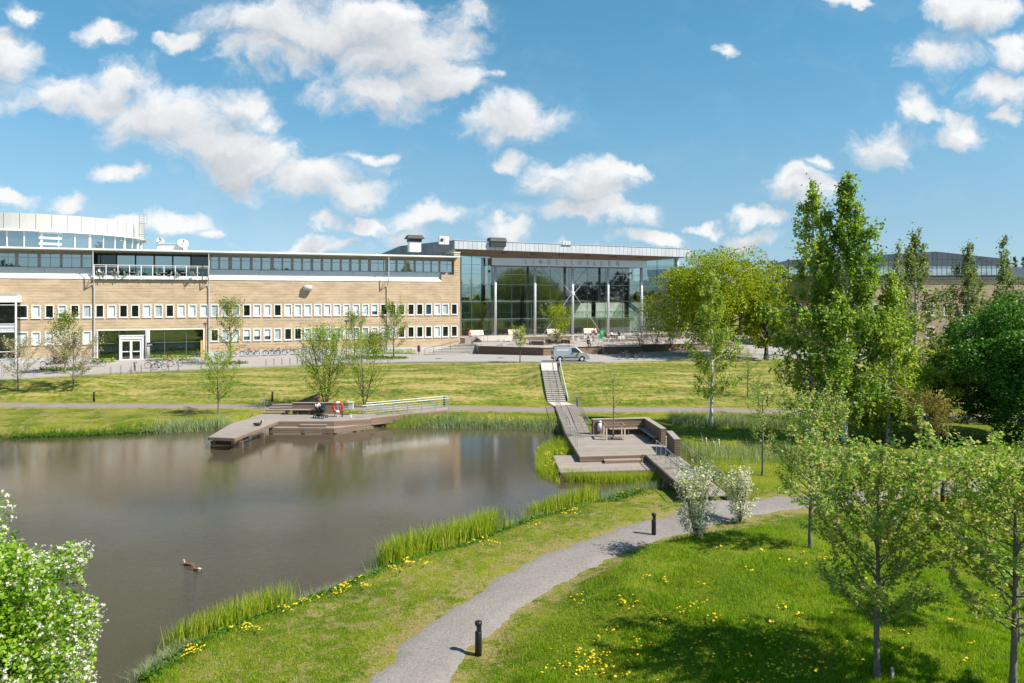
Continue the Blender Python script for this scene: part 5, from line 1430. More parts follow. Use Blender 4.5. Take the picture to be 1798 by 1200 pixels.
# bench on the far deck
FBN = thing('long_bench', 'long low wooden bench with a boarded back on the far pond deck', 'bench', (W2(512, 728, ZJ).x, D0.y - .5, ZJ), 0)
bl_ = W2(582, 728, ZJ).x - W2(512, 728, ZJ).x
for k in range(6):
    q = MB(); q.box(0, bl_ + .4, .52, .57, .16 * k, .16 * (k + 1) - .012); q.build('back_board', M['cladding'], FBN)
q = MB(); q.box(-.03, bl_ + .43, .46, .78, .96, 1.0); q.build('coping', M['deck'], FBN)
for k in range(4):
    q = MB(); q.box(-.6, bl_ - .6, -.03 + .13 * k, .09 + .13 * k, .40, .45); q.build('seat_board', M['deck'], FBN)
for t in (.0, .33, .66, .97):
    q = MB(); q.box(-.5 + (bl_ - .3) * t, -.42 + (bl_ - .3) * t, .02, .45, 0, .398); q.build('leg', M['cladding_dark'], FBN)
# railed ramp of the far deck
ra, rb_ = W2(650, 734, ZJ), W2(788, 722, .8)
RMP = thing('deck_ramp', 'wooden ramp rising from the far deck to the path between steel railings', 'ramp', (ra.x, ra.y, 0))
planks(RMP, (ra.x, ra.y), (rb_.x, rb_.y), (rb_.x - .3, rb_.y + 1.5), (ra.x, ra.y + 1.5), ZJ - .02, 10, M['deck'], nsplit=2)
fascia(RMP, [(ra.x, ra.y - .03), (rb_.x, rb_.y - .03)], .3, ZJ, 3, M['cladding'])
railing('long steel railing on the pond side of the far deck ramp', (ra.x - .6, ra.y), (rb_.x, rb_.y), ZJ, 1.05, 1.3, 4)
railing('long steel railing on the slope side of the far deck ramp', (ra.x - .6, ra.y + 1.5), (rb_.x - .3, rb_.y + 1.5), ZJ, 1.05, 1.3, 4)

# ---- stairway up the slope
SL0, SL1 = Vector(xy(951.3, 650.5, 3.35)), Vector(xy(981.5, 650.5, 3.35)); SB0, SB1 = Vector(xy(961.5, 706.5, .75)), Vector(xy(994, 706.5, .75))
STR = thing('slope_stairway', 'long flight of pale concrete steps down the grass slope below the van', 'stairway', (SB0.x, SB0.y, 0))
nn_ = 17
for k in range(nn_):
    t0, t1 = k / nn_, (k + 1) / nn_
    z = .75 + (3.35 - .75) * (k + 1) / nn_
    a, b, c, d = SB0.lerp(SL0, t0), SB1.lerp(SL1, t0), SB1.lerp(SL1, min(1, t1 + .012)), SB0.lerp(SL0, min(1, t1 + .012))
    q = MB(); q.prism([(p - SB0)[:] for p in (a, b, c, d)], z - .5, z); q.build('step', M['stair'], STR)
    q = MB(); q.prism([(p - SB0)[:] for p in (a - Vector((0, .02)), b - Vector((0, .02)), b - Vector((0, .001)), a - Vector((0, .001)))], z - .15, z - .035); q.build('riser_shade', M['riser_shade'], STR)  # dark strip in place of the shadow below the nosing
T0, T1 = Vector(xy(949, 638, 3.4)), Vector(xy(980, 638, 3.4))
q = MB(); q.add([(*(p - SB0), z) for p, z in ((SL0, 3.355), (SL1, 3.355), (T1, 3.46), (T0, 3.46))] + [(*(p - SB0), 2.2) for p in (SL0, SL1, T1, T0)], [(0, 1, 2, 3), (4, 5, 1, 0), (5, 6, 2, 1), (7, 4, 0, 3)]); q.build('landing', M['stair'], STR)
q = MB(); q.add([(*(p - SB0), z) for p, z in ((SB0, .76), (SB1, .76), (FR1 + Vector((0, .1)), .80), (FB1, .80))], [(3, 2, 1, 0)]); q.build('foot_landing', M['stair'], STR, fix=False)
wl_ = [(*(Vector(p)), z) for p, z in ((xy(996.5, 706, .75), .75), (xy(984.5, 651, 3.35), 3.35), (xy(982.5, 638, 3.4), 3.45))]
t = thing('stair_kerb_rail', 'pale sloping handrail wall along the stairway on the grass slope', 'railing', wl_[0])
o_ = Vector(wl_[0])
q = MB()
for i in range(2):
    a, b = Vector(wl_[i]) - o_, Vector(wl_[i + 1]) - o_
    q.add([a, a + Vector((.09, 0, 0)), b + Vector((.09, 0, 0)), b, a + Vector((0, 0, .42)), a + Vector((.09, 0, .42)), b + Vector((.09, 0, .42)), b + Vector((0, 0, .42))], [(3, 2, 1, 0), (4, 5, 6, 7), (0, 1, 5, 4), (1, 2, 6, 5), (2, 3, 7, 6), (3, 0, 4, 7)])
q.build('rail_wall', M['palegrey'], t)
handrail('thin dark handrail down the middle of the slope stairway', [Vector((*SB0.lerp(SB1, .62), .8)), Vector((*SL0.lerp(SL1, .62), 3.35))], 7, 'darkmetal', 'handrail', .85, .022)
# ------------------------------------------------------------------ trees and shrubs
def leaf_quads(C, size, up=0.35, aspect=0.62, droop=0.0, rng=RNG):
    """one small pointed face per leaf centre"""
    n = len(C)
    u = rng.normal(0, 1, (n, 3)); u[:, 2] = u[:, 2] * 0.6 - droop
    u /= np.linalg.norm(u, axis=1)[:, None]
    w = rng.normal(0, 1, (n, 3)); w[:, 2] += up * 2
    v = np.cross(w, u); v /= np.linalg.norm(v, axis=1)[:, None] + 1e-9
    s = (size * rng.uniform(0.65, 1.3, n))[:, None]
    a, b = u * s * 0.5, v * s * 0.5 * aspect
    nrm = np.cross(u, v) * s * 0.10
    V = np.stack([C - a, C + b * 1.0 - a * .1 + nrm, C + a, C - b - a * .1 + nrm], 1).reshape(-1, 3)
    F = np.arange(n * 4).reshape(n, 4)
    return V, F

class Tree:
    def __init__(s, seed): s.rng = np.random.default_rng(seed); s.r = random.Random(seed); s.mb = MB(); s.mb.smooth = True; s.tw = []   # tw: twig segments (start, end)
    def limb(s, pts, r0, r1, n=5):
        m = len(pts); s.mb.tube(pts, [r0 + (r1 - r0) * (i / (m - 1)) ** 0.8 for i in range(m)], n, cap=False)
    def trunk(s, base, H, r0, lean=(0, 0), wob=.02, n=8, frac=1.0, r1=None):
        pts = []; m = 9
        px_, py_ = 0, 0
        for i in range(m):
            t = i / (m - 1) * frac
            px_ += s.r.gauss(0, wob) * H / m; py_ += s.r.gauss(0, wob) * H / m
            pts.append(Vector((base[0] + lean[0] * t * H + px_, base[1] + lean[1] * t * H + py_, base[2] - .15 + (H + .15) * t)))
        s.mb.tube(pts, [r0 * (1.35 if i == 0 else 1) * (1 - i / (m - 1)) ** 0.75 + (r1 or .012) for i in range(m)], n, cap=False)
        return pts
    @staticmethod
    def along(pts, t):
        x = t * (len(pts) - 1); i = min(int(x), len(pts) - 2); return pts[i].lerp(pts[i + 1], x - i)
    def branch(s, p, az, el, L, r, droop=0.0, sub=4, sublen=.45, up=0.0, segs=5):
        d = Vector((math.cos(az) * math.cos(el), math.sin(az) * math.cos(el), math.sin(el)))
        pts = [p]
        for i in range(1, segs + 1):
            t = i / segs
            q = p + d * L * t + Vector((s.r.gauss(0, .03) * L, s.r.gauss(0, .03) * L, -droop * L * t * t + up * L * t * t))
            pts.append(q)
        s.limb(pts, r, r * .22, 4)
        for i in range(segs):
            if i > 0: s.tw.append((pts[i], pts[i + 1]))
        for k in range(sub):
            t = s.r.uniform(.25, .98); q = s.along(pts, t)
            a2 = az + s.r.choice((-1, 1)) * s.r.uniform(.35, 1.2); e2 = el + s.r.uniform(-.45, .5)
            l2 = L * sublen * s.r.uniform(.6, 1.15) * (1.15 - .5 * t)
            d2 = Vector((math.cos(a2) * math.cos(e2), math.sin(a2) * math.cos(e2), math.sin(e2)))
            p2 = [q + d2 * l2 * x + Vector((0, 0, (-droop * .8 + up) * l2 * x * x)) for x in (0, .5, 1)]
            s.limb(p2, r * .38, r * .1, 3); s.tw += [(p2[0], p2[1]), (p2[1], p2[2])]
        return pts
    def leaves(s, n, spread, hang=0.0, bias=0.0):
        A = np.array([a[:] for a, b in s.tw]); B = np.array([b[:] for a, b in s.tw])
        L = np.linalg.norm(B - A, axis=1) + .05
        k = s.rng.choice(len(A), n, p=L / L.sum())
        t = s.rng.uniform(0, 1, (n, 1))
        C = A[k] + (B[k] - A[k]) * t + s.rng.normal(0, spread, (n, 3))
        if hang:                                   # leaves strung along hanging twigs
            ns = max(40, n // 16); j = s.rng.choice(len(A), ns, p=L / L.sum()); u = s.rng.uniform(0, 1, (ns, 1))
            top = A[j] + (B[j] - A[j]) * u; ln = np.abs(s.rng.normal(hang * 1.5, hang * .8, ns)) + .15; sw = s.rng.normal(0, .14, (ns, 2))
            m_ = s.rng.integers(0, ns, n); f = s.rng.uniform(0, 1, n)
            C2 = top[m_].copy(); C2[:, 2] -= ln[m_] * f; C2[:, :2] += sw[m_] * (f * ln[m_])[:, None]; C2 += s.rng.normal(0, spread * .38, (n, 3))
            pick = s.rng.uniform(0, 1, n) < .78; C = np.where(pick[:, None], C2, C)
        return C
    def finish(s, name, label, cat, base, bark, leafsets, group=None):
        """leafsets: (part name, centres, size, material, droop)"""
        t = thing(name, label, cat, base, 0, group)
        b = Vector(base)
        s.mb.v = [(v[0] - b.x, v[1] - b.y, v[2] - b.z) for v in s.mb.v]
        tr = s.mb.build('trunk', M[bark], t, fix=False)
        for nm, C, size, mt, dr in leafsets:
            V, F = leaf_quads(C - np.array(b[:])[None], size, droop=dr, rng=s.rng)
            np_mesh(nm, V, F, M[mt], t)
        return t

def birch(label, base, H, W_, seed, leaf='leaf_birch', nleaf=9000, size=.17, cb=.16, droop=.35, lean=(0, 0), prof=None, hang=.35, nb=34, thin=1.0, bark='bark_birch', spread=.16, group=None, trunk_r=None):
    T = Tree(seed); r0 = trunk_r or H * .0105
    tp = T.trunk(base, H, r0, lean, .025)
    prof = prof or (lambda t: (min(1, t / .25) ** .7) * (1 - max(0, t - .25) / .75) ** .85)
    for i in range(nb):
        t = (i + T.r.random()) / nb
        f = cb + (1 - cb) * t * .985
        p = T.along(tp, f); L = max(.35, W_ * .5 * prof(t) * T.r.uniform(.65, 1.3))
        az = i * 2.4 + T.r.uniform(-.5, .5)
        T.branch(p, az, R(T.r.uniform(25, 55)) + t * .35, L * 1.38, max(.012, r0 * .33 * (1 - t * .75)), droop * (1.1 - .6 * t), 5, .5)
    T.tw.append((tp[-2], tp[-1] + Vector((0, 0, .2))))
    C = T.leaves(nleaf, spread, hang)
    return T.finish('birch_tree', label, 'tree', base, bark, [('crown', C, size, leaf, .7)], group)

def spikes(T, base, H, W_, n):
    """long upright shoots standing out of the crown top"""
    for i in range(n):
        a = T.r.uniform(0, 6.28); r_ = W_ * .42 * math.sqrt(T.r.random()); z = base[2] + H * (.86 - .22 * (r_ / (W_ * .5)) ** 2)
        p = Vector((base[0] + r_ * math.cos(a), base[1] + r_ * math.sin(a), z)); q_ = p + Vector((T.r.gauss(0, .06), T.r.gauss(0, .06), H * T.r.uniform(.10, .19)))
        T.limb([p, q_], .012, .004, 3); T.tw += [(p, q_)] * 2

def young_tree(label, base, H, W_, seed, leaf='leaf_apple', nleaf=5000, size=.085, cb=.36, r0=None, bark='bark_grey', nb=16, up=.35, spread=.09, el=(15, 50), blossoms=0, bl_mat='blossom', name='young_tree', multi=1, cat='tree', prof=None, elt=.55, sub=6, stake=False, group=None, bl_size=None, trunk_top=.92):
    T = Tree(seed); r0 = r0 or H * .013
    prof = prof or (lambda t: math.sin(math.pi * min(1, .18 + .78 * t)) ** .6)
    for m_ in range(multi):
        a = m_ * 2 * math.pi / max(1, multi) + .4
        ln = (0, 0) if multi == 1 else (math.cos(a) * T.r.uniform(.12, .34) * min(1.0, W_ / H * 1.3), math.sin(a) * T.r.uniform(.12, .34) * min(1.0, W_ / H * 1.3))
        h = H if multi == 1 else H * T.r.uniform(.78, 1.0)
        tp = T.trunk(base, h * trunk_top, r0 * (1 if multi == 1 else .6), ln, .03)
        k = nb if multi == 1 else max(4, nb // multi + 1)
        for i in range(k):
            t = (i + T.r.random() * .8) / k
            p = T.along(tp, min(.99, cb + (1 - cb) * t))
            L = W_ * .5 * prof(t) * T.r.uniform(.75, 1.25) * (1.1 if multi == 1 else .85)
            e = R(T.r.uniform(*el)) + t * elt
            L = max(.2, L / max(.45, math.cos(e)) * .9)
            L = min(L, (H * 1.06 - (p.z - base[2])) / max(.25, math.sin(e) + up * .8))
            T.branch(p, i * 2.4 + m_ + T.r.uniform(-.5, .5), e, max(.18, L), max(.008, r0 * .42 * (1 - .6 * t)), 0, sub, .5, up)
    if 'crab apple' in label or 'blossom_bush' in name: spikes(T, base, H, W_, 16)
    sets = [('crown', T.leaves(nleaf, spread), size, leaf, 0)] if nleaf else []
    if blossoms: sets.append(('blossom', T.leaves(blossoms, spread * .9), bl_size or size * .9, bl_mat, 0))
    return T.finish(name, label, cat, base, bark, sets, group)

def broad_tree(label, base, H, W_, seed, leaf, nleaf, size, cb=.18, nb=26, clumps=46, r0=None, bark='bark', name='maple_tree', flat=.55, ball=False, spread_k=1.0, group=None):
    """wide crown made of many separate leafy clumps on spreading limbs"""
    T = Tree(seed); r0 = r0 or H * .028
    tp = T.trunk(base, H * .8, r0, (0, 0), .05)
    cz = base[2] + H * (cb + (1 - cb) * .5); rz_ = H * (1 - cb) * .5
    cents = []
    for i in range(clumps):
        z = 1 - 2 * (i + .5) / clumps; a = i * 2.39996 + T.r.uniform(-.3, .3)
        rr = math.sqrt(max(0, 1 - z * z)); k = T.r.uniform(.62, 1.0) if not ball else T.r.uniform(.82, .98)
        c = Vector((base[0] + math.cos(a) * rr * W_ * .5 * k, base[1] + math.sin(a) * rr * W_ * .5 * k, cz + z * rz_ * k))
        cents.append(c)
    for i in range(clumps // 3):
        k = T.r.uniform(.15, .6); a = T.r.uniform(0, 6.28); z = T.r.uniform(-.6, .8)
        cents.append(Vector((base[0] + math.cos(a) * W_ * .5 * k, base[1] + math.sin(a) * W_ * .5 * k, cz + z * rz_ * k)))
    per = nleaf // len(cents); CC = []
    for c in cents:
        f = min(.95, max(.25, (c.z - base[2]) / H - .25)); p = T.along(tp, f)
        mid = p.lerp(c, .5) + Vector((T.r.gauss(0, .3), T.r.gauss(0, .3), .05 * H * T.r.random()))
        T.limb([p, p.lerp(mid, .5) + Vector((0, 0, .03 * H)), mid, c], r0 * .30, .02, 4)
        sx = W_ * T.r.uniform(.075, .115) * spread_k
        q = T.rng.normal(0, 1, (per, 3)); q /= np.linalg.norm(q, axis=1)[:, None]
        rad = T.rng.uniform(0, 1, (per, 1)) ** (.33 if not ball else .18)
        q = q * rad * np.array([sx, sx, sx * (flat if not ball else .8)]) * 1.35
        CC.append(q + np.array(c[:]))
    return T.finish(name, label, 'tree', base, bark, [('crown', np.concatenate(CC), size, leaf, 0)], group)

def base_at(px, py, dz=0.0): return ground(px, py)
def htop(b, py): return (HY - py) / FP * b.y + CZ - b.z          # height a thing at b needs to reach picture row py
def wpx(b, px): return px / FP * b.y

# --- big weeping birches right of the middle
b = base_at(1484, 776); birch('tall weeping birch at the front of the pair, with the broadest green crown', b, htop(b, 308), wpx(b, 218), 3, 'leaf_birch', 26000, .255, .08, .42, (.006, 0), nb=64, hang=.62, spread=.24,
    prof=lambda t: (.55 + .45 * min(1, t / .22)) * (1 - max(0, t - .12) / .88) ** .70 * (.93 + .07 * math.sin(t * 30)))
b2 = Vector((b.x - 1.7, b.y + 2.0, hz(b.x - 1.7, b.y + 2.0))); birch('tall weeping birch with the airy top, close beside the broader one', b2, htop(b2, 322), wpx(b2, 175), 5, 'leaf_birch_pale', 12000, .25, .10, .42, nb=54, hang=.55, spread=.24,
    prof=lambda t: (.75 + .25 * min(1, t / .3)) * (1 - max(0, t - .2) / .8) ** .75)
b3 = Vector((b.x + 3.0, b.y - .2, hz(b.x + 3.0, b.y - .2))); birch('lower leaning birch with pale drooping twigs beside the tall weeping pair', b3, htop(b3, 480), wpx(b3, 145), 7, 'leaf_birch_pale', 9500, .24, .05, .5, (.03, 0), nb=44, hang=.6, spread=.26)
b = base_at(1249, 748); birch('slender white stemmed birch standing by the sedge behind the near deck', b, htop(b, 478), wpx(b, 104), 9, 'leaf_birch_pale', 11000, .17, .17, .15, nb=46, hang=.25, spread=.20,
    prof=lambda t: (.70 + .30 * min(1, t / .3)) * (1 - max(0, t - .30) / .7) ** .95)
for (px, py, tpy, w_, sd, n, lab, lf) in [(1607, 750, 404, 165, 21, 11500, 'thin birch with bare grey lower twigs, tallest of the row before the sunlit wing', 'leaf_birch_grey'), (1573, 752, 424, 95, 22, 3600, 'narrow dark birch squeezed between the weeping pair and the grey twigged birch', 'leaf_birch_grey'),
        (1699, 744, 427, 150, 23, 9500, 'thin birch rising in front of the penthouse windows', 'leaf_birch_grey'), (1764, 744, 418, 105, 24, 5200, 'wispy birch with a sparse tip beside the dark roof block', 'leaf_birch_grey'), (1806, 744, 470, 100, 25, 3600, 'sparse birch cut by the picture edge above the globe willow', 'leaf_birch_grey')]:
    b = base_at(px, py); birch(lab, b, htop(b, tpy), wpx(b, w_), sd, lf, n, .20, .22, .55, nb=40, hang=.45, spread=.20, prof=lambda t: (.85 - .15 * t) * (1 - max(0, t - .35) / .65) ** .8)
b = base_at(1640, 770); broad_tree('bushy mid green tree filling the gap under the slender birches', b, htop(b, 600), wpx(b, 150), 26, 'leaf_birch_pale', 5200, .24, .08, clumps=30, name='bushy_tree')
b = base_at(1545, 765); broad_tree('green undergrowth tree at the foot of the weeping birches', b, htop(b, 640), wpx(b, 150), 27, 'leaf_birch_pale', 4800, .24, .04, clumps=28, name='bushy_tree')
# --- globe willow at the edge
b = Vector((37.4, 51.6, 0)); b.z = hz(b.x, b.y); broad_tree('dense dark green globe willow with a rounded clumped crown', b, htop(b, 528) , 12.4, 31, 'leaf_dark', 90000, .225, .06, clumps=40, name='globe_willow', ball=True, spread_k=1.15)
# --- yellow green maple by the plaza and its neighbours
b = ground(1262, 629); b = Vector((b.x + .4, b.y + 3, hz(b.x, b.y + 3) + .4)); broad_tree('large yellow green maple in fresh leaf at the corner of the plaza', b, htop(b, 441), wpx(b, 232), 33, 'leaf_maple', 52000, .27, .10, clumps=64, name='maple_tree', flat=.62)
b = ground(1345, 632); broad_tree('lower yellow green maple leaning out over the road', b, htop(b, 495), wpx(b, 92), 34, 'leaf_maple', 12000, .26, .16, clumps=26, name='maple_tree')
b = at(1350, 500, 165); b.z = 3.5; broad_tree('round green tree standing far behind the brown wing', b, htop(b, 449), wpx(b, 80), 35, 'leaf_far', 5000, .42, .2, clumps=30, name='round_tree')
b = at(1300, 500, 150); b.z = 3.5; broad_tree('second green tree far behind the maple crown', b, htop(b, 446), wpx(b, 70), 36, 'leaf_far', 4000, .42, .2, clumps=26, name='round_tree')
for i, (px, tpy) in enumerate([(1768, 452), (1782, 448), (1797, 449), (1812, 445)]):
    b = at(px, 500, 190); b.z = 3.5; T = Tree(40 + i); H = htop(b, tpy); tp = T.trunk(b, H, .25)
    for k in range(34):
        t = k / 34; p = T.along(tp, .15 + .84 * t); T.branch(p, k * 2.4, R(-8), (1 - t) * 2.6 + .25, .05, .1, 3, .4)
    T.finish('spruce_tree', ['dark spruce tip beyond the roof block, nearest the penthouse', 'dark spruce tip beyond the roof block, second from the penthouse', 'dark spruce tip beyond the roof block, third from the penthouse', 'dark spruce beyond the roof block, farthest from the penthouse'][i], 'tree', b, 'bark', [('crown', T.leaves(2200, .16), .45, 'leaf_spruce', .3)], 'spruces beyond the roof')
# --- park apple trees in the foreground
def hl(b, py): return htop(b, py)
APP = [(1540, 1196, 808, 215, 51, 13000, 'crab apple tree in fresh leaf on the mound, its straight trunk clear to the ground'), (1778, 1215, 805, 275, 52, 16000, 'large crab apple tree nearest the corner, cut by the picture edge'),
       (1424, 962, 708, 128, 53, 5200, 'slim crab apple tree with a straight stem beside the gravel path')]
for px, py, tpy, w_, sd, n, lab in APP:
    b = base_at(px, py); young_tree(lab, b, hl(b, tpy), wpx(b, w_), sd, 'leaf_apple', n, .105 if sd != 53 else .115, .27, nb=40, spread=.06, el=(4, 40), up=.22, elt=.38, prof=lambda t: (.62 + .55 * math.sin(math.pi * min(1, .12 + .9 * t))), group='crab apple trees on the mound')
for px, py, tpy, w_, sd, n, lf, lab in [(1338, 836, 688, 72, 55, 2000, 'leaf_apple', 'thin sapling with a sparse reddish green crown by the near footbridge railing'), (1627, 812, 700, 78, 56, 2600, 'leaf_orange', 'small orange tinted tree in front of the dark bank, on the meadow'), (1646, 806, 712, 62, 57, 1800, 'leaf_orange', 'smaller orange tinted tree right behind its twin by the dark bank'),
        (1313, 698, 618, 46, 58, 900, 'leaf_young', 'tiny sapling in a weedy patch on the lawn beyond the birch'), (1376, 730, 690, 44, 59, 260, 'leaf_orange', 'nearly bare sapling on the strip below the far path'), (1332, 728, 655, 24, 60, 300, 'leaf_young', 'very thin young shoot beside the far path'),
        (1788, 1130, 840, 150, 61, 4200, 'leaf_apple', 'crab apple tree partly hidden behind the large one at the corner')]:
    b = base_at(px, py); young_tree(lab, b, hl(b, tpy), wpx(b, w_), sd, lf, n, .10, .40, nb=14, spread=.10)
b = base_at(1372, 682); young_tree('airy yellow green multi stemmed shrub on the lawn near the globe willow shadow', b, hl(b, 630), wpx(b, 70), 62, 'leaf_young', 1300, .13, .15, multi=5, nb=20, name='shrub', cat='shrub', spread=.14)
# --- white blossom bushes beside the path
b = base_at(1222, 944); young_tree('white flowering bush beside the bollard, the fuller of the two by the path', b, hl(b, 836), wpx(b, 86), 71, 'leaf_apple', 1500, .08, .06, multi=7, nb=56, blossoms=2500, name='blossom_bush', cat='bush', spread=.065, el=(5, 55), bl_size=.10)
b = base_at(1300, 918); young_tree('white flowering bush at the foot of the near footbridge', b, hl(b, 836), wpx(b, 64), 72, 'leaf_apple', 900, .08, .08, multi=6, nb=44, blossoms=2000, name='blossom_bush', cat='bush', spread=.065, el=(5, 55), bl_size=.10)
# --- bird cherry in the corner
b = Vector((-11.8, 16.2, hz(-11.8, 16.2))); broad_tree('leafy bird cherry covered in white flower spikes in the bottom corner by the water', b, 6.0, 4.6, 75, 'leaf_cherry', 34000, .11, .05, clumps=64, name='bird_cherry', bark='bark', flat=.9, spread_k=1.1)
cherry = bpy.data.objects[[o.name for o in bpy.data.objects if o.name.startswith('bird_cherry')][-1]]
cr = [c for c in cherry.children if c.name.startswith('crown')][0]
nv = len(cr.data.vertices); co = np.empty(nv * 3, dtype=np.float32); cr.data.vertices.foreach_get('co', co); co = co.reshape(-1, 4, 3).mean(1)
rad = np.linalg.norm((co - co.mean(0)) / (co.max(0) - co.min(0)), axis=1) ** 5; sel = RNG.choice(len(co), 3600, replace=False, p=rad / rad.sum()); axes = RNG.normal(0, 1, (3600, 3)); axes[:, 2] = np.abs(axes[:, 2]) * .5 + .2; axes /= np.linalg.norm(axes, axis=1)[:, None]
CB = (co[sel][:, None, :] + axes[:, None, :] * np.linspace(0.02, .16, 6)[None, :, None] + RNG.normal(0, .012, (3600, 6, 3))).reshape(-1, 3)
V, F = leaf_quads(CB, .060, aspect=.9); np_mesh('blossom', V, F, M['blossom'], cherry)
# --- far bank and building side
b = base_at(384, 727); young_tree('thin yellow green tree on the near side of the far path', b, hl(b, 626), wpx(b, 78), 81, 'leaf_young', 3400, .13, .22, multi=1, nb=22, spread=.13)
b = base_at(572, 717); young_tree('multi stemmed yellow green tree rising behind the long bench', b, hl(b, 588), wpx(b, 108), 82, 'leaf_young', 9500, .14, .14, multi=6, nb=44, spread=.15, bark='bark')
b = base_at(640, 717); young_tree('paler two stemmed tree beside the litter post on the far bank', b, hl(b, 602), wpx(b, 104), 83, 'leaf_young', 3600, .13, .18, multi=3, nb=34, spread=.16, bark='bark')
for px, py, tpy, w_, sd, n, lf, lab in [(404, 641, 534, 56, 84, 2600, 'leaf_rowan', 'leafy street tree before the brick wall beside the glass entrance'), (622, 634, 556, 44, 85, 1500, 'leaf_rowan', 'sparse street tree by the lamp post at the brick wall'),
        (691, 628, 541, 56, 86, 3000, 'leaf_rowan', 'leafy street tree in front of the drainpipe near the wide steps'), (114, 657, 556, 50, 87, 2400, 'leaf_rowan', 'green street tree behind the white blossom tree at the entrance')]:
    b = base_at(px, py); young_tree(lab, b, hl(b, tpy), wpx(b, w_), sd, lf, n, .19, .24, nb=24, spread=.17, up=.2)
b = ground(657, 630); young_tree('round green shrub against the pale plinth of the brick wall', b, hl(b, 588), wpx(b, 66), 88, 'leaf_rowan', 3000, .19, .05, multi=7, nb=30, name='shrub', cat='shrub', spread=.22)
b = base_at(128, 687); young_tree('white blossom tree on the slope before the entrance', b, hl(b, 598), wpx(b, 96), 89, 'leaf_rowan', 700, .13, .22, nb=26, blossoms=4200, bl_mat='blossom_dull', name='blossom_tree', spread=.14, el=(5, 45), bl_size=.15)
b = base_at(32, 687); young_tree('fading blossom tree at the edge of the slope beside the white bay', b, hl(b, 603), wpx(b, 100), 90, 'leaf_young', 600, .12, .26, nb=24, blossoms=2400, bl_mat='blossom_dull', name='blossom_tree', spread=.13, el=(0, 40), bl_size=.14)
b = onz(1076.5, 769, ZD + .02); young_tree('bare young tree growing inside the guard frame on the near deck', b, hl(b, 655), wpx(b, 52), 91, 'leaf_young', 1500, .075, .48, nb=14, spread=.10, r0=.045)
# trees on the terraces
b = Vector((*at(979, 600, 107.2).xy, 4.44)); young_tree('yellow green tree on the lower terrace before the braced column', b, hl(b, 545), wpx(b, 62), 92, 'leaf_maple', 3200, .20, .14, multi=3, nb=28, spread=.18)
b = base_at(913, 637.5); young_tree('small round headed tree at the lawn edge before the dark terrace wall', b, hl(b, 580), wpx(b, 27), 93, 'leaf_birch_pale', 900, .16, .45, nb=14, spread=.13, r0=.06, bark='bark', prof=lambda t: math.sin(math.pi * (.15 + .8 * t)))
for px, z0, d, tpy, w_, sd, lab, n in [(1126, 4.0, 102.5, 563, 50, 94, 'bare twiggy shrub in the boarded planter before the hall end', 500), (1150, 4.0, 104.5, 575, 48, 95, 'twiggy shrub with few leaves beside the planter wall', 450), (1178, 4.0, 106, 578, 50, 96, 'pale leafing shrub between the twiggy shrubs and the maple', 600), (1392, 3.5, 98, 560, 46, 97, 'thin leafing shrub at the road near the weeping birches', 700)]:
    b = Vector((*at(px, 600, d).xy, z0)); young_tree(lab, b, hl(b, tpy), wpx(b, w_), sd, 'leaf_maple', n, .17, .05, multi=6, nb=40, name='shrub', cat='shrub', spread=.16, bark='bark_grey')
# woods behind the viewer, which the hall glass mirrors, and far woods on the horizon
def woods(name, pts, n, size, hh, mt='leaf_far'):
    P = np.asarray(pts, dtype=float); k = RNG.integers(0, len(P) - 1, n); t = RNG.uniform(0, 1, (n, 1))
    c = P[k] + (P[k + 1] - P[k]) * t
    prof = hh * (.72 + .16 * np.sin(c[:, 0] * .11) + .12 * np.sin(c[:, 0] * .31 + 1) + .08 * np.sin(c[:, 0] * .83))
    z = RNG.uniform(0, 1, n) ** .75 * prof
    C = np.stack([c[:, 0] + RNG.normal(0, 2, n), c[:, 1] + RNG.normal(0, 2, n), z + 1.0], -1)
    V, F = leaf_quads(C, size); o = np_mesh(name, V, F, M[mt]); tag(o, kind='stuff'); return o
woods('distant_woods', [(-260, -70), (-120, -95), (0, -110), (110, -105), (240, -60), (300, 20)], 26000, 2.6, 23, 'leaf_woods_backlit')
woods('horizon_woods', [(-700, 330), (-300, 420), (0, 460), (300, 420), (700, 330)], 16000, 4.0, 15)
# ------------------------------------------------------------------ ground plants
def blades(name, P, h, w, mt, bend=.35, segs=2, kind='stuff', rng=RNG, hv=.3):
    """upright strap leaves: P (n,3) foot points"""
    n = len(P)
    a = rng.uniform(0, 2 * np.pi, n); hh = h * rng.uniform(1 - hv, 1 + hv, n); ww = w * rng.uniform(.7, 1.3, n)
    d = np.stack([np.cos(a), np.sin(a), np.zeros(n)], -1); b = rng.uniform(.2, 1, n) * bend
    ld = rng.uniform(0, 2 * np.pi, n); ld = np.stack([np.cos(ld), np.sin(ld), np.zeros(n)], -1)
    rows = []
    for i in range(segs + 1):
        t = i / segs
        c = P + ld * (b * hh * t * t)[:, None] + np.stack([np.zeros(n), np.zeros(n), hh * (t - .18 * b * t * t)], -1)
        wd = (ww * (1 - t ** 1.5) * .5)[:, None]
        if i < segs: rows += [c - d * wd, c + d * wd]
        else: rows += [c]
    V = np.stack(rows, 1); k = V.shape[1]
    base = np.arange(n)[:, None] * k
    F = []
    for i in range(segs - 1):
        F += [np.concatenate([base + 2 * i, base + 2 * i + 1, base + 2 * i + 3], 1), np.concatenate([base + 2 * i, base + 2 * i + 3, base + 2 * i + 2], 1)]
    F.append(np.concatenate([base + 2 * segs - 2, base + 2 * segs - 1, base + 2 * segs], 1))
    o = np_mesh(name, V.reshape(-1, 3), np.concatenate(F, 0), M[mt])
    return tag(o, kind=kind)
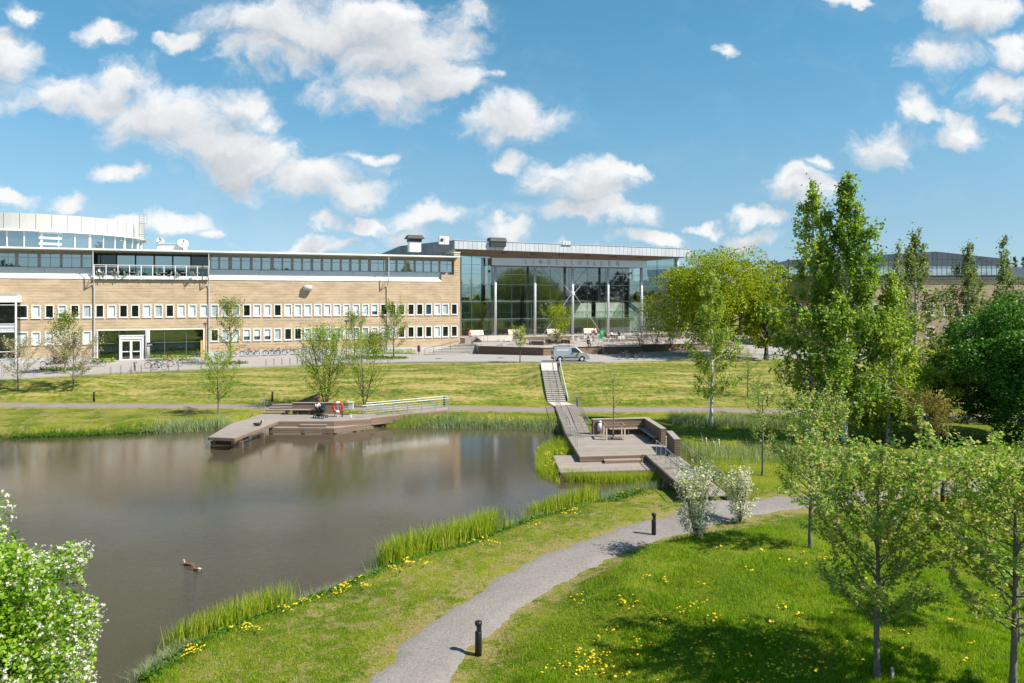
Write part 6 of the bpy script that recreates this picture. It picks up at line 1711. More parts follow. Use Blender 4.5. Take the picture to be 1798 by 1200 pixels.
def along_px(pts, n, width, z=None, jit=.5):
    """scatter n points along a picture polyline laid on the water's edge"""
    P = np.array([xy(a, b, 0.0) for a, b in pts]); s = np.r_[0, np.cumsum(np.hypot(*np.diff(P, axis=0).T))]
    t = RNG.uniform(0, s[-1], n); x = np.interp(t, s, P[:, 0]); y = np.interp(t, s, P[:, 1])
    clump = np.sin(t * 2.1) * .25 + np.sin(t * 5.3) * .15
    x += RNG.normal(0, width, n); y += RNG.normal(0, width, n) + clump * width
    zz = height(x, y)
    k = (zz < .55) & (zz > -.5)
    return np.stack([x, y, zz], -1)[k]
blades('iris_reeds', along_px([(676, 997), (700, 991), (760, 972), (820, 954), (862, 940)], 5200, .36), 1.12, .05, 'reed', hv=.5)
blades('iris_reeds', along_px([(930, 912), (960, 905), (1010, 893), (1040, 884)], 2400, .24), .88, .045, 'reed', hv=.5)
blades('iris_reeds', along_px([(308, 1138), (340, 1128), (400, 1105), (470, 1080), (492, 1072)], 2400, .32), .85, .04, 'reed', hv=.5)
blades('sedge', along_px([(240, 1195), (270, 1172), (310, 1148), (335, 1136)], 1500, .20), .42, .015, 'sedge', .8)
blades('sedge', along_px([(470, 1082), (540, 1055), (600, 1034), (660, 1012)], 1300, .16), .40, .015, 'sedge', .8)
blades('sedge', along_px([(870, 940), (912, 921), (1050, 882), (1100, 864), (1160, 857)], 1900, .34), .5, .02, 'sedge', .7)
blades('sedge', along_px([(275, 761), (330, 757), (405, 752)], 1500, .55), .85, .035, 'sedge', .5)
blades('sedge', along_px([(655, 744), (720, 750), (800, 751), (880, 752), (968, 757)], 4200, .75), .75, .035, 'sedge', .55)
blades('marsh_grass', along_px([(660, 748), (690, 752), (740, 749)], 900, .6), .8, .04, 'reed', .5)
blades('marsh_grass', along_px([(0, 772), (120, 768), (250, 763)], 1800, .5), .45, .03, 'weed', .6)
def in_poly(pts, n, z):
    P = np.array([xy(a, b, z) for a, b in pts]); lo, hi = P.min(0), P.max(0)
    q = RNG.uniform(lo, hi, (n * 4, 2)); q = q[inside(q[:, 0], q[:, 1], P)][:n]
    return np.stack([q[:, 0], q[:, 1], height(q[:, 0], q[:, 1])], -1)
blades('marsh_grass', in_poly([(950, 785), (992, 772), (1012, 800), (970, 806), (985, 845), (942, 832), (940, 802)], 3800, .2), .55, .03, 'reed', .55)
blades('marsh_grass', along_px([(985, 842), (1040, 846), (1100, 848), (1158, 844)], 3600, .26), .55, .028, 'reed', .55)
sd_pts = np.array([xy(a, b, .5) for a, b in [(1178, 748), (1230, 748), (1300, 750), (1370, 752), (1440, 752)]])
n = 3600; s = np.linspace(0, 1, len(sd_pts)); t = RNG.uniform(0, 1, n); x = np.interp(t, s, sd_pts[:, 0]) ; y = np.interp(t, s, sd_pts[:, 1]) + RNG.normal(0, 1.0, n)
blades('sedge', np.stack([x, y, height(x, y)], -1), .85, .035, 'sedge', .5)
x = RNG.uniform(12, 24, 2600); y = 50 + RNG.normal(0, 1.6, 2600) - (x - 12) * .35
blades('sedge', np.stack([x, y, height(x, y)], -1), .6, .03, 'sedge', .5)
# lawn: short blades, thick near the viewer, with a taller unmown fringe by the water
def lawn(n, d0, d1, hmul, rng=RNG):
    d = 1 / rng.uniform(1 / d1, 1 / d0, n); px = rng.uniform(120, 1830, n); x = (px - CX) / FP * d; y = d
    z = height(x, y); ok = (z > .12)
    pn = np.minimum(seg_dist(x, y, PATH_NEAR), seg_dist(x, y, PATH_SPUR)); ok &= pn > 1.25 + rng.normal(0, .12, n)
    dk = (x > 3.6) & (x < 11.6) & (y > 37.5) & (y < 57); ok &= ~dk
    dr = cover(x, y)[0]; ok &= rng.uniform(0, 1, n) > dr * 1.35
    return x[ok], y[ok], z[ok]
m_l = leafmat('lawn_blade', [(0.070, 0.175, 0.004), (0.15, 0.285, 0.006), (0.25, 0.385, 0.010), (0.38, 0.44, 0.04)], .45, patch=((0.24, 0.29, 0.03), (0.05, 0.14, 0.004))); M['lawn_blade'] = m_l
x, y, z = lawn(420000, 17.5, 60, 1); nz = np.sin(x * 1.7 + np.sin(y * 1.1) * 2) * np.cos(y * 1.3 + x * .4)
blades('grass', np.stack([x, y, z - .01], -1), .095, .020, 'lawn_blade', .7, 1, hv=.5)
k = (nz > .25) & (x > np.interp(y, PATH_NEAR[:12, 1], PATH_NEAR[:12, 0])); blades('long_grass', np.stack([x[k], y[k], z[k] - .01], -1), .17, .016, 'lawn_blade', .7, 1, hv=.5)
# leafy weeds along the bank and yellow flowers
def weeds(pts, n, w, size, nm='bank_weeds', mt='weed', lift=.10, inland=.55):
    P = np.array([xy(a, b, 0.0) for a, b in pts]); s = np.r_[0, np.cumsum(np.hypot(*np.diff(P, axis=0).T))]
    t = RNG.uniform(0, s[-1], n); x = np.interp(t, s, P[:, 0]); y = np.interp(t, s, P[:, 1])
    o = np.abs(RNG.normal(0, w, n)); x += o * .55 + .15; y -= o * inland
    z = height(x, y); C = np.stack([x, y, z + RNG.uniform(0.02, lift * 2, n)], -1)[z > 0]
    V, F = leaf_quads(C, size, up=1.2, aspect=.9); return tag(np_mesh(nm, V, F, M[mt]), kind='stuff')
near_shore = [(235, 1200), (318, 1145), (400, 1110), (480, 1080), (600, 1036), (690, 1000), (800, 968), (870, 942), (915, 921), (1000, 898), (1050, 882), (1110, 864)]
weeds(near_shore, 9000, .75, .11)
weeds([(0, 773), (150, 768), (275, 762), (400, 754)], 3500, .6, .14, inland=-.8)
weeds([(655, 746), (800, 752), (965, 757)], 3500, .6, .14, inland=-1.2)
def flowers(nm, x, y, r, lift, lab=None):
    z = height(x, y) + lift; n = len(x); a = np.linspace(0, 2 * np.pi, 7)[:-1]
    tilt = RNG.normal(0, .25, (n, 2)); rr = r * RNG.uniform(.7, 1.25, n)
    ring = np.stack([np.cos(a)[None] * rr[:, None], np.sin(a)[None] * rr[:, None]], -1)
    V = np.concatenate([np.stack([x[:, None] + ring[..., 0], y[:, None] + ring[..., 1], z[:, None] + ring[..., 0] * tilt[:, :1] + ring[..., 1] * tilt[:, 1:]], -1), np.stack([x, y, z + rr * .55], -1)[:, None]], 1)
    b = np.arange(n)[:, None] * 7; F = np.concatenate([np.concatenate([b + i, b + (i + 1) % 6, b + 6], 1) for i in range(6)], 0)
    return tag(np_mesh(nm, V.reshape(-1, 3), F, M['yellow']), kind='stuff')
def cluster(cs, per, sd):
    X, Y = [], []
    for px, py, z in cs:
        p = ground(px, py); k = RNG.integers(max(1, per // 2), per + 1); X.append(p.x + RNG.normal(0, sd, k)); Y.append(p.y + RNG.normal(0, sd, k))
    return np.concatenate(X), np.concatenate(Y)
cs = [(RNG.normal(1250, 95), RNG.normal(1120, 45), 1) for _ in range(34)] + [(RNG.normal(1385, 60), RNG.normal(1165, 30), 1) for _ in range(30)] + [(RNG.uniform(950, 1120), RNG.uniform(1145, 1200), 1) for _ in range(14)] + [(RNG.uniform(1020, 1055), RNG.uniform(1150, 1185), 1) for _ in range(8)] + [(RNG.uniform(1000, 1760), RNG.uniform(960, 1200), 1) for _ in range(44)]
cs = [c for c in cs if c[1] < 1230 and 900 < c[0] < 1790]
def offpath(c):
    p = ground(c[0], c[1]); return float(seg_dist(np.array([p.x]), np.array([p.y]), PATH_NEAR)[0]) > 1.7
cs = [c for c in cs if offpath(c)]
x, y = cluster(cs, 5, .13); flowers('dandelions', x, y, .036, .12)
ms = [(px + RNG.normal(0, 12), py + RNG.normal(0, 5), 1) for px, py in [(330, 1150), (350, 1145), (440, 1112), (500, 1075), (520, 1068), (545, 1056), (590, 1042), (620, 1030), (700, 1004), (720, 996), (820, 950), (835, 948), (940, 925), (990, 900), (1000, 902), (1105, 868), (860, 960), (600, 1036)] for _ in range(5)]
ms = [c for c in ms if ground(c[0], c[1]).z > .05]
x, y = cluster(ms, 6, .10); flowers('marsh_marigolds', x, y, .035, .20)
fs_ = [(RNG.uniform(930, 1010), RNG.uniform(770, 830), 1) for _ in range(14)] + [(RNG.uniform(600, 960), RNG.uniform(738, 748), 1) for _ in range(14)]
fs_ = [c for c in fs_ if ground(c[0], c[1]).z > .02]
x, y = cluster(fs_, 6, .2); flowers('marsh_marigolds', x, y, .06, .35)
# planting beds along the plaza
def bed(label, px0, px1, py, depth, mt='weed', hgt=.25):
    a, b = ground(px0, py), ground(px1, py); c = (a + b) / 2; L = (b - a).length / 2
    t = thing('planting_bed', label, 'planting bed', (c.x, c.y, hz(c.x, c.y) + .06), math.atan2(b.y - a.y, b.x - a.x))
    q = MB(); n = 22; q.prism([(L * math.cos(2 * math.pi * i / n), depth * math.sin(2 * math.pi * i / n)) for i in range(n)], -.3, .10); q.build('bed_edge', M['concrete'], t)
    q = MB(); q.prism([((L - .12) * math.cos(2 * math.pi * i / n), (depth - .12) * math.sin(2 * math.pi * i / n)) for i in range(n)], 0.0, .13); q.build('soil', M['meadow'], t)
    k = int(900 * L / 6); r_ = np.sqrt(RNG.uniform(0, 1, k)); an = RNG.uniform(0, 6.28, k)
    C = np.stack([(L - .2) * r_ * np.cos(an), (depth - .2) * r_ * np.sin(an), .13 + RNG.uniform(0, hgt, k)], -1)
    V, F = leaf_quads(C, .22, up=1.0); o = np_mesh('ground_cover', V, F, M[mt], t); o['kind'] = 'stuff'
bed('low green island bed with a kerb before the white blossom tree', 66, 162, 652, 1.6)
bed('low planting strip before the entrance glass, between column and corner', 256, 352, 634.5, .9, 'leaf_young', .6)
bed('low planting strip beside the white entrance door near the drainpipe', 158, 206, 638.5, .9, 'leaf_young', .5)
bed('green bed at the foot of the leafy street tree beside the bicycle rows', 386, 438, 641, 1.3)
bed('long hedge bed under the brick wall near the red litter bin', 640, 735, 622.5, .9, 'leaf_young', .6)
bed('flat green bed round the street tree by the drainpipe', 640, 720, 631.5, 1.1)
# ------------------------------------------------------------------ silver van
def van():
    p0 = ground(968, 637.5); v = ground(1002, 636.4)
    t = thing('parked_van', 'silver panel van parked on the road above the stairway', 'van', (v.x, v.y + .6, hz(v.x, v.y) + .07), R(6))
    Lh = 2.195
    hw = lambda z: .90 - max(0, z - .95) * .20
    top = [(-2.19, .42), (-2.195, .95), (-2.12, 1.45), (-2.03, 1.74), (-1.75, 1.83), (.20, 1.83), (.62, 1.76), (1.32, 1.13), (1.92, .97), (2.12, .80), (2.19, .55), (2.16, .30)]
    def arch(cx_, r=.37): return [(cx_ + r * math.cos(a), .32 + r * math.sin(a)) for a in np.linspace(-.12, math.pi + .12, 9)]
    bot = [(1.72, .24)] + arch(1.28) + [(.84, .22), (-1.0, .22)] + arch(-1.42) + [(-1.85, .26)]
    out = top + bot
    n = len(out)
    q = MB(); q.add([(x, -hw(z), z) for x, z in out] + [(x, hw(z), z) for x, z in out], [tuple(range(n)), tuple(range(n, 2 * n))[::-1]] + [(i, n + i, n + (i + 1) % n, (i + 1) % n) for i in range(n)])
    paint = mat('van_paint'); b = principled(paint[1], paint[2], (0.36, 0.38, 0.41), .28, .35); b.inputs['Coat Weight'].default_value = .6
    body = q.build('body', paint[0], t, .045)
    def side(poly, name, mt, dy=.012, both=True, parent=t):
        for s in ((-1, 1) if both else (-1,)):
            q = MB(); k = len(poly); vs = [(x, s * (hw(z) + dy), z) for x, z in poly] + [(x, s * (hw(z) - .03), z) for x, z in poly]
            q.add(vs, [tuple(range(k)), tuple(range(k, 2 * k))[::-1]] + [(i, k + i, k + (i + 1) % k, (i + 1) % k) for i in range(k)]); q.build(name, M[mt], parent)
    side([(.02, 1.12), (.02, 1.66), (.50, 1.64), (.60, 1.60), (.98, 1.24), (.98, 1.12)], 'side_window', 'glass_dark')
    side([(1.02, 1.12), (1.02, 1.20), (1.12, 1.12)], 'quarter_window', 'glass_dark')
    side([(-1.98, .50), (-1.98, .57), (-1.86, .57), (-1.86, .50)], 'trim', 'darkmetal'); side([(-.98, .50), (-.98, .60), (.86, .60), (.86, .50)], 'side_moulding', 'darkmetal')
    for x in (-.08, .14): side([(x, .96), (x, 1.06), (x + .10, 1.06), (x + .10, .96)], 'handle', 'black', .03)
    for x in (-.02,): side([(x, .26), (x, 1.74), (x + .015, 1.74), (x + .015, .26)], 'door_gap', 'darkmetal', .004)
    side([(-1.1, .62), (-1.1, 1.74), (-1.088, 1.74), (-1.088, .62)], 'door_gap', 'darkmetal', .004)
    side([(-1.78, 1.32), (-1.74, 1.52), (-.35, 1.52), (-.35, 1.32)], 'recessed_panel', 'palegrey', .005)
    q = MB(); w1, w2 = hw(1.74) - .08, hw(1.15) - .06
    nrm = Vector((.63, 0, .70)).normalized() * .02
    q.add([Vector(p) + nrm for p in ((.66, -w1, 1.72), (.66, w1, 1.72), (1.28, w2, 1.165), (1.28, -w2, 1.165))], [(0, 1, 2, 3)]); q.build('windscreen', M['glass_dark'], t, fix=False)
    for s in (-1, 1):
        q = MB(); q.box(.92, 1.06, s * 1.06 - .10, s * 1.06 + .10, 1.12, 1.34); q.bar((.98, s * .88, 1.18), (.98, s * .98, 1.2), .06); q.build('wing_mirror', M['palegrey'], t, .03)
        q = MB(); q.add([(1.86, s * .90, .98), (2.10, s * .80, .90), (2.17, s * .72, .72), (1.90, s * .915, .72), (1.86, s * .7, .985), (2.10, s * .6, .91), (2.185, s * .55, .73)], [(0, 1, 2, 3), (0, 4, 5, 1), (1, 5, 6, 2)]); q.build('headlight', M['white'], t, fix=False)
        q = MB(); q.box(-2.215, -2.18, s * .80 - .05, s * .80 + .05, .85, 1.35); q.build('tail_light', M['red'], t)
        q = MB(); q.tube([(-1.6, s * .62, 1.86), (.1, s * .62, 1.86)], .02, 6); q.build('roof_bar', M['darkmetal'], t)
    for x in (-1.3, -.2):
        q = MB(); q.box(x - .05, x + .05, -.64, .64, 1.87, 1.90); q.build('roof_rack', M['black'], t)
    q = MB(); q.box(2.05, 2.24, -.78, .78, .26, .46); q.build('front_bumper', M['darkmetal'], t, .03)
    q = MB(); q.box(2.17, 2.205, -.5, .5, .56, .70); q.build('grille', M['black'], t)
    q = MB(); q.box(2.24, 2.25, -.26, .26, .32, .42); q.build('number_plate', M['white'], t)
    q = MB(); q.box(-2.24, -2.1, -.85, .85, .28, .50); q.build('rear_bumper', M['darkmetal'], t, .03)
    for x in (1.28, -1.42):
        for s in (-1, 1):
            q = MB(); q.box(x - .38, x + .38, s * .70 - .12, s * .70 + .12, .3, .68); q.build('wheel_arch', M['black'], t)
            q = MB(); q.smooth = True; R_ = .315
            pts = [(x + (R_ - .06) * math.cos(a), s * .80, .315 + (R_ - .06) * math.sin(a)) for a in np.linspace(0, 2 * math.pi, 21)[:-1]]
            q.tube(pts, .085, 8, closed=True); wh_ = q.build('wheel', M['rubber'], t)
            q = MB(); q.tube([(x, s * .86, .315), (x, s * .80, .315)], [.13, .215], 16); 
            for k in range(6): a = k * math.pi / 3; q.bar((x, s * .872, .315), (x + .2 * math.cos(a), s * .865, .315 + .2 * math.sin(a)), .05, .02, up=(0, 1, 0))
            q.build('rim', M['silver'], wh_)
van()

# ------------------------------------------------------------------ bicycles
def bike_meshes(paint):
    d = {}
    q = MB(); q.smooth = True
    q.tube([(.34 * math.cos(a), 0, .34 * math.sin(a)) for a in np.linspace(0, 2 * math.pi, 19)[:-1]], .022, 5, closed=True); d['tyre'] = q.mesh('tyre', M['rubber'])
    q = MB()
    for k in range(9): a = 2 * math.pi * k / 9; q.tube([(0, .02 * (-1) ** k, 0), (.33 * math.cos(a), 0, .33 * math.sin(a))], .004, 3, cap=False)
    q.tube([(0, -.05, 0), (0, .05, 0)], .025, 6); d['spokes'] = q.mesh('spokes', M['galv'])
    q = MB(); f = [(-.52, .36), (-.08, .30), (-.20, .82), (.40, .88), (.55, .36), (.36, .99)]
    def tb(a, b, r=.017): q.tube([(f[a][0], 0, f[a][1]), (f[b][0], 0, f[b][1])], r, 6)
    tb(0, 1, .012); tb(0, 2, .011); tb(1, 2); tb(2, 3); tb(1, 3, .02); tb(5, 4, .015); d['frame'] = q.mesh('frame', paint)
    q = MB(); q.tube([(-.215, 0, .82), (-.24, 0, .95)], .013, 5); q.add([(-.40, -.08, .95), (-.40, .08, .95), (-.10, .02, .96), (-.10, -.02, .96), (-.40, -.08, 1.0), (-.40, .08, 1.0), (-.10, .02, 1.0), (-.10, -.02, 1.0)], [(3, 2, 1, 0), (4, 5, 6, 7), (0, 1, 5, 4), (1, 2, 6, 5), (2, 3, 7, 6), (3, 0, 4, 7)]); d['saddle'] = q.mesh('saddle', M['black'])
    q = MB(); q.tube([(.20, -.29, 1.02), (.33, -.24, 1.05), (.37, 0, 1.03), (.33, .24, 1.05), (.20, .29, 1.02)], .013, 5); q.tube([(.36, 0, .98), (.37, 0, 1.04)], .016, 5); d['handlebar'] = q.mesh('handlebar', M['darkmetal'])
    q = MB(); 
    for cx_ in (-.52, .55): q.tube([(cx_ + .375 * math.cos(a), 0, .36 + .375 * math.sin(a)) for a in np.linspace(.3, 2.9, 8)], .02, 4)
    q.bar((-.72, 0, .76), (-.30, 0, .76), .10, .015); q.bar((-.62, .04, .76), (-.52, .04, .38), .012); q.bar((-.62, -.04, .76), (-.52, -.04, .38), .012); d['mudguard'] = q.mesh('mudguard', M['darkmetal'])
    q = MB(); q.tube([(-.08, .06, .30), (-.08, .09, .30)], .09, 12); q.bar((-.08, .09, .30), (.06, .1, .2), .02); q.bar((-.08, -.09, .30), (-.22, -.1, .4), .02); d['crank'] = q.mesh('crank', M['darkmetal'])
    q = MB()
    for z in (.92, 1.06): q.tube([(.44, -.17, z), (.74, -.17, z), (.74, .17, z), (.44, .17, z)], .012, 4, closed=True)
    for y in np.linspace(-.17, .17, 5): q.bar((.44, y, .92), (.44, y, 1.06), .01); q.bar((.74, y, .92), (.74, y, 1.06), .01)
    for x in np.linspace(.44, .74, 4): q.bar((x, -.17, .92), (x, -.17, 1.06), .01); q.bar((x, .17, .92), (x, .17, 1.06), .01)
    q.box(.44, .74, -.17, .17, .91, .918); d['basket'] = q.mesh('basket', M['darkmetal'])
    q = MB(); q.smooth = False; q.box(-.66, -.36, -.14, .14, .80, .90); q.box(-.70, -.64, -.14, .14, .86, 1.22); d['child_seat'] = q.mesh('child_seat', M['pink'])
    return d
BK = {k: bike_meshes(M[m_]) for k, m_ in dict(black='black', red='red', blue='blue', white='palegrey', grey='darkmetal').items()}
def bicycle(px, py, color, label, rz, basket=False, seat=False, pos=None):
    p = pos or ground(px, py)
    t = thing('bicycle', label, 'bicycle', (p.x, p.y, hz(p.x, p.y) + .075), rz, 'parked bicycles'); d = BK[color]
    t.rotation_euler.x = R(random.uniform(-7, 7))
    for x in (-.52, .55):
        w = link('wheel', d['tyre'], t); w.location = (x, 0, .36); s = link('spokes', d['spokes'], w)
    for k in ('frame', 'saddle', 'handlebar', 'mudguard', 'crank'): link(k, d[k], t)
    if basket: link('basket', d['basket'], t)
    if seat: link('child_seat', d['child_seat'], t)
E_ = F_RZ
ords = ['first', 'second', 'third', 'fourth', 'fifth', 'sixth', 'seventh', 'eighth', 'ninth', 'tenth', 'eleventh', 'twelfth']
for px, py, c, lab, rz, b, s in [(84, 646, 'black', 'black bicycle beside the brown roofed bench box near the bay', .3, 0, 0), (172, 645, 'black', 'dark bicycle by the planting strip beside the blossom tree', .2, 1, 0), (237, 653, 'black', 'black bicycle turned towards the viewer before the white door', -1.0, 1, 0),
        (268, 648, 'grey', 'grey bicycle leaning on another one right of the white door', .5, 1, 0), (280, 651, 'black', 'black bicycle in front of the grey one near the white door', .15, 0, 0), (307, 645, 'white', 'pale bicycle with a pink child seat before the entrance glass', .5, 0, 1)]:
    bicycle(px, py, c, lab, rz, b, s)
row = [(396, 'black'), (417, 'red'), (434, 'black'), (444, 'red'), (457, 'white'), (473, 'red'), (482, 'blue'), (493, 'black'), (506, 'grey'), (526, 'black'), (541, 'grey'), (556, 'black')]
for i, (px, c) in enumerate(row):
    p = fpt(fs(px, 1.9), 1.9)
    bicycle(0, 0, c, f'{c if c not in ("white", "grey") else "pale" if c == "white" else "dark grey"} bicycle, {ords[i]} from the glass entrance in the row along the plinth', E_ + random.choice((.2, -.25, 2.9, .5)), i % 3 == 0, False, p)
for i, (px, py) in enumerate([(1094, 632.5), (1108, 632), (1124, 632.5)]):
    bicycle(px, py, ('black', 'grey', 'black')[i], ('dark bicycle nearest the van at the edge of the upper lawn', 'middle one of three dark bicycles at the edge of the upper lawn', 'dark bicycle farthest from the van at the edge of the upper lawn')[i], (.3, 2.8, .2)[i], i == 1, False)
bicycle(1352, 634, 'blue', 'pale blue bicycle under the leaning maple by the road', .3)
# bicycle stands: thin hoops
HOOP = MB(); HOOP.smooth = True
HOOP.tube([(-.4, 0, -.1), (-.4, 0, .78), (-.34, 0, .85), (.34, 0, .85), (.4, 0, .78), (.4, 0, -.1)], .016, 6); HOOP_ME = HOOP.mesh('bicycle_stand', M['darkmetal'])
def hoops(pts, label):
    for i_, (px, py) in enumerate(pts):
        p = ground(px, py); o = link('bicycle_stand', HOOP_ME); o.location = (p.x, p.y, hz(p.x, p.y) + .06); o.rotation_euler.z = F_RZ + R(90); tag(o, label + f', {ords[i_]} from the white bay', 'bicycle stand', 'bicycle stands')
hoops([(194, 659), (212, 658), (230, 657.5), (248, 656), (265, 655), (296, 653), (313, 652)], 'thin metal bicycle hoop before the glass entrance')
hoops([(421, 645), (467, 644.5), (481, 643.5), (495, 642.5), (509, 642), (522, 641), (536, 640)], 'thin metal bicycle hoop before the row of bicycles')
hoops([(5, 664), (35, 663), (60, 661)], 'thin metal bicycle hoop near the white bay')

# ------------------------------------------------------------------ bollard lights
q = MB(); q.smooth = True; q.lathe([(.098, -.2), (.098, .70), (.092, .71)], 20); b1 = q.mesh('post', M['black'])
q = MB(); q.smooth = True; q.lathe([(.098, .90), (.105, .92), (.105, .975), (.09, 1.0), (.03, 1.01)], 20); b2 = q.mesh('cap', M['black'])
q = MB(); q.prism([(.09 * math.cos(a), .09 * math.sin(a)) for a in np.linspace(-2.0, 2.0, 12)], .70, .905); b3 = q.mesh('neck', M['black'])
q = MB(); q.smooth = True; q.cyl((-.02, 0, .70), .045, .20, 10); b4 = q.mesh('lamp_lens', M['offwhite'])
for px, py, lab in [(840, 1152, 'black bollard light nearest the viewer, beside the gravel path'), (1148, 942, 'black bollard light next to the white flowering bushes'), (1655, 882, 'black bollard light by the path seen through the apple trees'),
        (165, 706, 'black bollard light at the foot of the slope below the glass entrance'), (478, 705, 'black bollard light by the bent handrail of the far deck'), (780, 714, 'black bollard light at the end of the deck ramp railing'), (1013, 716, 'black bollard light at the foot of the stairway'), (1347, 714, 'black bollard light on the lawn beside the thin sapling')]:
    p = ground(px, py); t = thing('bollard_light', lab, 'bollard', (p.x, p.y, p.z - .02), R(random.uniform(-15, 15)), 'bollard lights along the paths')
    for nm, me in (('post', b1), ('cap', b2), ('neck', b3), ('lamp_lens', b4)): link(nm, me, t)
# lamp posts
def lamp(px, py, tpy, label):
    p = ground(px, py); h = htop(p, tpy)
    t = thing('lamp_post', label, 'lamp post', (p.x, p.y, p.z), 0, 'red brown lamp posts')
    q = MB(); q.smooth = True; q.lathe([(.09, 0), (.09, .8), (.055, .85), (.055, h - .45)], 10); q.build('post', M['lampred'], t)
    q = MB(); q.smooth = True; q.lathe([(.10, h - .45), (.13, h - .18), (.12, h - .16)], 12); q.build('lantern', M['offwhite'], t)
    q = MB(); q.smooth = True; q.lathe([(.40, h - .20), (.36, h - .14), (.10, h - .02), (.03, h)], 16); q.build('lamp_shade', M['darkmetal'], t)
lamp(360.5, 634, 567, 'red brown lamp post with a flat hat beside the entrance glass')
lamp(608, 632, 562, 'red brown lamp post with a flat hat behind the bank trees at the brick wall')
# litter bins and signs
def post_bin(p, label, mt, h=1.1):
    t = thing('litter_bin', label, 'litter bin', p)
    q = MB(); q.cyl((0, 0, 0), .04, h * .5, 8); q.build('post', M['darkmetal'], t)
    q = MB(); q.smooth = True; q.lathe([(.19, h * .35), (.21, h * .45), (.21, h * .85), (.16, h), (.05, h * 1.02)], 14); q.build('bin_body', M[mt], t)
p = ground(735.5, 624.5); post_bin((p.x, p.y, p.z + .05), 'dark red litter bin on a post beside the wide steps', 'binred', 1.35)
p = at(1063.5, 597, 117.5); post_bin((p.x, p.y, 4.44), 'dark red litter bin next to the green sign on the terrace', 'binred', 1.2)
p = at(1057, 597, 116.5); SG = thing('green_sign', 'upright green sign board with a white arrow mark on the terrace', 'sign', (p.x, p.y, 4.44), .08)
q = MB(); q.box(-.38, .38, -.04, .04, .06, 1.62); q.build('board', M['signgreen'], SG, .01)
q = MB(); q.box(-.05, .05, -.049, -.042, .95, 1.22); q.add([(-.11, -.0455, 1.20), (.11, -.0455, 1.20), (0, -.0455, 1.34)], [(0, 1, 2)]); q.box(-.22, .22, -.049, -.042, 1.44, 1.50); q.build('symbol', M['white'], SG)
q = MB(); q.box(-.42, -.30, -.2, .2, 0, .06); q.box(.30, .42, -.2, .2, 0, .06); q.build('foot', M['darkmetal'], SG)
p = at(1147.5, 585, 119); WS = thing('notice_sign', 'small white notice on a thin post by the hall end near the maple', 'sign', (p.x, p.y, 4.44))
q = MB(); q.cyl((0, 0, 0), .03, 1.9, 8); q.build('post', M['galv'], WS); q = MB(); q.box(-.14, .14, -.05, -.03, 1.35, 1.85); q.build('board', M['white'], WS)
p = at(1136, 600, 116); t = thing('flag_pole', 'thin grey pole standing near the last hall column', 'pole', (p.x, p.y, 4.44)); q = MB(); q.smooth = True; q.lathe([(.06, 0), (.045, 4.6), (.02, 4.62)], 10); q.build('pole', M['galv'], t)
p = fpt(fs(263, 1.1), 1.1); t = thing('notice_sign', 'dark notice board on a post beside the pale entrance column', 'sign', (p.x, p.y, hz(p.x, p.y)), F_RZ)
q = MB(); q.cyl((0, 0, 0), .035, 1.9, 8); q.build('post', M['galv'], t); q = MB(); q.box(-.36, .36, -.05, -.035, 1.75, 2.3); q.build('board', M['navy'], t); q = MB(); q.box(-.28, .28, -.054, -.051, 2.02, 2.06); q.box(-.28, .1, -.054, -.051, 1.9, 1.94); q.build('lines', M['white'], t)
p = fpt(fs(354, .7), .7); t = thing('yellow_post', 'short yellow wooden post at the corner of the entrance glass', 'post', (p.x, p.y, hz(p.x, p.y)), F_RZ); q = MB(); q.box(-.13, .13, -.1, .1, 0, 2.4); q.build('post', M['yellowpost'], t, .02)
q = MB(); q.box(-.15, .15, -.12, .12, 2.4, 2.46); q.build('cap', M['brown'], t)
# brown roofed bench box near the bay
p = ground(85, 645); t = thing('shelter_box', 'low brown roofed box on thin legs on the plaza beside the blossom tree', 'shelter', (p.x, p.y + 2.2, hz(p.x, p.y + 2.2) + .06), F_RZ)
q = MB(); q.add([(-.9, -.5, .95), (.9, -.5, .95), (.9, .5, 1.35), (-.9, .5, 1.35), (-.9, -.5, 1.03), (.9, -.5, 1.03), (.9, .5, 1.43), (-.9, .5, 1.43)], [(3, 2, 1, 0), (4, 5, 6, 7), (0, 1, 5, 4), (1, 2, 6, 5), (2, 3, 7, 6), (3, 0, 4, 7)]); q.build('roof', M['cladding_dark'], t)
for x in (-.8, .8):
    for y, h in ((-.45, .95), (.45, 1.32)): q = MB(); q.box(x - .03, x + .03, y - .03, y + .03, 0, h); q.build('leg', M['galv'], t)
q = MB(); q.box(-.75, .75, .38, .42, .1, 1.2); q.build('back_panel', M['louvre'], t)

# ------------------------------------------------------------------ far deck details
rc = W2(586.5, 737, ZJ); LBY = thing('lifebuoy_stand', 'red and white lifebuoy hanging on a stand at the bench end of the far deck', 'lifebuoy', (rc.x, rc.y + 1.4, ZJ))
q = MB(); q.box(-.07, .07, .06, .12, 0, 1.32); q.build('post', M['white'], LBY)
for s in (-1, 1): q = MB(); q.bar((s * .35, .1, 0), (s * .02, .1, .9), .05); q.build('brace', M['cladding'], LBY)
for k in range(8):
    a0, a1 = math.pi * 2 * k / 8 + math.pi / 8, math.pi * 2 * (k + 1) / 8 + math.pi / 8
    q = MB(); q.smooth = True; q.tube([(.40 * math.cos(a), 0, .84 + .40 * math.sin(a)) for a in np.linspace(a0, a1, 6)], .10, 10); q.build('ring_segment', M['white' if k % 4 in (1, 5 % 4) else 'red'], LBY)
q = MB(); q.box(.30, .42, .05, .1, 0, .5); q.build('leg', M['brown'], LBY)
p = W2(616.5, 731.5, ZJ - .15); t = thing('litter_post', 'pale litter box with a yellowish lid on a post at the far deck', 'litter bin', (p.x, p.y, .75))
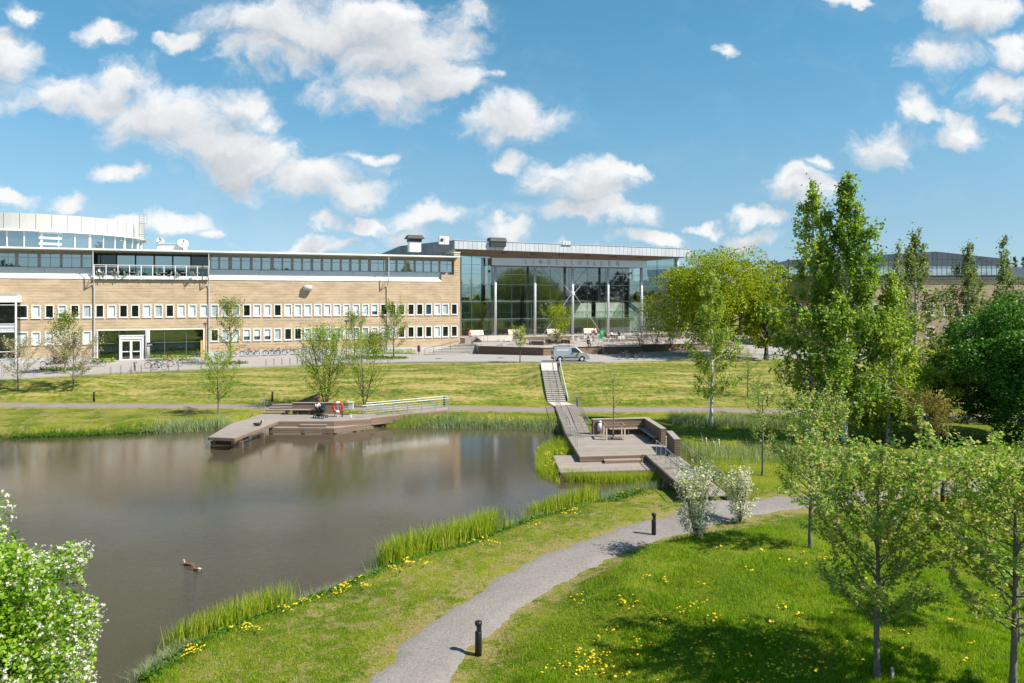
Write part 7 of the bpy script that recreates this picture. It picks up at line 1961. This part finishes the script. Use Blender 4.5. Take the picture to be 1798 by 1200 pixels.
q = MB(); q.cyl((-.12, 0, 0), .04, 1.2, 8); q.build('post', M['galv'], t); q = MB(); q.box(-.20, .20, -.2, .2, .62, 1.22); q.build('box', M['palegrey'], t, .02); q = MB(); q.box(-.28, .24, -.24, .24, 1.22, 1.30); q.build('lid', M['palewood'], t); q = MB(); q.box(-.38, -.2, -.12, .12, 1.22, 1.40); q.build('ashtray', M['palegrey'], t)
p = W2(613.5, 733, ZJ); q = MB(); q.smooth = False; q.add([(-.22, -.15, 0), (.2, -.18, 0), (.24, .15, 0), (-.18, .18, 0), (-.16, -.1, .28), (.14, -.12, .33), (.16, .1, .30), (-.12, .12, .26)], [(3, 2, 1, 0), (4, 5, 6, 7), (0, 1, 5, 4), (1, 2, 6, 5), (2, 3, 7, 6), (3, 0, 4, 7)]); o = q.build('stone_block', M['stumpwood'], None, .03); o.location = (p.x, p.y, ZJ - .1); tag(o, 'pale stone block at the edge of the far deck below the litter post', 'stone')
p = ground(534, 712); q = MB(); q.add([(-1.4, 0, -.3), (.9, 0, -.3), (.9, 1.2, -.3), (-1.4, 1.2, -.3), (-1.2, .1, .02), (.85, .1, .85), (.85, 1.1, .85), (-1.2, 1.1, .02)], [(3, 2, 1, 0), (4, 5, 6, 7), (0, 1, 5, 4), (1, 2, 6, 5), (2, 3, 7, 6), (3, 0, 4, 7)]); o = q.build('stone_wedge', M['cladding_dark']); o.location = (p.x + .3, p.y + .4, p.z + .2); tag(o, 'dark sloping boarded wedge on the bank behind the long bench', 'retaining wedge')
# white barked stumps on the meadow
for px, py, h, lab in [(1239.5, 783, .55, 'short grey stump on the shaded meadow, nearest the deck'), (1252.5, 784, .35, 'lowest pale stump on the meadow, in the middle of three'), (1262, 784, .5, 'pale stump on the meadow, farthest from the deck of three')]:
    p = ground(px, py); q = MB(); q.smooth = True; q.lathe([(.075, -.1), (.065, h * .9), (.05, h)], 10); o = q.build('tree_stump', M['bark_birch' if h != .55 else 'stumpwood']); o.location = p; tag(o, lab, 'stump', 'stumps on the meadow')
p = ground(1567, 1196); q = MB(); q.box(-.03, .03, -.03, .03, -.1, .32); o = q.build('wooden_stake', M['stumpwood'], None, .005); o.location = p; tag(o, 'short wooden stake in the grass beside the crab apple trunk', 'stake')
p = ground(1383, 687); q = MB(); q.box(-.03, .03, -.03, .03, -.1, .85); o = q.build('wooden_stake', M['stumpwood'], None, .005); o.location = p; tag(o, 'pale thin stake on the lawn beside the airy shrub', 'stake')

# ------------------------------------------------------------------ terrace furniture
def lounge(px, label):
    p = hpt(hs(px, -1.2), -1.2); t = thing('lounge_bench', label, 'bench', (p.x, p.y, ZF - .02), F_RZ, 'pale lounge benches before the hall')
    for k in range(7):
        x0 = -1.18 + .34 * k; q = MB(); q.extr([(-.65, .36), (-.05, .30), (.30, 1.12), (.36, 1.10), (.02, .24), (-.62, .28)], 'x', x0, x0 + .325); q.build('slat', M['benchwood'], t)
    for x in (-1.0, 0, 1.0): q = MB(); q.box(x - .05, x + .05, -.5, .15, 0, .28); q.build('leg', M['palegrey'], t)
for i, px in enumerate((837, 905, 973, 1037)): lounge(px, ['pale high backed lounge bench nearest the brick building', 'pale lounge bench right of the first hall column', 'pale lounge bench behind the terrace tree', 'pale lounge bench beside the green sign'][i])
q = MB()
for x in (-.2, .2): q.tube([(x, -.22, 0), (x * .9, -.16, .45), (x * .9, .2, .46), (x, .22, 0)], .014, 5); q.tube([(x * .9, .18, .45), (x * .9, .27, .85)], .014, 5)
c1 = q.mesh('frame', M['chair']); q = MB()
for k in range(4): q.box(-.21, .21, -.2 + .105 * k, -.11 + .105 * k, .455, .475)
c2 = q.mesh('seat', M['chair']); q = MB()
for k in range(3): q.bar((-.21, .215 + .03 * k, .58 + .12 * k), (.21, .215 + .03 * k, .58 + .12 * k), .02, .07)
c3 = q.mesh('backrest', M['chair'])
q = MB(); q.box(-.4, .4, -.4, .4, .70, .73); t1 = q.mesh('tabletop', M['palegrey']); q = MB(); q.cyl((0, 0, 0), .03, .70, 8); q.box(-.25, .25, -.03, .03, 0, .03); q.box(-.03, .03, -.25, .25, .002, .033); t2 = q.mesh('pedestal', M['chair'])
def chair(x, y, z, rz, label='pale slatted cafe chair standing on the hall terrace', grp='cafe chairs on the terrace'):
    t = thing('cafe_chair', label, 'chair', (x, y, z), rz, grp); link('frame', c1, t); link('seat', c2, t); link('backrest', c3, t); return t
def table(x, y, z, rz, n=3, label='small pale cafe table on the hall terrace', grp='cafe tables on the terrace', cl=None, cg=None):
    t = thing('cafe_table', label, 'table', (x, y, z), rz, grp); link('tabletop', t1, t); link('pedestal', t2, t)
    for k in range(n):
        a = rz + 2 * math.pi * k / n + random.uniform(-.4, .4); rr = random.uniform(.62, .8)
        kw = {} if cl is None else dict(label=cl + f', {("first", "second", "third", "fourth")[k]} around it', grp=cg)
        chair(x + rr * math.cos(a), y + rr * math.sin(a), z, a - math.pi / 2, **kw)
ORD = ords + ['thirteenth', 'fourteenth', 'fifteenth', 'sixteenth', 'seventeenth', 'eighteenth', 'nineteenth', 'twentieth', 'twenty first', 'twenty second']
for i_, (px, py) in enumerate(sorted([(886, 606.5), (905, 606), (922, 606.5), (940, 605), (962, 604), (990, 604), (1012, 603), (1046, 606), (1016, 598), (1034, 600), (1076, 606), (1088, 599), (1100, 603), (1113, 599), (1128, 603), (1145, 601), (1162, 606), (1098, 594), (1120, 593), (1046, 599), (1180, 604), (1062, 603)])):
    p = onz(px, py, 4.44); table(p.x, p.y, 4.44, random.uniform(0, 1.5), random.choice((2, 3, 4)), f'small pale cafe table on the terrace, {ORD[i_]} counted from the brick building', 'cafe tables on the terrace', f'pale cafe chair at the {ORD[i_]} terrace table from the brick building', 'cafe chairs on the terrace')
for i_, px in enumerate((195, 232, 288, 322, 345)):
    s = fs(px, .1); p = fpt(s, .1); table(p.x, p.y, 13.86, random.uniform(0, 1.5), 2, f'small pale table on the balcony, {ords[i_]} from the rotunda side', 'cafe tables on the balcony', f'pale chair at the {ords[i_]} balcony table from the rotunda side', 'chairs on the balcony')

# ------------------------------------------------------------------ people (seated)
def skin_mesh(name, pts, edges, radii, mt, parent, root=0):
    me = bpy.data.meshes.new(name); me.from_pydata([tuple(p) for p in pts], edges, []); me.materials.append(mt)
    o = link(name, me, parent)
    md = o.modifiers.new('skin', 'SKIN'); md.use_smooth_shade = True
    sv_ = me.skin_vertices[0].data if me.skin_vertices else None
    if sv_ is None:
        bm = bmesh.new(); bm.from_mesh(me); bm.verts.layers.skin.verify(); bm.to_mesh(me); bm.free(); sv_ = me.skin_vertices[0].data
    for i, r_ in enumerate(radii): sv_[i].radius = (r_, r_) if not isinstance(r_, tuple) else r_; sv_[i].use_root = (i == root)
    ss = o.modifiers.new('sub', 'SUBSURF'); ss.levels = ss.render_levels = 1
    return o
def seated(label, loc, rz, top, legs, hair, seat=.45, lean=.08, arms='lap', look=0.0):
    """facing local -y"""
    t = thing('person', label, 'person', loc, rz)
    s = seat
    P = [(0, 0, s + .10), (0, .03 + lean * .2, s + .32), (0, .02 + lean * .1, s + .50), (0, .0 + lean * -.2, s + .60), (0, -.02 - lean * .6, s + .72), (look * .03, -.04 - lean * .8, s + .83)]
    E = [(0, 1), (1, 2), (2, 3), (3, 4), (4, 5)]; Rr = [.12, .115, .12, .052, .088, .075]
    for sx in (-1, 1):
        b = len(P)
        if arms == 'lap': A = [(sx * .17, 0, s + .50), (sx * .23, -.06, s + .27), (sx * .14, -.30, s + .20), (sx * .11, -.38, s + .17)]
        else: A = [(sx * .17, 0, s + .50), (sx * .22, -.14, s + .30), (sx * .13, -.40, s + .34), (sx * .11, -.49, s + .37)]
        P += A; E += [(2, b), (b, b + 1), (b + 1, b + 2), (b + 2, b + 3)]; Rr += [.062, .045, .033, .03]
        f0 = len(P); h = Vector(A[3]); d = (h - Vector(A[2])).normalized()
        for k in range(5):
            o = (-.03 + .02 * k) if k < 4 else .045 * sx; ln = (.06, .072, .066, .05, .04)[k]
            P.append(tuple(h + d * ln + Vector((o, 0, -.02)))); E.append((b + 3, f0 + k)); Rr.append(.009)
        l = len(P); P += [(sx * .10, -.03, s + .08), (sx * .13, -.44, s + .08), (sx * .13, -.42, .09), (sx * .14, -.56, .045)]; E += [(0, l), (l, l + 1), (l + 1, l + 2), (l + 2, l + 3)]; Rr += [.085, .06, .042, .04]
    skin_mesh('body', P, E, Rr, M['skin'], t)
    b = 6; n1 = 4 + 5 + 4
    ia, ib = [b, b + 1, b + 2], [b + n1, b + n1 + 1, b + n1 + 2]
    SPt = [P[0], P[1], P[2]] + [P[i] for i in ia] + [P[i] for i in ib]
    skin_mesh('shirt', SPt, [(0, 1), (1, 2), (2, 3), (3, 4), (4, 5), (2, 6), (6, 7), (7, 8)], [.142, .138, .142, .078, .06, .046, .078, .06, .046], M[top], t)
    L1, L2 = b + 9, b + n1 + 9
    skin_mesh('trousers', [P[0]] + [P[L1 + k] for k in range(3)] + [P[L2 + k] for k in range(3)], [(0, 1), (1, 2), (2, 3), (0, 4), (4, 5), (5, 6)], [.145, .10, .075, .058, .10, .075, .058], M[legs], t)
    for L_ in (L1, L2): skin_mesh('shoe', [P[L_ + 2], (P[L_ + 3][0], P[L_ + 3][1] - .05, .045)], [(0, 1)], [.05, .048], M['black'], t)
    hd = Vector(P[5]); q = MB(); q.smooth = True
    q.lathe([(.098, -.10), (.108, -.02), (.105, .05), (.075, .105), (.02, .125)], 12, (hd.x, hd.y + .028, hd.z)); q.build('hair', M[hair], t)
    return t
p = W2(549.5, 733, ZJ); WMN = seated('woman in a pale jacket sitting on the long bench and leaning over the black stroller', (p.x, FBN.location.y + .10, ZJ), R(42), 'whitecloth', 'blackcloth', 'hairred', .46, .28, 'reach')
p = onz(1033, 609.5, 4.44); chair(p.x, p.y, 4.44, 0, 'pale chair under the man in dark clothes on the terrace', 'cafe chairs on the terrace'); seated('person in dark clothes sitting with legs apart on a terrace chair above the van', (p.x, p.y, 4.44), 0.25, 'navy', 'blackcloth', 'hair', .47, .02)
def on_lounge(px, dx, lab, top, legs, hair, rz=0.0):
    p = hpt(hs(px, -1.4) + dx, -1.4); seated(lab, (p.x, p.y, ZF - .02), F_RZ + rz, top, legs, hair, .30, -.05)
on_lounge(837, -1.2, 'person in a red top at the end of the lounge bench nearest the brick building', 'redcloth', 'skin', 'hairred')
on_lounge(905, 0.1, 'person in grey on the lounge bench right of the first hall column', 'greycloth', 'navy', 'hair')
on_lounge(1037, 0.7, 'person in a dark red top on the lounge bench beside the green sign', 'redcloth', 'blackcloth', 'hairred')
for px, lab, top, rz in ((1074, 'person in a white top at a terrace table right of the green sign', 'whitecloth', .9), (1087, 'person in black at a terrace table, beside a white bag', 'blackcloth', -.7)):
    p = onz(px, 594.5, 4.5); chair(p.x, p.y, 4.44, rz, 'pale chair under the ' + lab[:lab.index(' at a')], 'occupied chairs right of the green sign'); seated(lab, (p.x, p.y, 4.44), rz, top, 'blackcloth', 'hair', .47)
for px, lab, top in ((174, 'person in a pale shirt at the drainpipe end of the balcony', 'whitecloth'), (201, 'person in grey sitting at the second bay of the balcony', 'greycloth')):
    p = fpt(fs(px, .3), .3); chair(p.x, p.y, 13.86, F_RZ + 1.2, 'pale balcony chair under the ' + ('person in a pale shirt' if 'pale' in lab else 'person in grey'), 'occupied balcony chairs'); seated(lab, (p.x, p.y, 13.86), F_RZ + 1.2, top, 'greycloth', 'hairred', .47)
p = onz(1086, 597, 4.44); q = MB(); q.smooth = True; q.lathe([(.25, 0), (.32, .15), (.30, .5), (.12, .62)], 12); o = q.build('shoulder_bag', M['whitecloth']); o.location = (p.x, p.y - .6, 4.44); tag(o, 'white bag standing on the terrace by the person in black', 'bag')
# stroller
p = W2(562, 736.5, ZJ); t = thing('stroller', 'black baby stroller with white rimmed wheels in front of the long bench', 'stroller', (p.x - .1, p.y + .5, ZJ), R(-20))
q = MB(); q.smooth = True; q.lathe([(.20, .42), (.30, .55), (.33, .75), (.26, .80)], 14); q.build('carrycot', M['blackcloth'], t)
q = MB(); q.smooth = True
q.tube([(.12 + .0 * k, 0, .75) for k in (0,)] + [(.30, 0, .95)], [.30, .26], 12); q.tube([(.30, 0, .95), (.12, 0, 1.10)], [.26, .12], 12); q.build('hood', M['blackcloth'], t)
q = MB()
for y in (-.25, .25): q.tube([(.42, y, .16), (.0, y, .5), (-.55, y, 1.02)], .016, 6); q.tube([(-.38, y, .16), (.0, y, .5)], .016, 6)
q.tube([(-.55, -.25, 1.02), (-.60, -.2, 1.05), (-.60, .2, 1.05), (-.55, .25, 1.02)], .02, 6); q.build('chassis', M['darkmetal'], t)
for x in (-.38, .42):
    for y in (-.29, .29):
        q = MB(); q.smooth = True; q.tube([(x + .13 * math.cos(a), y, .155 + .13 * math.sin(a)) for a in np.linspace(0, 2 * math.pi, 15)[:-1]], .026, 6, closed=True); w_ = q.build('wheel', M['rubber'], t)
        q = MB(); q.tube([(x, y - .02, .155), (x, y + .02, .155)], .085, 12); q.build('rim', M['white'], w_)
q = MB(); q.box(-.3, .3, -.2, .2, .2, .32); q.build('basket', M['blackcloth'], t)
# ducks
def duck(p, rz, label, head, body, tail, s=1.0):
    t = thing('duck', label, 'duck', p, rz); t.scale = (s, s, s)
    q = MB(); q.smooth = True; q.tube([(-.24, 0, .10), (-.17, 0, .09), (-.05, 0, .07), (.08, 0, .07), (.16, 0, .10), (.185, 0, .15), (.19, 0, .21), (.215, 0, .245), (.25, 0, .235)], [.012, .05, .085, .09, .065, .042, .036, .046, .02], 10); 
    nb = len(q.f); q.mi = [0] * nb
    for i in range(nb):
        ring = i // 10
        q.mi[i] = 1 if ring >= 4 else (2 if ring == 1 else 0)
    o = q.build('body', [M[body], M[head], M[tail]], t, fix=False)
    q = MB(); q.tube([(.255, 0, .235), (.305, 0, .222)], [.016, .010], 6); q.build('bill', M['palegrey'], t)
    for sy in (-1, 1):
        q = MB(); q.smooth = True; q.tube([(.05, sy * .075, .11), (-.08, sy * .075, .12), (-.22, sy * .03, .115)], [.03, .035, .006], 6); q.build('wing', M[body], t)
    return t
p = onz(330, 993, 0.0); duck((p.x, p.y, -.03), R(165), 'chestnut headed duck swimming ahead on the pond, head raised', 'duckgrey', 'duckbrown', 'duckdark', 1.0)
p = onz(347, 1002, 0.0); duck((p.x, p.y, -.035), R(170), 'brown duck following just behind the first one on the pond', 'duckbrown', 'duckbrown', 'white', 0.95)
p = onz(452, 748.5, ZJ); duck((p.x, p.y, ZJ + .05), R(20), 'dark duck sitting on the jetty boards of the far deck', 'duckdark', 'duckdark', 'duckdark', 1.5)

for px, py, lab in ((879, 629.5, 'round dark manhole cover in the plaza before the dark terrace wall'), (770, 631, 'round dark manhole cover in the plaza near the wide steps')):
    p = ground(px, py); q = MB(); q.cyl((0, 0, 0), .42, .012, 20); o = q.build('manhole_cover', M['darkmetal']); o.location = (p.x, p.y, p.z + .065); tag(o, lab, 'manhole cover')
